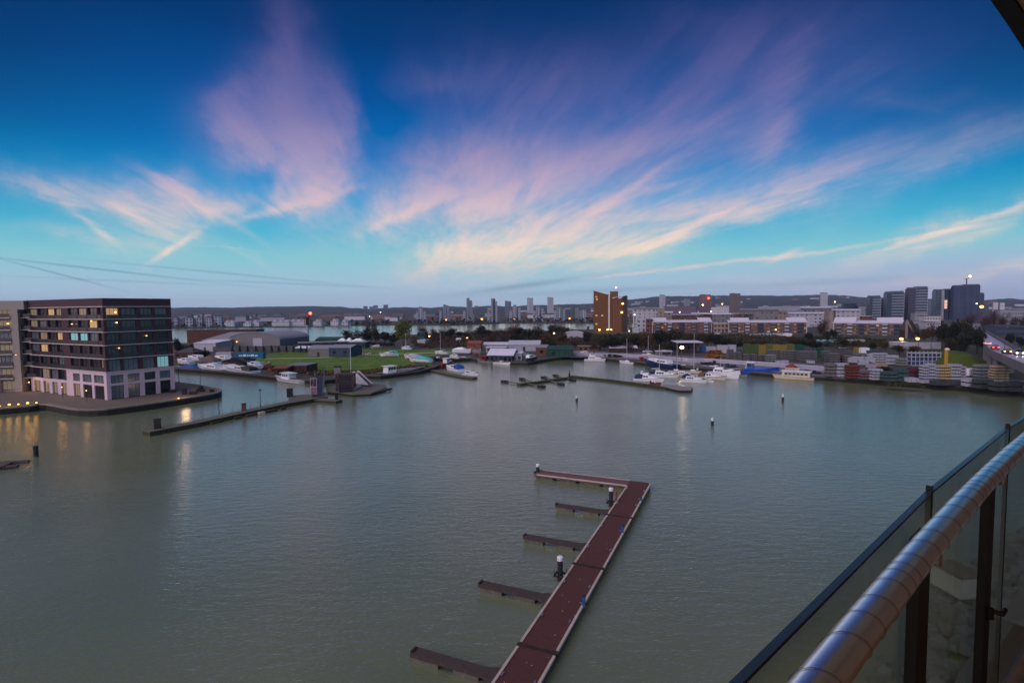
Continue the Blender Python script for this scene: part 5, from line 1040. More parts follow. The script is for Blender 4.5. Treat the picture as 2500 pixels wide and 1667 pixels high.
# ------------------------------------------------------------------ terraces with pale roofs
def terrace(label,x0,x1,yb0,yb1,ye,yr,cols,seed,raise_=((0,.25),(.78,1.0))):
    a,ang,L=front_frame(x0,yb0,x1,yb1,GZ); t=thing('brick_terrace',label,'terrace',tuple(a),ang,'brick terraces with pale roofs'); H_=zat(a,ye)-GZ; Rt=zat(a,yr)-GZ; rq=random.Random(seed)
    s=MB(); s.box(0,L,0,11,0,H_); s.build('wall',brick_red if seed%2 else brick_brown,t)
    s=MB(); dr=(Rt-H_)*.45
    s.extrude_x([(-.5,H_+.01),(11.2,H_+dr),(11.2,H_+dr+.2),(-.5,H_+.3)],-.4,L+.4); rf=s.build('roof',roof_pale,t)
    for f0,f1 in raise_:
        s=MB(); s.extrude_x([(.2,H_+.34),(11.0,Rt),(11.0,Rt+.25),(-.3,H_+.62)],L*f0,L*f1); s.build('raised_roof',roof_pale,rf)
        s=MB(); s.extrude_x([(1,H_+.5),(11,Rt-.1),(11,H_+.4)],L*f0+.2,L*f1-.2); s.build('gable_wall',clad_white,rf)
    bays=cols//4
    for b in range(bays):
        xb=L*(b+.5)/bays
        s=MB(); s.box(xb-1.6,xb+1.6,-1.3,-.01,0,H_*.96); bb=s.build('balcony_bay',[clad_grey,clad_white,clad_blue][b%3],t)
        for k in range(3): s=MB(); s.box(xb-1.7,xb+1.7,-1.7,-1.31,.9+k*H_/3.2,1.9+k*H_/3.2); s.build('balcony_front',frame_dark,bb)
    for r_ in range(3):
        for k in range(cols):
            x=L*(k+.5)/cols
            if all(abs(x-L*(b+.5)/bays)>2.4 for b in range(bays)): window(t,x-.8,H_*(r_+.22)/3,1.6,1.5,-.05,rq.choice([glass_dark,glass_dark,glass_pale,glass_pale,glass_cream,glass_warm if rq.random()<.25 else glass_dark]),1,slab_white)
    for e in (-.0,1.0): s=MB(); xx=L*e; s.box(xx-(.5 if e else .1),xx+(.1 if e else .5),-.35,-.01,0,H_*1.02); s.build('end_pier',clad_white,t)
    return t
terrace('left brick terrace with a pale roof, nearest the tower',1592,1738,812,812,787,777,20,1)
terrace('middle brick terrace with a pale roof, facing the orange lamp',1778,1970,813,814,787.5,777,24,3,((.03,.28),(.76,1.0)))
terrace('right brick terrace with a pale roof, right of the bare tree',2034,2204,816,819,789,776,24,4,((0,.33),(.63,1.0)))
house('white_gable_block','white rendered block between the tower and the left terrace','building',1553,1578,810,780,10,'flat',wall=clad_white,rm=roof_pale,win=2,rows=3)
house('cream_block','cream block of lit stacked windows right of the brick tower','building',1530,1543,806,760,10,'flat',wall=render_c,rm=roof_dark,win=2,rows=7,glz=[glass_warm,glass_dark,glass_cream,glass_dark,glass_pale])
house('red_block','red brick block joined to the left terrace','building',1578,1594,812,780,10,'flat',wall=brick_red,rm=roof_dark,win=2,rows=3)
house('infill_block','cream and brown infill block between the first two terraces','building',1742,1778,812,790,9,'flat',wall=render_c,rm=roof_pale,win=4,rows=2)
# estate of flat-roofed blocks behind the terraces
EST=[(1545,1602,785,754,'lilac block with a thin oversailing roof right of the tower',clad_white,'mono',5,3),(1570,1640,782,764,'long pale block with an upturned roof behind the left terrace',render_c,'mono',6,2),(1604,1622,790,752,'narrow brick stair tower with an orange lamp behind the left terrace',render_c,'flat',1,4),(1640,1706,786,770,'brown-windowed block behind the left terrace roof',brick_red,'mono',7,2),(1690,1748,784,767,'dark brick penthouse storey behind the gap of the terraces',brick_deep,'mono',6,2),(1740,1790,788,768,'grey and white block seen between the first two terraces',clad_grey,'mono',5,3),(1790,1838,784,767,'block with a row of lit top windows behind the middle terrace',brick_red,'mono',5,2),(1836,1892,784,764,'red brick block with white bays behind the middle terrace',brick_red,'mono',6,3),(1872,1897,778,756,'pale brick stair tower with a dark cap behind the middle terrace',render_c,'flat',2,4),(1900,1962,782,762,'pale upper storey block with an oversailing roof at centre right',render_c,'mono',6,2),(1930,2030,790,766,'long lilac-white block between the middle and right terraces',clad_white,'mono',9,2),(1990,2060,776,758,'pale flat block ending under the bare tree',render_c,'mono',6,2),(2023,2034,800,760,'slim cream chimney-like stair tower left of the right terrace',render_c,'flat',0,0),(2040,2100,776,758,'cream corner block with an oversailing roof behind the right terrace',clad_white,'mono',5,2),(2098,2130,785,772,'low red penthouse on the right terrace skyline',brick_red,'flat',3,1),(1810,1900,772,757,'far pale row with a long thin roof line',clad_grey,'mono',8,1),(1960,2030,765,752,'far grey row with a long thin roof line',clad_grey,'mono',7,1)]
for i,(x0,x1,yb,yt,lab,wm,rf_,wn,rw) in enumerate(EST):
    ybg=max(yb+8,796-(i%3)*3); a,ang,L=front_frame(x0,ybg,x1,ybg,GZ); hh=zat(a,yt)-GZ
    house('estate_block',lab,'building',x0,x1,ybg,yt,12,rf_,yt-3 if rf_=='mono' else None,wall=wm,rm=roof_pale if i%3 else roof_grey,win=wn,rows=max(rw+2,1) if wn else 1,group='flat-roofed estate blocks',glz=[glass_dark,glass_pale,glass_dark,glass_cream],over=1.2 if rf_=='mono' else .3)
# slanted dark-gabled shed right of the right terrace
t,L,H_=house('sawtooth_gable','dark gabled hall with one long slanting pale beam right of the last terrace','hall',2212,2236,826,806,8,'gable_y',782,wall=timber_d,rm=roof_dark,win=0)
a=G(2209,826,GZ); t=thing('slanting_beam','long pale slanting beam at the right end of the last brick terrace','beam',tuple(a)); sc_=scale_at(a); s=MB(); s.tube([(1/sc_,-1,zat(a,782)-GZ),(25/sc_,-1,0)],.75,4); s.build('beam',render_c,t); s=MB(); s.box(-.2,.8,-1.3,-.4,0,zat(a,784)-GZ); s.build('post',render_c,t)
house('white_trailers','row of white box trailers under the orange lamp pair','trailers',2180,2215,848,836,4,'flat',wall=clad_white,rm=roof_pale,win=0,door=0)
# ------------------------------------------------------------------ container quay: containers, machines and stacked bundles
def container(x0,x1,yb,yt,label,m_,dep=2.4,z=GZ,grp='shipping containers',marks=False,zb=0):
    a,ang,L=front_frame(x0,yb,x1,yb,z); H_=max(1.6,zat(a,yt)-z); t=thing('container',label,'container',(a.x,a.y,z+zb),ang,grp)
    s=MB(); n=int(L/.6)+1; s.box(.05,L-.05,.06,dep-.06,.1,H_-.05)
    for k in range(n): x=.1+(L-.2)*k/n; s.box(x,x+.22,0.02,dep-.02,.14,H_-.08)
    s.build('corrugated_body',m_,t)
    s=MB(); [s.box(x-.08,x+.08,y-.08,y+.08,0,H_) for x in(.08,L-.08) for y in(.08,dep-.08)]; [s.box(.16,L-.16,y-.07,y+.07,z_-.07,z_+.07) for y in(.08,dep-.08) for z_ in(.08,H_-.08)]; s.build('frame',m_,t)
    if marks:
        s=MB(); rq=random.Random(4)
        x=L*.12
        while x<L*.8: w_=rq.uniform(.5,1.5); s.box(x,x+w_,-.02,.015,H_*.42,H_*.42+rq.uniform(.5,.9)); x+=w_+rq.uniform(.15,.5)
        s.build('white_lettering',hull_white,t)
    return t
turq=mat('turquoise_paint',rgb(20,104,140),var=.12,scale=.8); blue_p=mat('blue_paint',rgb(40,92,160),var=.12); green_p=mat('green_paint',rgb(22,68,54),var=.15); yell_p=mat('yellow_paint',rgb(122,108,44),var=.15); lime_p=mat('lime_cover',rgb(84,94,46),var=.2); lgreen=mat('leaf_green_cover',rgb(62,82,44),var=.2)
container(576,642,876,861,'long turquoise container with white lettering at the corner of the field',turq,marks=True)
for i,(a_,b_) in enumerate(((527,536.5),(537,546.5),(547,555.5),(556,564))): container(a_,b_,875,860,['first','second','third','fourth'][i]+' grey upright cabin from the left in the row beside the turquoise container',clad_white,grp='grey upright cabins')
container(1741,1761,848,830,'white container standing highest, left of the pale stack of cabins',clad_white)
container(1752,1778,862,843,'white container below and right of the highest white one',clad_white); container(1780,1798,862,842,'short white container right of the white pair',clad_white)
container(1724,1748,858,846,'white container with a blue end behind the timber pile',clad_white); container(1712,1724,858,847,'blue container end left of the white containers',blue_p)
for i,(x0,x1,m_,lab) in enumerate(((1997,2010,green_p,'narrow green container standing behind the grey stacks'),(2102,2122,hull_white,'white container behind the grey stacks, right of the yellow one'),(2090,2099,yell_p,'narrow yellow container behind the grey stacks'))): container(x0,x1,874-i,850-i,lab,m_)
for i,(x0,x1) in enumerate(((2206,2240),(2243,2272),(2275,2297))): container(x0,x1,852,836,['left long','middle','right short'][i]+' white box trailer in the row near the orange lamps',clad_white,grp='white box trailers')
container(1996,2046,836,829,'pale turquoise long trailer in the distance behind the yard',mat('pale_turq',rgb(120,180,186))); container(2062,2112,836,829,'lilac-white long trailer in the distance behind the yard',clad_white)
for i,(x0,x1,m_) in enumerate(((1831,1862,clad_white),(1862,1884,mat('pale_blue_van',rgb(140,170,210))),(1888,1910,clad_white),(1912,1934,hull_white))): container(x0,x1,822,814,['first','second','third','fourth'][i]+' parked white lorry body from the left before the middle terrace',m_,grp='lorry bodies before the middle terrace')
# rows of covered bins
GB=[(1818,1836,lgreen,'pale leaf green'),(1836,1852,lgreen,'leaf green'),(1852,1870,yell_p,'first yellow'),(1870,1886,lime_p,'lime'),(1886,1904,yell_p,'second yellow'),(1904,1921,yell_p,'orange-yellow'),(1921,1940,lime_p,'dull lime'),(1940,1963,green_p,'bright green')]
for i,(x0,x1,m_,w_) in enumerate(GB): container(x0,x1-.6,873,840+(i%3),w_+' tall bin in the coloured row behind the pipe stacks',m_,grp='coloured bins')
# stacked bundles
BM={}
def bundle_mesh(w_,d_,h_,m_,gap,units):
    k=(round(w_,1),round(d_,1),round(h_,2),m_.name,units)
    if k in BM: return BM[k]
    s=MB(); n=units
    for i in range(n): x0=w_*i/n; s.box(x0+.015,x0+w_/n-.015,0,d_,gap,h_)
    s2=MB(); s2.box(.0,w_,d_*.18,d_*.26,0.003,gap-.003); s2.box(.0,w_,d_*.7,d_*.78,0.003,gap-.003)
    for f in (.25,.75): s2.box(w_*f-.03,w_*f+.03,-.012,d_+.012,gap+.01,h_+.012)
    BM[k]=(s.mesh('bundle',m_),s2.mesh('battens',boat_dark)); return BM[k]
nbund=[0]
ORD=['bottom','second','third','fourth','fifth','sixth','seventh','eighth']
def stack(x0,x1,yt,yb,n,m_,desc,gap=.3,dep=2.4,units=3,rz=0.0,z=GZ,yb1=None):
    a,ang,L=front_frame(x0,yb,x1,yb if yb1 is None else yb1,z); H_=zat(a,yt)-z; h_=H_/n; rq=random.Random(int(x0*7+yb)); L*=.97
    me=bundle_mesh(L,dep,h_-.004,m_,min(gap,h_*.38),units)
    for k in range(n):
        pos='topmost' if k==n-1 else ORD[k]
        o=obj('block_bundle',me[0],None,(a.x+rq.uniform(-.08,.08),a.y+rq.uniform(-.12,.12),z+k*h_),ang+rz+rq.uniform(-.015,.015)); tag(o,f'{pos} bundle of the {desc}','bundle','bundles stacked on the container quay')
        obj('battens',me[1],o); nbund[0]+=1
sw=mat('white_blocks',rgb(152,158,176),var=.1,scale=1.2); sg=mat('grey_blocks',rgb(98,98,104),var=.15,scale=1.0); sb=mat('beige_blocks',rgb(150,136,114),var=.12); sr=mat('rust_blocks',rgb(98,52,48),var=.2); spk=mat('dull_pink_blocks',rgb(100,80,90),var=.15); steal=mat('teal_blocks',rgb(48,76,78),var=.25); sl=mat('lilac_blocks',rgb(150,144,164),var=.1); smar=mat('maroon_blocks',rgb(78,38,50),var=.25); sgg=mat('grey_green_blocks',rgb(112,120,120),var=.12); sy=mat('straw_blocks',rgb(164,148,108),var=.12); sdk=mat('dark_blocks',rgb(52,60,66),var=.3); sbl=mat('blue_frames',rgb(44,70,120),var=.3)
X=lambda v:1950+v/4.276
Y=lambda v:840+v/4.276
ST=[(300,408,205,348,4,sg,'pale grey stack at the left end of the waterside row'),(411,519,203,352,4,sw,'white stack second from the left in the waterside row'),(521,648,222,366,5,sr,'rust red stack on the waterside'),(651,768,285,375,3,spk,'low dull pink stack right of the rust red one'),(771,885,262,384,4,sw,'white stack right of the dull pink one'),(900,1032,292,398,3,steal,'teal stack left of the bright white sheet pile'),(1042,1152,266,400,3,steal,'taller teal stack beside the maroon heap'),(1156,1262,355,410,1,sw,'low bright white stack under the maroon heap'),(1178,1302,250,352,2,smar,'broad maroon heap on the waterside'),(1310,1362,222,372,5,sw,'slim white stack first right of the maroon heap'),(1366,1426,205,372,5,sw,'tallest slim white stack right of the maroon heap'),(1430,1476,222,374,5,sw,'slim white stack left of the yellow post'),(1480,1532,225,376,5,sy,'straw coloured stack around the yellow post'),(1538,1592,222,378,5,sy,'straw coloured stack right of the yellow post'),(1596,1652,212,380,5,sw,'slim white stack right of the straw ones'),(1656,1700,214,382,5,sw,'narrow white stack before the lilac one'),(1703,1750,234,384,5,sl,'slim lilac stack left of the white van'),(1762,1856,362,456,2,sw,'short bright white stack under the white van'),(1872,2026,218,355,4,sgg,'wide grey-green stack right of the white van'),(2048,2200,230,400,6,sb,'beige stack of six at the right end below the bridge'),(1290,1420,384,420,1,sl,'low lilac slab stack at the foot of the white stacks'),(1424,1748,386,440,1,sdk,'long dark low stack at the foot of the straw ones'),(1872,2030,372,476,2,sdk,'dark stack under the grey-green one'),(2050,2200,405,500,2,sdk,'dark stack under the beige one'),(2204,2352,395,505,2,sdk,'dark stack at the right border by the water')]
for (x0,x1,yt,yb,n,m_,d_) in ST: stack(X(x0),X(x1),Y(yt),Y(yb),n,m_,d_,units=2 if x1-x0<70 else 4)
ST2=[(5,195,72,172,6,sg,'wide grey slab stack behind the cream houseboat'),(262,328,72,168,5,sg,'grey slab stack right of the narrow green container'),(345,432,96,200,5,sg,'grey slab stack left of the small maroon one'),(434,484,110,190,2,smar,'small maroon stack in the second row'),(486,560,120,200,4,sg,'grey slab stack right of the small maroon one'),(592,656,95,175,3,sg,'short grey stack under the yellow container'),(660,722,98,178,3,sg,'short grey stack under the white container'),(736,822,70,165,4,steal,'tall teal rack stack in the back row'),(815,928,95,204,5,sw,'white stack in the second row left of the mushroom shaped one'),(932,1044,118,208,3,sw,'overhanging white stack in the second row'),(1048,1122,148,220,3,sgg,'grey-green stack left of the blue frames'),(740,835,213,245,1,sl,'low lilac slab pile behind the teal stacks'),(842,930,200,240,1,sb,'low beige slab pile behind the teal stacks')]
for (x0,x1,yt,yb,n,m_,d_) in ST2: stack(X(x0),X(x1),Y(yt),Y(yb)+3,n,m_,d_,units=4)
X=lambda v:1600+v/5.8725
Y=lambda v:700+v/5.8725
ST3=[(1045,1128,900,1060,5,sg,'first grey pipe stack at the left end of the yard'),(1152,1230,935,1080,5,sg,'second grey pipe stack from the left end of the yard'),(1266,1342,968,1082,4,sg,'third, shorter grey pipe stack'),(1390,1450,965,1082,4,sg,'fourth grey pipe stack'),(1482,1532,978,1086,4,sg,'fifth, slim grey pipe stack'),(1540,1582,976,1086,4,sg,'sixth, slim grey pipe stack'),(1612,1730,978,1102,4,sgg,'seventh, wider pipe stack with a pale top'),(1625,1805,905,1050,6,sg,'wide grey slab stack behind the seventh pipe stack'),(1842,2045,915,1060,6,sg,'wide grey slab stack in the middle of the yard'),(2078,2320,922,1062,6,sgg,'widest grey slab stack left of the green container'),(1150,1260,880,930,2,sg,'low grey stack behind the second pipe stack'),(1350,1480,885,960,3,sg,'grey stack behind the fourth pipe stack'),(1745,1915,1060,1108,1,sw,'single low white slab on the quay road'),(2205,2290,1062,1112,1,sw,'single low pale slab on the quay road right of the other')]
for (x0,x1,yt,yb,n,m_,d_) in ST3: stack(X(x0),X(x1),Y(yt),Y(yb),n,m_,d_,units=3)
# blue and white racks
a,ang,L=front_frame(2225,893,2296,893,GZ); t=thing('rack','blue and white steel rack full of upright frames in the back row','rack',tuple(a),ang); H_=zat(a,859)-GZ
s=MB(); [s.box(x*L/7-.12,x*L/7+.12,y,y+.2,0,H_) for x in range(8) for y in(0,2.4)]; s.build('uprights',sw,t); s=MB(); [s.box(-.1,L+.1,-.03,2.6,z_,z_+.25) for z_ in (H_*.0,H_*.3,H_*.6,H_*.88)]; s.build('beams',sw,t)
for k in range(7):
    s=MB(); s.box(k*L/7+.3,(k+1)*L/7-.3,.3,2.2,.3,H_*(.5+.3*((k*5)%3)/2)); s.build('frames',sbl,t)
# yellow post, white heap, van, digger, timber heap
b=G(2309,903,GZ); t=thing('yellow_post','tall yellow steel post with a cream cap among the straw stacks','post',tuple(b)); H_=zat(b,848)-GZ; s=MB(); s.box(-.35,.35,-.35,.35,0,H_-1); s.build('column',mat('ochre_paint',rgb(176,136,40)),t); s=MB(); s.ball((0.2,0,H_-.7),.8,8,.7); s.build('cap',hull_cream,t)
a=G(2078,890,GZ); t=thing('wrapped_heap','irregular heap of white wrapped sheets above the rust red stack','heap',tuple(a)); rq=random.Random(8); s=MB()
for k in range(16): c=(rq.uniform(0,11),rq.uniform(0,3),rq.uniform(.8,3.2) if 3<k<12 else rq.uniform(.4,1.6)); w_=rq.uniform(.8,1.9); P_=[(c[0]+sx*w_+rq.uniform(-.4,.4),c[1]+sy*w_*.7,c[2]+sz*.8+rq.uniform(-.3,.3)) for sz in(-1,1) for sx,sy in((-1,-1),(1,-1),(1,1),(-1,1))]; s.add(P_,[(0,3,2,1),(4,5,6,7),(0,1,5,4),(1,2,6,5),(2,3,7,6),(3,0,4,7)])
s.build('sheets',sw,t); s=MB(); s.box(-.5,11.5,-.5,3.5,0,.3); s.build('pallet',timber_d,t)
CARM={}
def car(pos,ang,label,m_,cat='car',grp=None,L=4.3,tail=None,head=None,van=False,zb=0):
    t=thing('van' if van else 'parked_car' if not(tail or head) else 'moving_car',label,cat,tuple(pos),ang,grp); w_=1.8 if not van else 2.0; hh=1.45 if not van else 2.4
    s=MB(); pr_=[(-L/2,.3),(L/2,.3),(L/2,.75),(L*.28,.92),(L*.12,.95),(-L*.44,.98),(-L/2,.85)] if not van else [(-L/2,.35),(L/2,.35),(L/2,1.0),(L*.36,1.3),(L*.26,2.3),(-L/2,2.35)]
    s.extrude_y(pr_,-w_/2,w_/2); s.build('body',m_,t)
    if not van:
        s=MB(); zt=1.45; vs=[(-L*.42,-w_*.46,.96),(L*.16,-w_*.46,.94),(L*.16,w_*.46,.94),(-L*.42,w_*.46,.96),(-L*.30,-w_*.38,zt),(L*.02,-w_*.38,zt),(L*.02,w_*.38,zt),(-L*.30,w_*.38,zt)]; s.add(vs,[(0,3,2,1),(0,1,5,4),(1,2,6,5),(2,3,7,6),(3,0,4,7),(4,5,6,7)]); gh=s.build('glasshouse',boat_glass,t)
        s=MB(); s.box(-L*.29,L*.01,-w_*.37,w_*.37,zt+.003,zt+.05); s.build('roof',m_,gh)
    else:
        s=MB(); s.add([(L*.37,-w_*.44,1.3),(L*.37,w_*.44,1.3),(L*.28,w_*.42,2.15),(L*.28,-w_*.42,2.15),(L*.33,-w_*.44,1.3),(L*.33,w_*.44,1.3),(L*.24,w_*.42,2.15),(L*.24,-w_*.42,2.15)],[(0,1,2,3),(7,6,5,4),(0,4,5,1),(1,5,6,2),(2,6,7,3),(3,7,4,0)]); s.build('windscreen',boat_glass,t)
    for x in (-L*.31,L*.31):
        for y in (-w_/2+.1,w_/2-.1): s=MB(); s.tube([(x,y-.1,.32),(x,y+.1,.32)],.32,10); s.build('wheel',boat_dark,t)
    if tail:
        for y in (-.65,.65): s=MB(); s.cb(-L/2-.03,y,.82,.06,.34,.2); s.build('taillight',tail,t)
    if head:
        for y in (-.65,.65): s=MB(); s.ball((L/2+.02,y,.68),.16,8); s.build('headlight',head,t)
    return t
p=G(2371,918,GZ); car(p,.35,'white van parked between the lilac and the grey-green stacks',hull_white,'van',None,5.6,van=True)
for px,py,an_,m_,lab in ((1581,861,.1,hull_white,'white car parked on the back quay behind the navy yacht'),(1742,864,.3,hull_white,'white car by the timber heap'),(1438,868,.2,hull_grey,'grey car parked behind the lone white cruiser'),(2060,852,.1,hull_grey,'dark grey car in the yard lane behind the grey slabs'),(1752,816,.1,hull_white,'white car before the gap between the terraces'),(1820,817,.1,hull_grey,'grey car before the middle terrace'),(1228,826,.1,hull_white,'white car parked in the scrub above the polytunnel'),(1270,824,.2,hull_cream,'cream car parked in the scrub above the polytunnel'),(2020,845,.0,navy,'navy car in the lane behind the narrow green container'),(895,866,.3,hull_cream,'cream car beside the footpath bend')):
    car(G(px,py,GZ),an_,lab,m_,'car','parked cars')
a=G(1728,876,GZ); t=thing('timber_heap','brown heap of sawn timber and rusty plate behind the crowded berths','heap',tuple(a),.1); rq=random.Random(2); s=MB()
for k in range(40): c=(rq.uniform(0,8.5),rq.uniform(0,3),0); z_=rq.uniform(.2,3.4)*(1-abs(c[0]-4.5)/5.5); l_=rq.uniform(1.5,3.4); an_=rq.uniform(-.4,.4); P_=[(c[0]+sx*l_*math.cos(an_)*.6-sy*.18*math.sin(an_),c[1]+sx*l_*math.sin(an_)*.6+sy*.18,z_+sz*.16) for sz in(-1,1) for sx,sy in((-1,-1),(1,-1),(1,1),(-1,1))]; s.add(P_,[(0,3,2,1),(4,5,6,7),(0,1,5,4),(1,2,6,5),(2,3,7,6),(3,0,4,7)])
s.build('timber',mat('sawn_timber',rgb(132,96,50),var=.35,scale=1),t); s=MB(); s.box(1,6.5,1,3,.1,3.1); s.box(1.2,6.3,.95,1,3.12,3.5); s.build('rusty_bin',mat('rusty_plate',rgb(92,52,34),var=.4,scale=1),t)
# low concrete barrier along the quay road
a1=[G(x,y,GZ) for x,y in ((1400,868),(1440,869.5),(1530,872),(1610,877),(1680,884),(1720,884),(1860,893),(2000,904.5),(2022,907))]; o=a1[0]; t=thing('quay_barrier','long pale concrete barrier along the quay road behind the moored boats','barrier',tuple(o))
s=MB(); along([xy(p-o) for p in a1],-.3,.3,0,1.3,s); s.build('wall',mat('barrier_concrete',rgb(148,148,170),scale=.25,var=.12),t); s=MB(); along([xy(p-o) for p in a1],-.38,.38,1.3,1.42,s); s.build('coping',roof_pale,t)
# debris piles, tyres on the left basin shore
for i,(px,py,w_,m_,lab,n_) in enumerate(((650,898,5,cov_rust,'reddish scrap heap above the left basin wall',14),(672,906,4,mat('scrap_red',rgb(130,80,64)),'smaller reddish scrap heap beside the brick hut',10),(770,915,5,cov_brown,'brown brushwood heap near the kiosk',12),(640,890,6,cov_grey,'long grey plank pile at the edge of the field',10),(1010,898,4,cov_brown,'brown debris between the barge and the turquoise cover',9),(1500,872,8,boat_dark,'dark drums and gear along the back quay, left of the yacht',12),(1575,880,7,maroon,'maroon gear heap on the back quay right of the small yacht',10),(2160,905,5,boat_dark,'dark scrap heap between the white stacks',12),(1335,862,5,cov_grey,'pale gear heap before the green netted shed',9),(1170,868,4,cov_rust,'rusty gear heap behind the floating boathouse',9),(1725,890,8,boat_dark,'dark gear heap on the quay above the crowded berths',12),(1780,897,6,clad_teal,'teal crates heaped left of the blue workboat',9),(1985,912,6,boat_dark,'dark mooring gear behind the houseboat stern',10),(735,898,4,cov_rust,'rusty scrap right behind the brick hut',9))):
    p=G(px,py,GZ); t=thing('scrap_heap',lab,'heap',tuple(p),0,'heaps of gear and scrap'); rq=random.Random(i+30); s=MB()
    for k in range(n_): c=(rq.uniform(-w_/2,w_/2),rq.uniform(-1.2,1.2),rq.uniform(.2,1.1)); u_=rq.uniform(.25,.9); an_=rq.uniform(0,3.1); P_=[(c[0]+sx*u_*math.cos(an_)-sy*.4*math.sin(an_),c[1]+sx*u_*math.sin(an_)+sy*.4*math.cos(an_),c[2]+sz*.3*rq.uniform(.6,1.4)) for sz in(-1,1) for sx,sy in((-1,-1),(1,-1),(1,1),(-1,1))]; s.add(P_,[(0,3,2,1),(4,5,6,7),(0,1,5,4),(1,2,6,5),(2,3,7,6),(3,0,4,7)])
    s.build('pieces',m_,t); s=MB(); s.box(-w_/2,w_/2,-1,1,0,.18); s.build('base',timber_d,t)
# bridge with traffic on the right
BZ=8.5
deckL=[(2396,836),(2403,851),(2423,862),(2500,895),(2620,950)]; deckR=[(2412,815),(2477,851),(2500,863),(2560,893),(2700,965)]
LP=[G(x,y,BZ) for x,y in ((2402,812),(2403,836),(2412,852),(2425,861),(2500,893),(2620,944))]; RP=[G(x,y,BZ) for x,y in ((2409,812.5),(2430,825),(2452,838),(2477,853),(2530,880),(2660,946))]
o=LP[0]; t=thing('road_bridge','elevated road bridge with concrete parapets curving away at the right border','bridge',(o.x,o.y,0))
s=MB(); s.loft([[ (l.x-o.x,l.y-o.y,BZ-1.4),(r.x-o.x,r.y-o.y,BZ-1.4),(r.x-o.x,r.y-o.y,BZ),(l.x-o.x,l.y-o.y,BZ)] for l,r in zip(LP,RP)]); s.build('deck',mat('road_surface',rgb(150,142,168),scale=.3,var=.1,rough=.4),t)
conc=mat('bridge_concrete',rgb(104,102,108),scale=.3,var=.15)
s=MB(); along([xy(p-o) for p in LP],-.15,.15,BZ-1.6,BZ+.55,s); s.build('near_parapet',conc,t); s=MB(); along([xy(p-o) for p in RP],-.15,.15,BZ-1.6,BZ+1.0,s); s.build('far_parapet',conc,t)
for k in range(1,4):
    c=(LP[k]+RP[k])/2-o; d=(RP[k]-LP[k]).normalized(); s=MB(); w_=(RP[k]-LP[k]).length*.4; s.prism([(c.x+d.x*u_*w_-d.y*v_*.6,c.y+d.y*u_*w_+d.x*v_*.6) for u_,v_ in((-1,-1),(1,-1),(1,1),(-1,1))],0,BZ-1.41); s.build('pier',conc,t)
def on_road(px,py,back): 
    p=G(px,py,BZ+.02); return p
rd=(LP[4]-LP[2]); ra=math.atan2(-rd.y,-rd.x)
redT=mat('tail_red',(1,.05,.05),emit=((1,.04,.05),14)); orT=mat('tail_orange',(1,.3,.05),emit=((1,.28,.04),16)); wh=mat('head_white',(1,.9,.7),emit=((1,.85,.55),26))
car(on_road(2410,842,0),ra,'white car furthest away on the bridge',hull_white,'car','cars on the bridge',tail=redT); car(on_road(2429,853,0),ra,'red-lit car braking in the middle of the bridge',maroon,'car','cars on the bridge',tail=redT); car(on_road(2457,863.5,0),ra,'car with orange tail lights nearest the parapet',boat_dark,'car','cars on the bridge',tail=orT)
car(on_road(2487,866,0),ra+math.pi,'oncoming car with two white headlights at the right border',hull_grey,'car','cars on the bridge',head=wh)
for px,y0,yb,lab in ((2452,798,856,'lamp column on the near bridge parapet'),(2478,795,851,'lamp column on the far side of the bridge')): lamp(px,y0,yb,lab,gal,.2,BZ)
# grass mound under the bridge
s=MB(); c0=G(2396,900,GZ); n=14; rings=[]
for i in range(8):
    f=i/7; rr_=1-f**1.0; rings.append([(c0.x+math.cos(a_)*rr_*10.5*(1+.12*math.sin(3*a_)),c0.y+12+math.sin(a_)*rr_*14,GZ+5.2*(1-(1-f)**2)) for a_ in [k*2*math.pi/24 for k in range(24)]])
s.smooth=True; s.loft(rings,cap=False); tag(s.build('grass_mound',mat('mound_grass',rgb(58,72,24),scale=.3,var=.3,detail=8,bump=.6)),kind='structure')
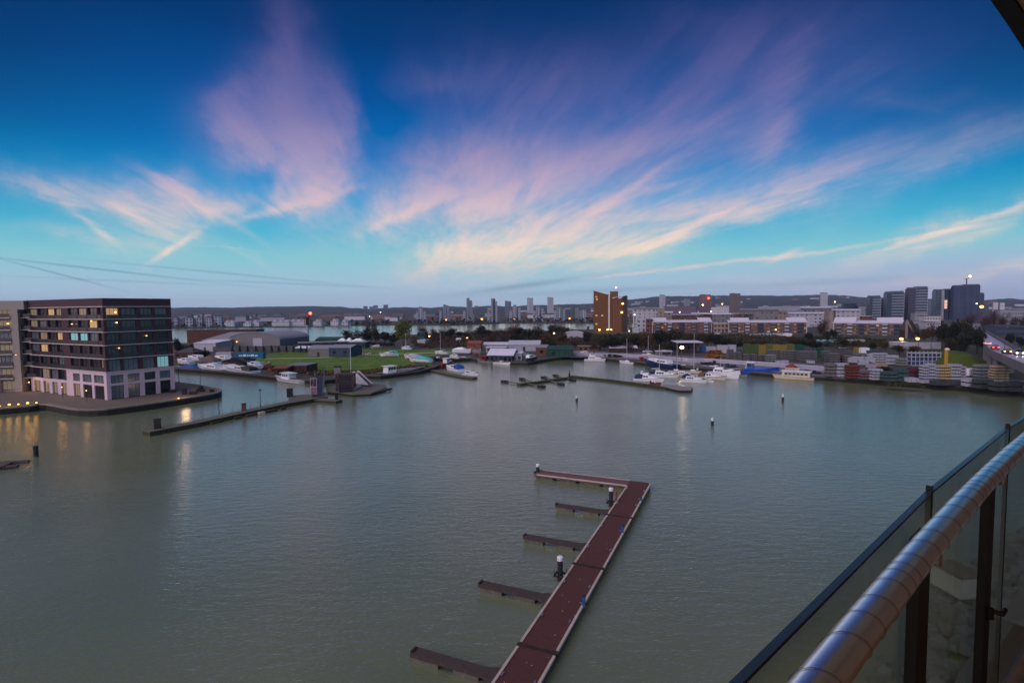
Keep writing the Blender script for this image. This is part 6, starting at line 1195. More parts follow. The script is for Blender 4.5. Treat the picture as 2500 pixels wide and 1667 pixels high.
# ------------------------------------------------------------------ trees
leafM={'evergreen':mat('leaf_dark',rgb(24,32,20),scale=.6,var=.5,rough=.9),'olive':mat('leaf_olive',rgb(48,48,26),scale=.5,var=.45,rough=.9),'brown':mat('twig_brown',rgb(60,47,35),scale=.6,var=.35,rough=.95),'mauve':mat('twig_mauve',rgb(66,55,58),scale=.5,var=.3,rough=.95),'willow':mat('leaf_willow',rgb(84,90,26),scale=.6,var=.35,rough=.9),'russet':mat('leaf_russet',rgb(74,54,28),scale=.5,var=.35,rough=.9)}
bark=mat('bark',rgb(52,42,36),scale=3,var=.3)
def crown(kind,seed,n,bare=False,conifer=False):
    rq=random.Random(seed); s=MB(); lob=[]
    if conifer:
        for i in range(n):
            f=rq.random()**.8; z=.12+.88*f; r=.26*(1-f)+.03; a=rq.uniform(0,6.28); rr=r*rq.uniform(.5,1.05); lob.append((math.cos(a)*rr,math.sin(a)*rr,z))
    else:
        cs=[(rq.uniform(-.24,.24),rq.uniform(-.22,.22),rq.uniform(.36,.80),rq.uniform(.13,.26)) for _ in range(11)]+[(0,0,.55,.3)]
        for i in range(n):
            c=rq.choice(cs); v=Vector((rq.gauss(0,1),rq.gauss(0,1),rq.gauss(0,1))).normalized()*c[3]*(rq.uniform(.55,1.08) if not bare else rq.uniform(.2,1.2)); lob.append((c[0]+v.x,c[1]+v.y,max(.08,c[2]+v.z*.9)))
    for p in lob:
        a=Vector((rq.gauss(0,1),rq.gauss(0,1),rq.gauss(0,1))).normalized(); b=a.cross(Vector((rq.gauss(0,1),rq.gauss(0,1),rq.gauss(0,1)))).normalized(); u_=.028*rq.uniform(.6,1.5); w_=u_*(.22 if bare else .8); P_=Vector(p)
        if bare: a=(a+Vector((p[0],p[1],p[2]-.3)).normalized()*1.2).normalized(); u_*=2.1
        s.add([P_-a*u_-b*w_*.6,P_-a*u_*.2+b*w_,P_+a*u_+b*w_*.3,P_+a*u_*.1-b*w_],[(0,1,2,3)])
    return s.mesh('crown',leafM[kind])
def trunk(seed,conifer=False):
    rq=random.Random(seed); s=MB(); s.tube([(0,0,-.02),(rq.uniform(-.01,.01),0,.25),(rq.uniform(-.03,.03),rq.uniform(-.02,.02),.55),(rq.uniform(-.04,.04),0,.85)],.03,6,True,[.028,.021,.014,.004])
    if not conifer:
        for k in range(7):
            z=rq.uniform(.2,.5); a=rq.uniform(0,6.28); l=rq.uniform(.2,.34); s.tube([(0,0,z),(math.cos(a)*l*.5,math.sin(a)*l*.5,z+l*.45),(math.cos(a)*l,math.sin(a)*l,z+l*.8)],.01,4,True,[.011,.007,.002])
    return s.mesh('trunk',bark)
CR={}
for kd in leafM:
    CR[kd]=[(crown(kd,100+i*7+len(kd),1500 if kd in('evergreen','olive','willow','russet') else 1300,bare=kd in('brown','mauve')),trunk(200+i)) for i in range(3)]
CR['conifer']=[(crown('evergreen',500+i,900,conifer=True),trunk(300+i,True)) for i in range(2)]
KW={'evergreen':'dark evergreen','olive':'olive green','brown':'bare brown','mauve':'bare greyish','willow':'yellow-green','russet':'russet brown','conifer':'dark conifer'}
tcount=[0]
def tree(px,yt,yb,wpx,kind,label,group=None,z=GZ):
    b=G(px,yb,z); h=zat(b,yt)-z; w_=wpx/scale_at(b); me=CR[kind][tcount[0]%len(CR[kind])]; tcount[0]+=1
    t=thing('conifer' if kind=='conifer' else 'tree',label,'tree',tuple(b),(tcount[0]*2.4)%6.28,group); sx=w_/.95 if kind!='conifer' else w_/.5
    t.scale=(sx,sx,h); obj('crown',me[0],t); obj('trunk',me[1],t); return t
TR=[
 ('trees between the white tents and the willow',[(850,805,840,32,'olive','leftmost low olive tree of the belt right of the white tents'),(872,800,842,36,'brown','second tree of the belt right of the white tents, brown'),(893,799,843,38,'evergreen','dark tree of the belt in front of the two tall bare ones'),(918,800,844,38,'olive','olive tree of the belt right of the tall bare pair'),(941,803,844,36,'evergreen','last dark tree of the belt left of the willow')]),
 (None,[(898,776,838,26,'mauve','taller of two bare trees rising from the belt, left one'),(915,781,838,24,'mauve','lower of two bare trees rising from the belt, right one'),(985,775,850,52,'willow','tall yellow-green willow-like tree by the river, left of the dark control cabin'),(962,806,848,34,'evergreen','dark tree tucked under the left side of the willow'),
  (1172,790,825,34,'evergreen','rounded dark tree standing alone against the river'),(1310,795,842,52,'olive','broad olive-brown tree in the scrub left of the pale yellow lamp'),(1332,812,852,50,'russet','broad russet bush-like tree below the pale yellow lamp'),(1431,806,842,26,'evergreen','pointed dark tree right of the white domed shed'),(1436,794,808,12,'mauve','small thin tree against the river left of the brick tower'),
  (1612,797,852,56,'evergreen','large dark tree in front of the left brick terrace'),(1646,802,852,48,'olive','olive tree right of the large dark one before the left terrace'),(2010,773,830,44,'brown','tall bare brown tree between the middle and right terraces'),(2034,800,830,24,'evergreen','dark tree at the left end of the right terrace'),
  (434,820,868,26,'evergreen','dark tree beside the apartment block over the hipped house'),(609,868,884,9,'evergreen','small dark bush tree before the turquoise container'),(505,852,872,20,'evergreen','dark tree behind the grey upright cabins'),
  (2020,808,836,26,'olive','low olive tree under the tall bare brown one'),(1975,808,836,26,'evergreen','dark low tree right of the middle terrace')]),
 ('dark trees beside the bridge',[(2300,776,858,40,'evergreen','leftmost dark tree of the clump by the bridge'),(2328,772,856,42,'evergreen','tallest dark tree of the clump by the bridge'),(2356,777,858,46,'olive','olive toned tree in the middle of the clump by the bridge'),(2384,788,864,44,'evergreen','dark tree of the clump nearest the road'),(2345,806,870,56,'evergreen','wide low dark tree in front of the clump by the bridge'),(2318,822,876,46,'olive','low olive tree at the front left of the clump'),(2398,806,868,22,'evergreen','small dark tree touching the bridge end')]),
 ('bare trees beyond the bridge',[(2402,768,818,34,'mauve','first bare tree beyond the bridge'),(2423,750,816,34,'mauve','tallest bare tree beyond the bridge'),(2448,760,812,38,'brown','brown bare tree beyond the bridge'),(2476,770,814,34,'mauve','bare tree beyond the bridge near the border'),(2499,764,816,32,'brown','bare tree cut by the right border'),(2468,808,846,30,'evergreen','dark low tree behind the far parapet'),(2494,818,852,30,'evergreen','dark low tree behind the far parapet at the border'),(2372,762,800,40,'mauve','bare tree behind the dark clump')]),
 ('trees right of the last terrace',[(2232,792,838,32,'brown','brown tree right of the slanting beam'),(2258,796,838,32,'russet','russet tree behind the orange lamp pair'),(2276,786,836,30,'brown','brown tree touching the dark clump'),(2162,832,856,24,'russet','low russet bush behind the white stack'),(2195,842,866,40,'olive','low olive bush under the white trailers'),(2232,842,866,38,'russet','low russet bush right of the olive one'),(2130,832,858,22,'evergreen','low dark bush behind the white trailers')]),
]
for grp,lst in TR:
    for (px,yt,yb,w_,kd,lab) in lst: tree(px,yt,yb,w_,kd,lab,grp)
LMB=[(1035,'behind the dark control cabin'),(1062,'right of the control cabin'),(1090,'below the second bank tower'),(1125,'above the orange lamp'),(1145,'below the tall slim tower'),(1196,'right of the lone round tree'),(1218,'above the white cabin'),(1240,'above the left end of the polytunnel'),(1258,'below the fifth bank tower'),(1290,'by the thin tall mast'),(1350,'near the pale yellow lamp'),(1376,'above the white domed shed'),(1402,'right of the domed shed'),(1450,'below the brick tower'),(1470,'below the left tower lamp'),(1494,'below the right tower lamps'),(1520,'left of the white dome tent'),(1550,'below the white dome tent'),(1578,'below the red block'),(1610,'below the left terrace'),(1645,'left of the canopy building'),(1680,'behind the canopy building'),(1706,'right of the canopy building'),(1728,'above the blue container'),(1750,'below the gap of the terraces'),(1772,'left of the lorry bodies'),(1800,'below the middle terrace'),(1832,'below the first lorry body'),(1870,'left of the orange terrace lamp'),(1902,'right of the orange terrace lamp'),(1938,'below the middle terrace end'),(1958,'behind the green bins'),(1988,'below the tall bare tree'),(2060,'below the right terrace'),(2092,'behind the white trailer')]
def near(px,L_): return min(L_,key=lambda q:abs(q[0]-px))[1]
cnt={}
BELT=[('scrub trees along the river behind the laid-up boats',[(1035,797,828),(1058,799,826),(1080,801,826),(1100,798,826),(1120,806,826),(1140,810,826),(1192,801,824),(1214,803,824),(1232,797,826),(1248,794,828),(1266,794,826),(1290,798,832),(1352,792,826),(1376,794,822),(1396,800,822),(1230,812,842),(1203,816,846),(1262,812,840),(1290,822,848),(1345,826,854),(1372,812,838)],'riverside scrub belt'),
 ('scrub trees between the back quay and the terraces',[(1400,826,854),(1465,818,856),(1494,814,860),(1520,818,856),(1548,814,856),(1576,812,856),(1680,812,852),(1704,808,846),(1726,808,848),(1748,812,850),(1772,820,854),(1800,822,856),(1830,826,856),(1868,826,854),(1900,826,856),(1935,818,852),(1955,824,854),(1985,826,858),(2060,826,852),(2090,828,852),(1450,832,862),(1535,834,864),(1598,832,866),(1640,836,866)],'belt before the terraces')]
kinds=['brown','olive','evergreen','mauve','russet','evergreen','brown']
for grp,lst,base_lab in BELT:
    for i,(px,yt,yb) in enumerate(lst):
        kd=kinds[(i*3+len(lst))%7]; key=(kd,near(px,LMB)); cnt[key]=cnt.get(key,0)+1; tree(px,yt,yb,(yb-yt)*1.15+6,kd,f'{KW[kd]} {"low " if yb>845 else ""}tree of the {base_lab}, {key[1]}'+('' if cnt[key]==1 else ', '+['','nearer','nearest','frontmost'][cnt[key]-1]),grp)
ON=['first','second','third','fourth','fifth','sixth','seventh','eighth','ninth','tenth','eleventh']
for i,px in enumerate((568,586,605,625.5,644.5,663.5,681.5,699.6,717,735,750)): tree(px,844-(i%2),862,8,'conifer',ON[i]+' small dark conifer from the left in the row before the grey wall','conifers before the grey boundary wall')
def scrub(name,label,pts,n,hmax,kind,seed,size=.5,z=GZ):
    P=[G(x,y,z) for x,y in pts]; rq=random.Random(seed); x0,x1=min(p.x for p in P),max(p.x for p in P); y0,y1=min(p.y for p in P),max(p.y for p in P); s=MB()
    def inside(x,y):
        c=False; j=len(P)-1
        for i in range(len(P)):
            if (P[i].y>y)!=(P[j].y>y) and x<(P[j].x-P[i].x)*(y-P[i].y)/(P[j].y-P[i].y)+P[i].x: c=not c
            j=i
        return c
    k=0
    while k<n:
        x,y=rq.uniform(x0,x1),rq.uniform(y0,y1)
        if not inside(x,y): continue
        k+=1; hh=hmax*max(.08,mnoise.noise(Vector((x*.045,y*.045,seed)))+.45)
        for q in range(3):
            c=Vector((x+rq.uniform(-1.2,1.2),y+rq.uniform(-1.2,1.2),z+rq.uniform(.05,1)*hh)); a=Vector((rq.gauss(0,1),rq.gauss(0,1),rq.gauss(0,.7))).normalized(); b=a.cross(Vector((rq.gauss(0,1),rq.gauss(0,1),rq.gauss(0,1)))).normalized(); u_=size*rq.uniform(.5,1.5)
            s.add([c-a*u_,c+b*u_*.7,c+a*u_,c-b*u_*.6],[(0,1,2,3)])
    tag(s.build(name,leafM[kind]),label,kind='stuff')
scrub('scrub','brown scrub covering the rough ground behind the laid-up boats',[(1015,850),(1000,825),(1060,818),(1180,812),(1400,812),(1450,816),(1460,850),(1400,848),(1320,838),(1240,838),(1180,842),(1130,848),(1060,852)],5200,3.0,'brown',3)
scrub('scrub','olive scrub between the back quay and the terraces',[(1400,850),(1460,818),(1700,818),(1990,824),(2140,830),(2200,842),(2100,850),(1900,842),(1720,838),(1660,850),(1560,852)],5200,3.2,'olive',5)
scrub('brambles','dark brambles between the wall and the river on the left',[(430,858),(470,850),(520,850),(760,848),(860,842),(960,846),(960,838),(860,834),(700,838),(520,842),(430,846)],1800,1.8,'evergreen',9)
scrub('weeds','rough brown weeds along the lower edge of the green field',[(640,904),(700,910),(780,918),(900,913),(960,905),(1040,896),(1040,891),(950,899),(850,905),(760,905),(690,898),(640,896)],1100,.9,'russet',11,.3)
scrub('weeds','dark weeds under the quay edge of the container yard',[(2160,941),(2250,947),(2250,944),(2165,938)],160,1.2,'olive',12,.3)
# ------------------------------------------------------------------ far shore
def at_depth(px,D,z=0.0,py=755):
    d=ray(px,py); t=D/d.dot(cF); return Vector((d.x*t,d.y*t,z))
def profile(pts):
    def f(x):
        if x<=pts[0][0]: return pts[0][1]
        for a,b in zip(pts,pts[1:]):
            if x<=b[0]: return a[1]+(b[1]-a[1])*(x-a[0])/(b[0]-a[0])
        return pts[-1][1]
    return f
SKY=profile([(-300,755),(0,753),(430,751),(480,750),(560,751),(620,749),(700,748),(770,747),(830,749),(870,752),(890,754),(925,753),(960,750.5),(1000,750),(1050,751),(1100,748),(1150,750),(1190,746),(1250,748),(1300,745),(1350,744),(1450,741),(1490,736),(1540,731),(1580,727),(1600,724),(1620,723),(1700,723),(1730,721),(1800,722),(1850,721),(1900,722),(1960,721),(1990,719.5),(2060,721),(2100,725),(2125,726.5),(2200,728),(2260,731),(2330,733.5),(2390,733),(2410,732),(2470,727.5),(2485,731),(2600,731),(2900,733)])
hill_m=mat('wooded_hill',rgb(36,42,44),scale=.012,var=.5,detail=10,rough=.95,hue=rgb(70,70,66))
def hills(name,Dr,D0,sky,seed,rough_,x0=-900,x1=3400,step=7):
    s=MB(); rows=[]; ts=[0,.12,.25,.4,.55,.7,.82,.92,1.0,1.12,1.35]; s.smooth=True
    for j,t in enumerate(ts):
        row=[]
        px=x0
        while px<=x1:
            R=at_depth(px,Dr); zr_=zat(R,sky(px))+mnoise.noise(Vector((px*.045,seed,0)))*rough_*2+mnoise.noise(Vector((px*.16,seed,4)))*rough_+mnoise.noise(Vector((px*.5,seed,9)))*rough_*.5
            D=D0+(Dr-D0)*t; p=at_depth(px,D); f=min(t,1); z_=zr_*(f**1.25) if t<=1 else zr_*(1-(t-1)*1.2)
            if 0<t<1: z_+=mnoise.noise(Vector((px*.02,j*1.7,seed)))*4*f
            row.append((p.x,p.y,GZ+max(z_-GZ,-.2 if t==0 else .1))); px+=step
        rows.append(row)
    n=len(rows[0]); vs=[q for r in rows for q in r]; fs=[(j*n+i,j*n+i+1,(j+1)*n+i+1,(j+1)*n+i) for j in range(len(rows)-1) for i in range(n-1)]
    s.add(vs,fs); struct(name,s,hill_m)
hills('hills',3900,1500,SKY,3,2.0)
# scattered houses on the hillside and the flats before it
hm=[mat('far_render',rgb(176,176,186),var=.1),mat('far_brick',rgb(112,92,88),var=.2),mat('far_grey',rgb(132,136,150),var=.12)]; hrm=[mat('far_slate',rgb(74,76,88),var=.15),mat('far_tile',rgb(104,84,82),var=.15)]
def hb(w_,d_,h_,m1,m2):
    s=MB(); s.box(0,w_,0,d_,0,h_); a=s.mesh('wall',m1); s=MB(); s.add([(-.4,-.4,h_+.02),(w_+.4,-.4,h_+.02),(w_+.4,d_+.4,h_+.02),(-.4,d_+.4,h_+.02),(.0,d_/2,h_+3.2),(w_,d_/2,h_+3.2)],[(0,3,2,1),(0,1,5,4),(1,2,5),(2,3,4,5),(3,0,4)]); return a,s.mesh('roof',m2)
HB=[hb(16,10,7,hm[0],hrm[0]),hb(34,10,7,hm[1],hrm[1]),hb(24,12,10,hm[2],hrm[0]),hb(46,12,8,hm[0],hrm[0]),hb(12,9,6,hm[1],hrm[0])]
rq=random.Random(77)
def hill_z(px,D): 
    t=(D-1500)/2400; R=at_depth(px,3900); return GZ+max(0,(zat(R,SKY(px)))*(max(t,0)**1.25)-GZ)
HZ=[(455,'above the left white cubes'),(520,'above the second white cubes'),(590,'above the flat pale terrace'),(650,'above the gabled terrace'),(720,'left of the radar mast'),(790,'right of the radar mast'),(850,'above the white villa pair'),(905,'below the crest slabs'),(965,'above the willow'),(1028,'behind the first bank tower'),(1088,'behind the second bank tower'),(1118,'by the bright lamp row'),(1145,'behind the left tallest slim tower'),(1175,'between the tallest slim towers'),(1222,'right of the tallest slim towers'),(1258,'behind the fifth bank tower'),(1295,'left of the inland high-rises'),(1330,'between the inland high-rises'),(1370,'behind the seventh bank tower'),(1425,'left of the brick tower'),(1560,'right of the brick tower'),(1617,'by the twin-ribbed high-rise'),(1675,'around the grey stepped block'),(1722,'by the red-lit high-rise'),(1794,'by the brown-grey high-rise'),(1860,'above the middle terrace'),(1930,'left of the lone pale high-rise'),(2010,'by the lone pale high-rise'),(2080,'left of the right tower cluster'),(2180,'behind the balconied towers'),(2270,'left of the ribbed glass tower'),(2420,'right of the glass tower'),(2480,'at the right border')]
HN=['wide white','long brick','tall grey','very long white','small brick']; hcnt={}
for i in range(170):
    px=rq.uniform(430,2490); D=rq.choice([rq.uniform(1000,1500),rq.uniform(1500,2400),rq.uniform(2200,3500)])
    if px<1000 and D>1900: D=rq.uniform(1150,1800)
    p=at_depth(px,D); k=rq.randrange(5); me=HB[k]; lv='at the hill foot' if D<1500 else 'on the lower slope' if D<2300 else 'high on the slope'
    key=(k,lv,near(px,HZ)); hcnt[key]=hcnt.get(key,0)+1
    t=thing('hillside_house',f'{["","second ","third ","fourth ","fifth ","sixth "][hcnt[key]-1]}{HN[k]} house {lv}, {key[2]}','house',(p.x,p.y,hill_z(px,D)-.5),rq.uniform(-.5,.5),'far hillside houses'); obj('wall',me[0],t); obj('roof',me[1],t)
# far woodland strip at the waterline
s=MB(); rq=random.Random(13)
for (p,q) in zip(fb[:-1],fb[1:]):
    a=Vector((p[0],p[1],0)); b=Vector((q[0],q[1],0)); L0=(b-a).length; n_=Vector((-(b-a).y,(b-a).x,0)).normalized()
    for k in range(int(L0*1.6)):
        f=rq.random(); dd=rq.uniform(3,60)
        big=mnoise.noise(Vector(((a+(b-a)*f).x*.02,1,0)))+.55
        c=a+(b-a)*f+n_*dd; c.z=GZ+rq.uniform(0,1)*(2.5+6.5*max(0,big)*(dd/40)); u_=rq.uniform(1.2,2.6); A_=Vector((rq.gauss(0,1),rq.gauss(0,1),rq.gauss(0,1))).normalized(); B_=A_.cross(Vector((rq.gauss(0,1),rq.gauss(0,1),rq.gauss(0,1)))).normalized(); s.add([c-A_*u_,c+B_*u_*.8,c+A_*u_,c-B_*u_*.8],[(0,1,2,3)])
tag(s.build('far_woodland',mat('far_leaf',rgb(34,36,36),scale=.05,var=.4)),'dark low woodland along the far river bank','woodland',kind='stuff'); 
s=MB(); along([(p[0],p[1]) for p in fb],-2,0.2,-.3,GZ+.02,s); struct('far_bank',s,mat('far_mud',rgb(62,60,60),scale=.05,var=.3))
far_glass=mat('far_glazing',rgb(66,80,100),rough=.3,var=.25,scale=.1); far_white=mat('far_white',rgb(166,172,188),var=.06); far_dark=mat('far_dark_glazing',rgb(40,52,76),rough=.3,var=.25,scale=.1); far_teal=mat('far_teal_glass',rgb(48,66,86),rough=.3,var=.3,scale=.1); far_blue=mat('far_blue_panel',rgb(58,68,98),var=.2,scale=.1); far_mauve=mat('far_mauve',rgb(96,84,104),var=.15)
def far_block(name,label,cat,vols,yb,style='slab',group=None,D=None):
    "vols: (x0,x1,ytop,wall,glazing) side by side; one building"
    x0=min(v[0] for v in vols); a=G(x0,yb,GZ) if D is None else at_depth(x0,D,GZ); t=thing(name,label,cat,(a.x,a.y,GZ),-math.atan2(a.x,a.y)*.6,group); sc_=scale_at(a); cs=math.cos(math.atan2(a.x,a.y)*.6)
    for i,(u0,u1,yt,wm,gm_) in enumerate(vols):
        X0=(u0-x0)/sc_*1.0; X1=(u1-x0)/sc_; H_=zat(a,yt)-GZ; y0=(i%3)*1.3; s=MB(); s.box(X0,X1-.05,y0,y0+14,0,H_); bo=s.build('block',wm,t)
        nf=max(2,int(H_/3.1)); s=MB(); nb_=max(2,int((X1-X0)/5)); fh=H_/nf
        for k in range(nf):
            if style=='bands': s.box(X0+.3,X1-.35,y0-.12,y0,k*fh+.55,k*fh+fh*.97)
            else:
                for j in range(nb_): w_=(X1-X0)/nb_; s.box(X0+w_*(j+.22),X0+w_*(j+.78),y0-.12,y0,k*fh+.8,k*fh+fh*.82)
        s.build('glazing',gm_,bo)
        if style=='balcony':
            s=MB(); [s.box(X0+(X1-X0)*.55,X1+.4,y0-1.4,y0-.13,k*fh-.12,k*fh+.12) for k in range(1,nf)]; s.build('balcony_slabs',far_white,bo)
        s=MB(); s.box(X0+.6,X1-.65,y0+1,y0+12,H_+.003,H_+1.6); s.build('roof_plant',far_glass if i%2 else far_mauve,bo)
    return t
W_=far_white
far_block('far_apartments','row of small white riverside apartments at the left, beside the near block','building',[(425,433,777,W_,far_glass),(434,452,781,hm[1],far_glass)],798)
far_block('far_apartments','pair of white riverside apartment cubes, left of three groups','building',[(453,469,777,W_,far_glass),(469,475,783,hm[1],far_glass),(475,488,777,W_,far_glass)],798)
far_block('far_apartments','pair of white riverside apartment cubes with a warm lamp between them','building',[(503,516,777,W_,far_glass),(516,521,782,hm[1],far_glass),(521,536,774,W_,far_glass)],797.5)
for i,(x0,x1,yt,lab) in enumerate(((548,572,784,'low pale riverside terrace right of the white cubes'),(594,612,785,'flat pale riverside terrace left of the gabled one'),(612,632,783,'gabled pale riverside terrace in the left third'),(664,706,782,'long row of gabled riverside houses left of the radar mast'),(708,750,781,'row of gabled riverside houses touching the radar mast'),(764,785,781,'short pale riverside row just right of the radar mast'),(807,826,780,'white riverside villa pair right of the radar mast, left one'),(830,849,782,'white riverside villa pair right of the radar mast, right one'))):
    t,L,H_=house('riverside_row',lab,'houses',x0,x1,797-i*.3,yt+3.5,9,'flat',wall=far_white,rm=hrm[0],win=max(3,int((x1-x0)/5)),rows=2,door=0,group='riverside rows on the far bank',glz=[far_glass])
    for k in range(max(1,int((x1-x0)/11))): s=MB(); c=L*(k+.5)/max(1,int((x1-x0)/11)); s.extrude_y([(c-3,H_+.29),(c+3,H_+.29),(c,H_+3.2)],0,8.5); s.build('gable',far_white,t)
TW='tower'
G2='white towers on the far river bank'
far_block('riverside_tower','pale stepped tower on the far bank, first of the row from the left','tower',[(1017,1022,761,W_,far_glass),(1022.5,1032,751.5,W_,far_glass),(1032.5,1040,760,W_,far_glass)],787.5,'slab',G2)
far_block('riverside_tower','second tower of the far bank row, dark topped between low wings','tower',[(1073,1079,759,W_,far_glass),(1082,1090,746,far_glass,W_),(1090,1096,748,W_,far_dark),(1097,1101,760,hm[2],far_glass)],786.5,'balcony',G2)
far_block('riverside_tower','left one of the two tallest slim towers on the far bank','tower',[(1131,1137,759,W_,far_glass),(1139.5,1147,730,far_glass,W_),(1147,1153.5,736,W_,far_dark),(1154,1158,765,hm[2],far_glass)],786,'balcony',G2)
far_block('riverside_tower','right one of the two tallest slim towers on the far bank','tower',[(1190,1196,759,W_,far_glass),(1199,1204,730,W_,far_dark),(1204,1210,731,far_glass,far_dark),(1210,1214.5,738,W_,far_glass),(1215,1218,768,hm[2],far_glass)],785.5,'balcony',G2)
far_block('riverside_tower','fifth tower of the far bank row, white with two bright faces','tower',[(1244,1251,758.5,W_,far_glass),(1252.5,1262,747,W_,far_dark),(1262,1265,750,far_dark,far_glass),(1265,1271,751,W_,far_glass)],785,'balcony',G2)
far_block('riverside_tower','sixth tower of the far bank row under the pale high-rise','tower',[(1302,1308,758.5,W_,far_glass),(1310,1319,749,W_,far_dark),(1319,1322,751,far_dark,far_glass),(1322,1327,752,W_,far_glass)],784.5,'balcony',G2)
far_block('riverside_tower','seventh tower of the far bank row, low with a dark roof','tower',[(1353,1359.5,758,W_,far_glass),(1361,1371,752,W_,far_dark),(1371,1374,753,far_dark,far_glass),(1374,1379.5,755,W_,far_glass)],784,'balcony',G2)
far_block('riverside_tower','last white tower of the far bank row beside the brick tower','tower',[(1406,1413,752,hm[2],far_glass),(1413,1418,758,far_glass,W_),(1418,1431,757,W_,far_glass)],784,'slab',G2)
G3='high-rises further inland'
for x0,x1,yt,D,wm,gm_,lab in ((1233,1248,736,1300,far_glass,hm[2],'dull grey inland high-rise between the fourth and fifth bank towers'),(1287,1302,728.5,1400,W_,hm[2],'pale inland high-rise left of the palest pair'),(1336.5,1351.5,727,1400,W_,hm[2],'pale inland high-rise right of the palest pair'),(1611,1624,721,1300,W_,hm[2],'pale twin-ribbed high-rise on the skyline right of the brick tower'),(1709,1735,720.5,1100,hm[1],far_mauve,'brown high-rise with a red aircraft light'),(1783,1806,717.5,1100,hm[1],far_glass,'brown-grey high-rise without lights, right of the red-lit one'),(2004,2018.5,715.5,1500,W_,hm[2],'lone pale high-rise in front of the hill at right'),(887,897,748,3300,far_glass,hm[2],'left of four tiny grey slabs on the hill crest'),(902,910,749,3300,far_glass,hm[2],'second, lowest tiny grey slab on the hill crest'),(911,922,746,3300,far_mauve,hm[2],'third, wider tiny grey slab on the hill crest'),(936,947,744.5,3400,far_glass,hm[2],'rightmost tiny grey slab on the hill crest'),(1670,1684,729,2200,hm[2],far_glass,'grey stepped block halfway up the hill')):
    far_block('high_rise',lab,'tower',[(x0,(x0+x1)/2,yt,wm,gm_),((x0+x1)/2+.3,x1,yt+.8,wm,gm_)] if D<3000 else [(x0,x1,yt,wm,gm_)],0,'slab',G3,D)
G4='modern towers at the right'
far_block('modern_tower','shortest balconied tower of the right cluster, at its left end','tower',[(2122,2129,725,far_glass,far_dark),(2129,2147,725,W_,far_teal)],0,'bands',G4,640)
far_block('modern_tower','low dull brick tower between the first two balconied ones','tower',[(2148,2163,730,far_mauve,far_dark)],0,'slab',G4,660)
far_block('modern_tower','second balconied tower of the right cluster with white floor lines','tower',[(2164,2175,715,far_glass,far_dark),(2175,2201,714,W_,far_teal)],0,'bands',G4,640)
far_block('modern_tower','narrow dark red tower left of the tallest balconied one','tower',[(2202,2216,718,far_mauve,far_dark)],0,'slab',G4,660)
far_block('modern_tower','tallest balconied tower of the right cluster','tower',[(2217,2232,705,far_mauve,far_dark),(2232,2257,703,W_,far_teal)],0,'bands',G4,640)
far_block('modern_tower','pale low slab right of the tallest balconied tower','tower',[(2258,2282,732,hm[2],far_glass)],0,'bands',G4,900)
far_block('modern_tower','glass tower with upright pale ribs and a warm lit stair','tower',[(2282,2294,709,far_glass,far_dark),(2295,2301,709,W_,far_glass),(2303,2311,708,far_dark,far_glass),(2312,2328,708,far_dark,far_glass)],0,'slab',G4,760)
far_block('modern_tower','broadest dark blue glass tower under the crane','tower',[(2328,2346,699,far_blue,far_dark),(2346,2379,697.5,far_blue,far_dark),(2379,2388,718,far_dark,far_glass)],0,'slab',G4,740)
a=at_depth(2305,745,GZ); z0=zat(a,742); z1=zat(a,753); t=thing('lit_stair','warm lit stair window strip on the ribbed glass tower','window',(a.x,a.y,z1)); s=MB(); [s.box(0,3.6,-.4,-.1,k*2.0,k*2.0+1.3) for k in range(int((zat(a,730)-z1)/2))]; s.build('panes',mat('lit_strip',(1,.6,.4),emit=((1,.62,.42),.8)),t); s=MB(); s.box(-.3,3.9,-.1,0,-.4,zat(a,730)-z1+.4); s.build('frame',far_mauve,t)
a=at_depth(2357,742,GZ); zb_=zat(a,698); zt_=zat(a,681); t=thing('tower_crane','thin tower crane with a glowing beacon on the blue glass tower','crane',(a.x,a.y,zb_)); s=MB(); s.box(-.5,.5,-.5,.5,0,zt_-zb_); s.build('mast',far_mauve,t); s=MB(); s.tube([(-3,0,zt_-zb_-.3),(1,0,zt_-zb_),(6,0,zt_-zb_+4.5)],.45,5); s.build('jib',far_mauve,t); s=MB(); s.ball((4.5,0,zt_-zb_+3.6),1.5,8); s.build('beacon',mat('crane_beacon',(1,.5,.3),emit=((1,.42,.28),8)),t)
# mid-distance estates at the right
for x0,x1,yb,yt,lab,wm in ((2232,2262,790,764,'pale blue-grey low block under the tallest balconied tower',hm[2]),(2255,2296,796,772,'pale terrace behind the slanting beam',hm[0]),(2262,2290,806,786,'white low roofs left of the dark clump',clad_white),(2430,2500,822,796,'dark blue-grey flat-roofed hall beyond the bridge',clad_blue),(2396,2430,806,790,'pale grey low building behind the bridge bend',hm[2]),(2400,2440,790,766,'mauve brick block beyond the clump',far_mauve),(2440,2500,792,757,'pale blue-grey estate block at the right border',hm[2]),(2424,2436,770,738,'pale upper block behind the bare trees, left',hm[0]),(2440,2452,770,739,'pale upper block behind the bare trees, right',hm[0]),(2095,2122,786,748,'grey-mauve block left of the right tower cluster',hm[2]),(2058,2090,786,741,'dark rounded-top block left of the right tower cluster',far_dark),(1460,1530,788,758,'pale pinkish low block right of the brick tower base',hm[0]),(1620,1700,775,748,'mauve low block below the red-lit high-rise',far_mauve),(1730,1780,772,750,'pale lit low block below the red-lit high-rise',hm[0]),(1500,1600,772,752,'long pale roof line behind the white gable block',hm[2]),(1850,1960,764,748,'far grey estate under the right part of the hill',hm[2])):
    house('low_block',lab,'building',x0,x1,yb,yt,12,'flat',wall=wm,rm=hrm[0],win=max(3,int((x1-x0)/6)),rows=2,door=0,group='low blocks beyond the terraces',glz=[far_glass])
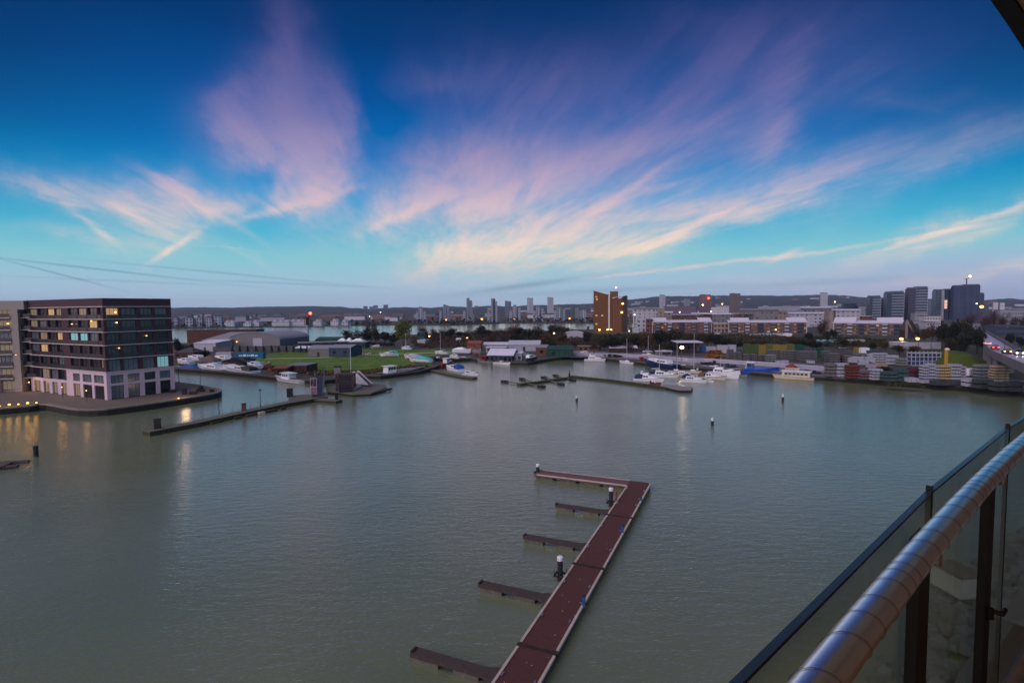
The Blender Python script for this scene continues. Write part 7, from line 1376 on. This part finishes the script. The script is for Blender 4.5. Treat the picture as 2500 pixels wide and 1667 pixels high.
# far lamps
FL=[(515,791.5,1000,yellow_l,1.1,'warm lamp between the white riverside cubes'),(474,792,1000,white_l,.7,'pale lamp in front of the left pair of white cubes'),(555,774,1400,white_l,1.2,'white lamp on the long pale roof line at left'),(720,775,1500,white_l,1.2,'white lamp left of the radar mast'),(765,785.5,1000,yellow_l,1.0,'warm lamp under the red light of the radar mast'),(929,762,1900,white_l,1.6,'white lamp on the hillside under the crest slabs'),(902,772.5,1500,yellow_l,1.2,'warm lamp in the flats under the crest slabs'),(970,770,1600,mat('pink_l',(1,.5,.4),emit=((1,.4,.35),5)),1.2,'pinkish lamp left of the first bank tower'),(1089,780.5,870,amber,1.2,'orange lamp at the foot of the second bank tower'),(1109,771,1300,yellow_l,1.5,'left lamp of the bright row between second and third bank towers'),(1117,771.5,1300,yellow_l,1.5,'middle lamp of the bright row between second and third bank towers'),(1124,771.5,1300,yellow_l,1.5,'right lamp of the bright row between second and third bank towers'),(1176,779,880,amber,1.8,'largest orange lamp between the two tallest bank towers'),(1255,779,870,amber,1.2,'orange lamp under the fifth bank tower'),(1390.5,777.5,900,amber,1.5,'orange lamp between the last two bank towers'),(1298,776,1000,yellow_l,.8,'small lamp left of the sixth bank tower'),(1609.5,752.8,780,amber,1.0,'orange lamp on the stair tower behind the left terrace'),(1715.5,744.5,1080,yellow_l,1.8,'yellow lamp below the red-lit high-rise'),(1763,742,1080,yellow_l,1.4,'yellow lamp right of the red-lit high-rise'),(1736,760,800,white_l,1.0,'white lamp over the estate roofs'),(1659,762,700,white_l,.8,'small white lamp over the left estate'),(1975,808,600,white_l,.8,'white lamp right of the middle terrace'),(2037.5,737,1300,white_l,1.6,'white lamp at the foot of the hill right of the pale high-rise'),(2395.6,749,700,amber,2.3,'large orange lamp right of the glass tower'),(2383,741,720,white_l,.8,'small white lamp at the edge of the glass tower'),(1535,769,620,yellow_l,.7,'warm lamp on the cream block by the brick tower'),(1549,768,600,white_l,.7,'white lamp left of the white gable block'),(1536,808,470,white_l,.5,'low white lamp at the foot of the cream block'),(1754,774,620,yellow_l,.7,'warm lamp over the gap between the terraces'),(1426,809,500,white_l,.4,'small white lamp on the white domed shed')]
for px,py,D,m_,r_,lab in FL:
    p=at_depth(px,D,GZ); z_=zat(p,py); g0=hill_z(px,D) if D>1500 else GZ; t=thing('street_lamp',lab,'street lamp',(p.x,p.y,min(g0,z_-2))); h_=z_-min(g0,z_-2); s=MB(); s.cyl(0,0,0,h_,.2,5); s.build('column',far_mauve,t); s=MB(); s.ball((0,-.5,h_),r_,8,.8); s.build('lamp',m_,t)
a=at_depth(1729.5,1095,GZ); z_=zat(a,728); t=thing('warning_light','red aircraft light on a mast beside the brown high-rise','light',(a.x,a.y,GZ)); s=MB(); s.cyl(0,0,0,z_-GZ,.5,6); s.build('mast',far_mauve,t); s=MB(); s.ball((0,0,z_-GZ),2.2,8,.7); s.build('light',red_l,t)
# ------------------------------------------------------------------ air
hz=MB(); hz.box(-6600,6600,-330,5600,-1.8,150)
hm_=bpy.data.materials.new('haze'); hm_.use_nodes=True; t_=hm_.node_tree; t_.nodes.clear(); pv=t_.nodes.new('ShaderNodeVolumePrincipled'); pv.inputs['Color'].default_value=(0.42,0.62,1.0,1); pv.inputs['Density'].default_value=HAZE; pv.inputs['Anisotropy'].default_value=0.0; ou=t_.nodes.new('ShaderNodeOutputMaterial'); t_.links.new(pv.outputs[0],ou.inputs['Volume'])
ho=tag(hz.build('haze',hm_),kind='stuff'); hm_.cycles.homogeneous_volume=True
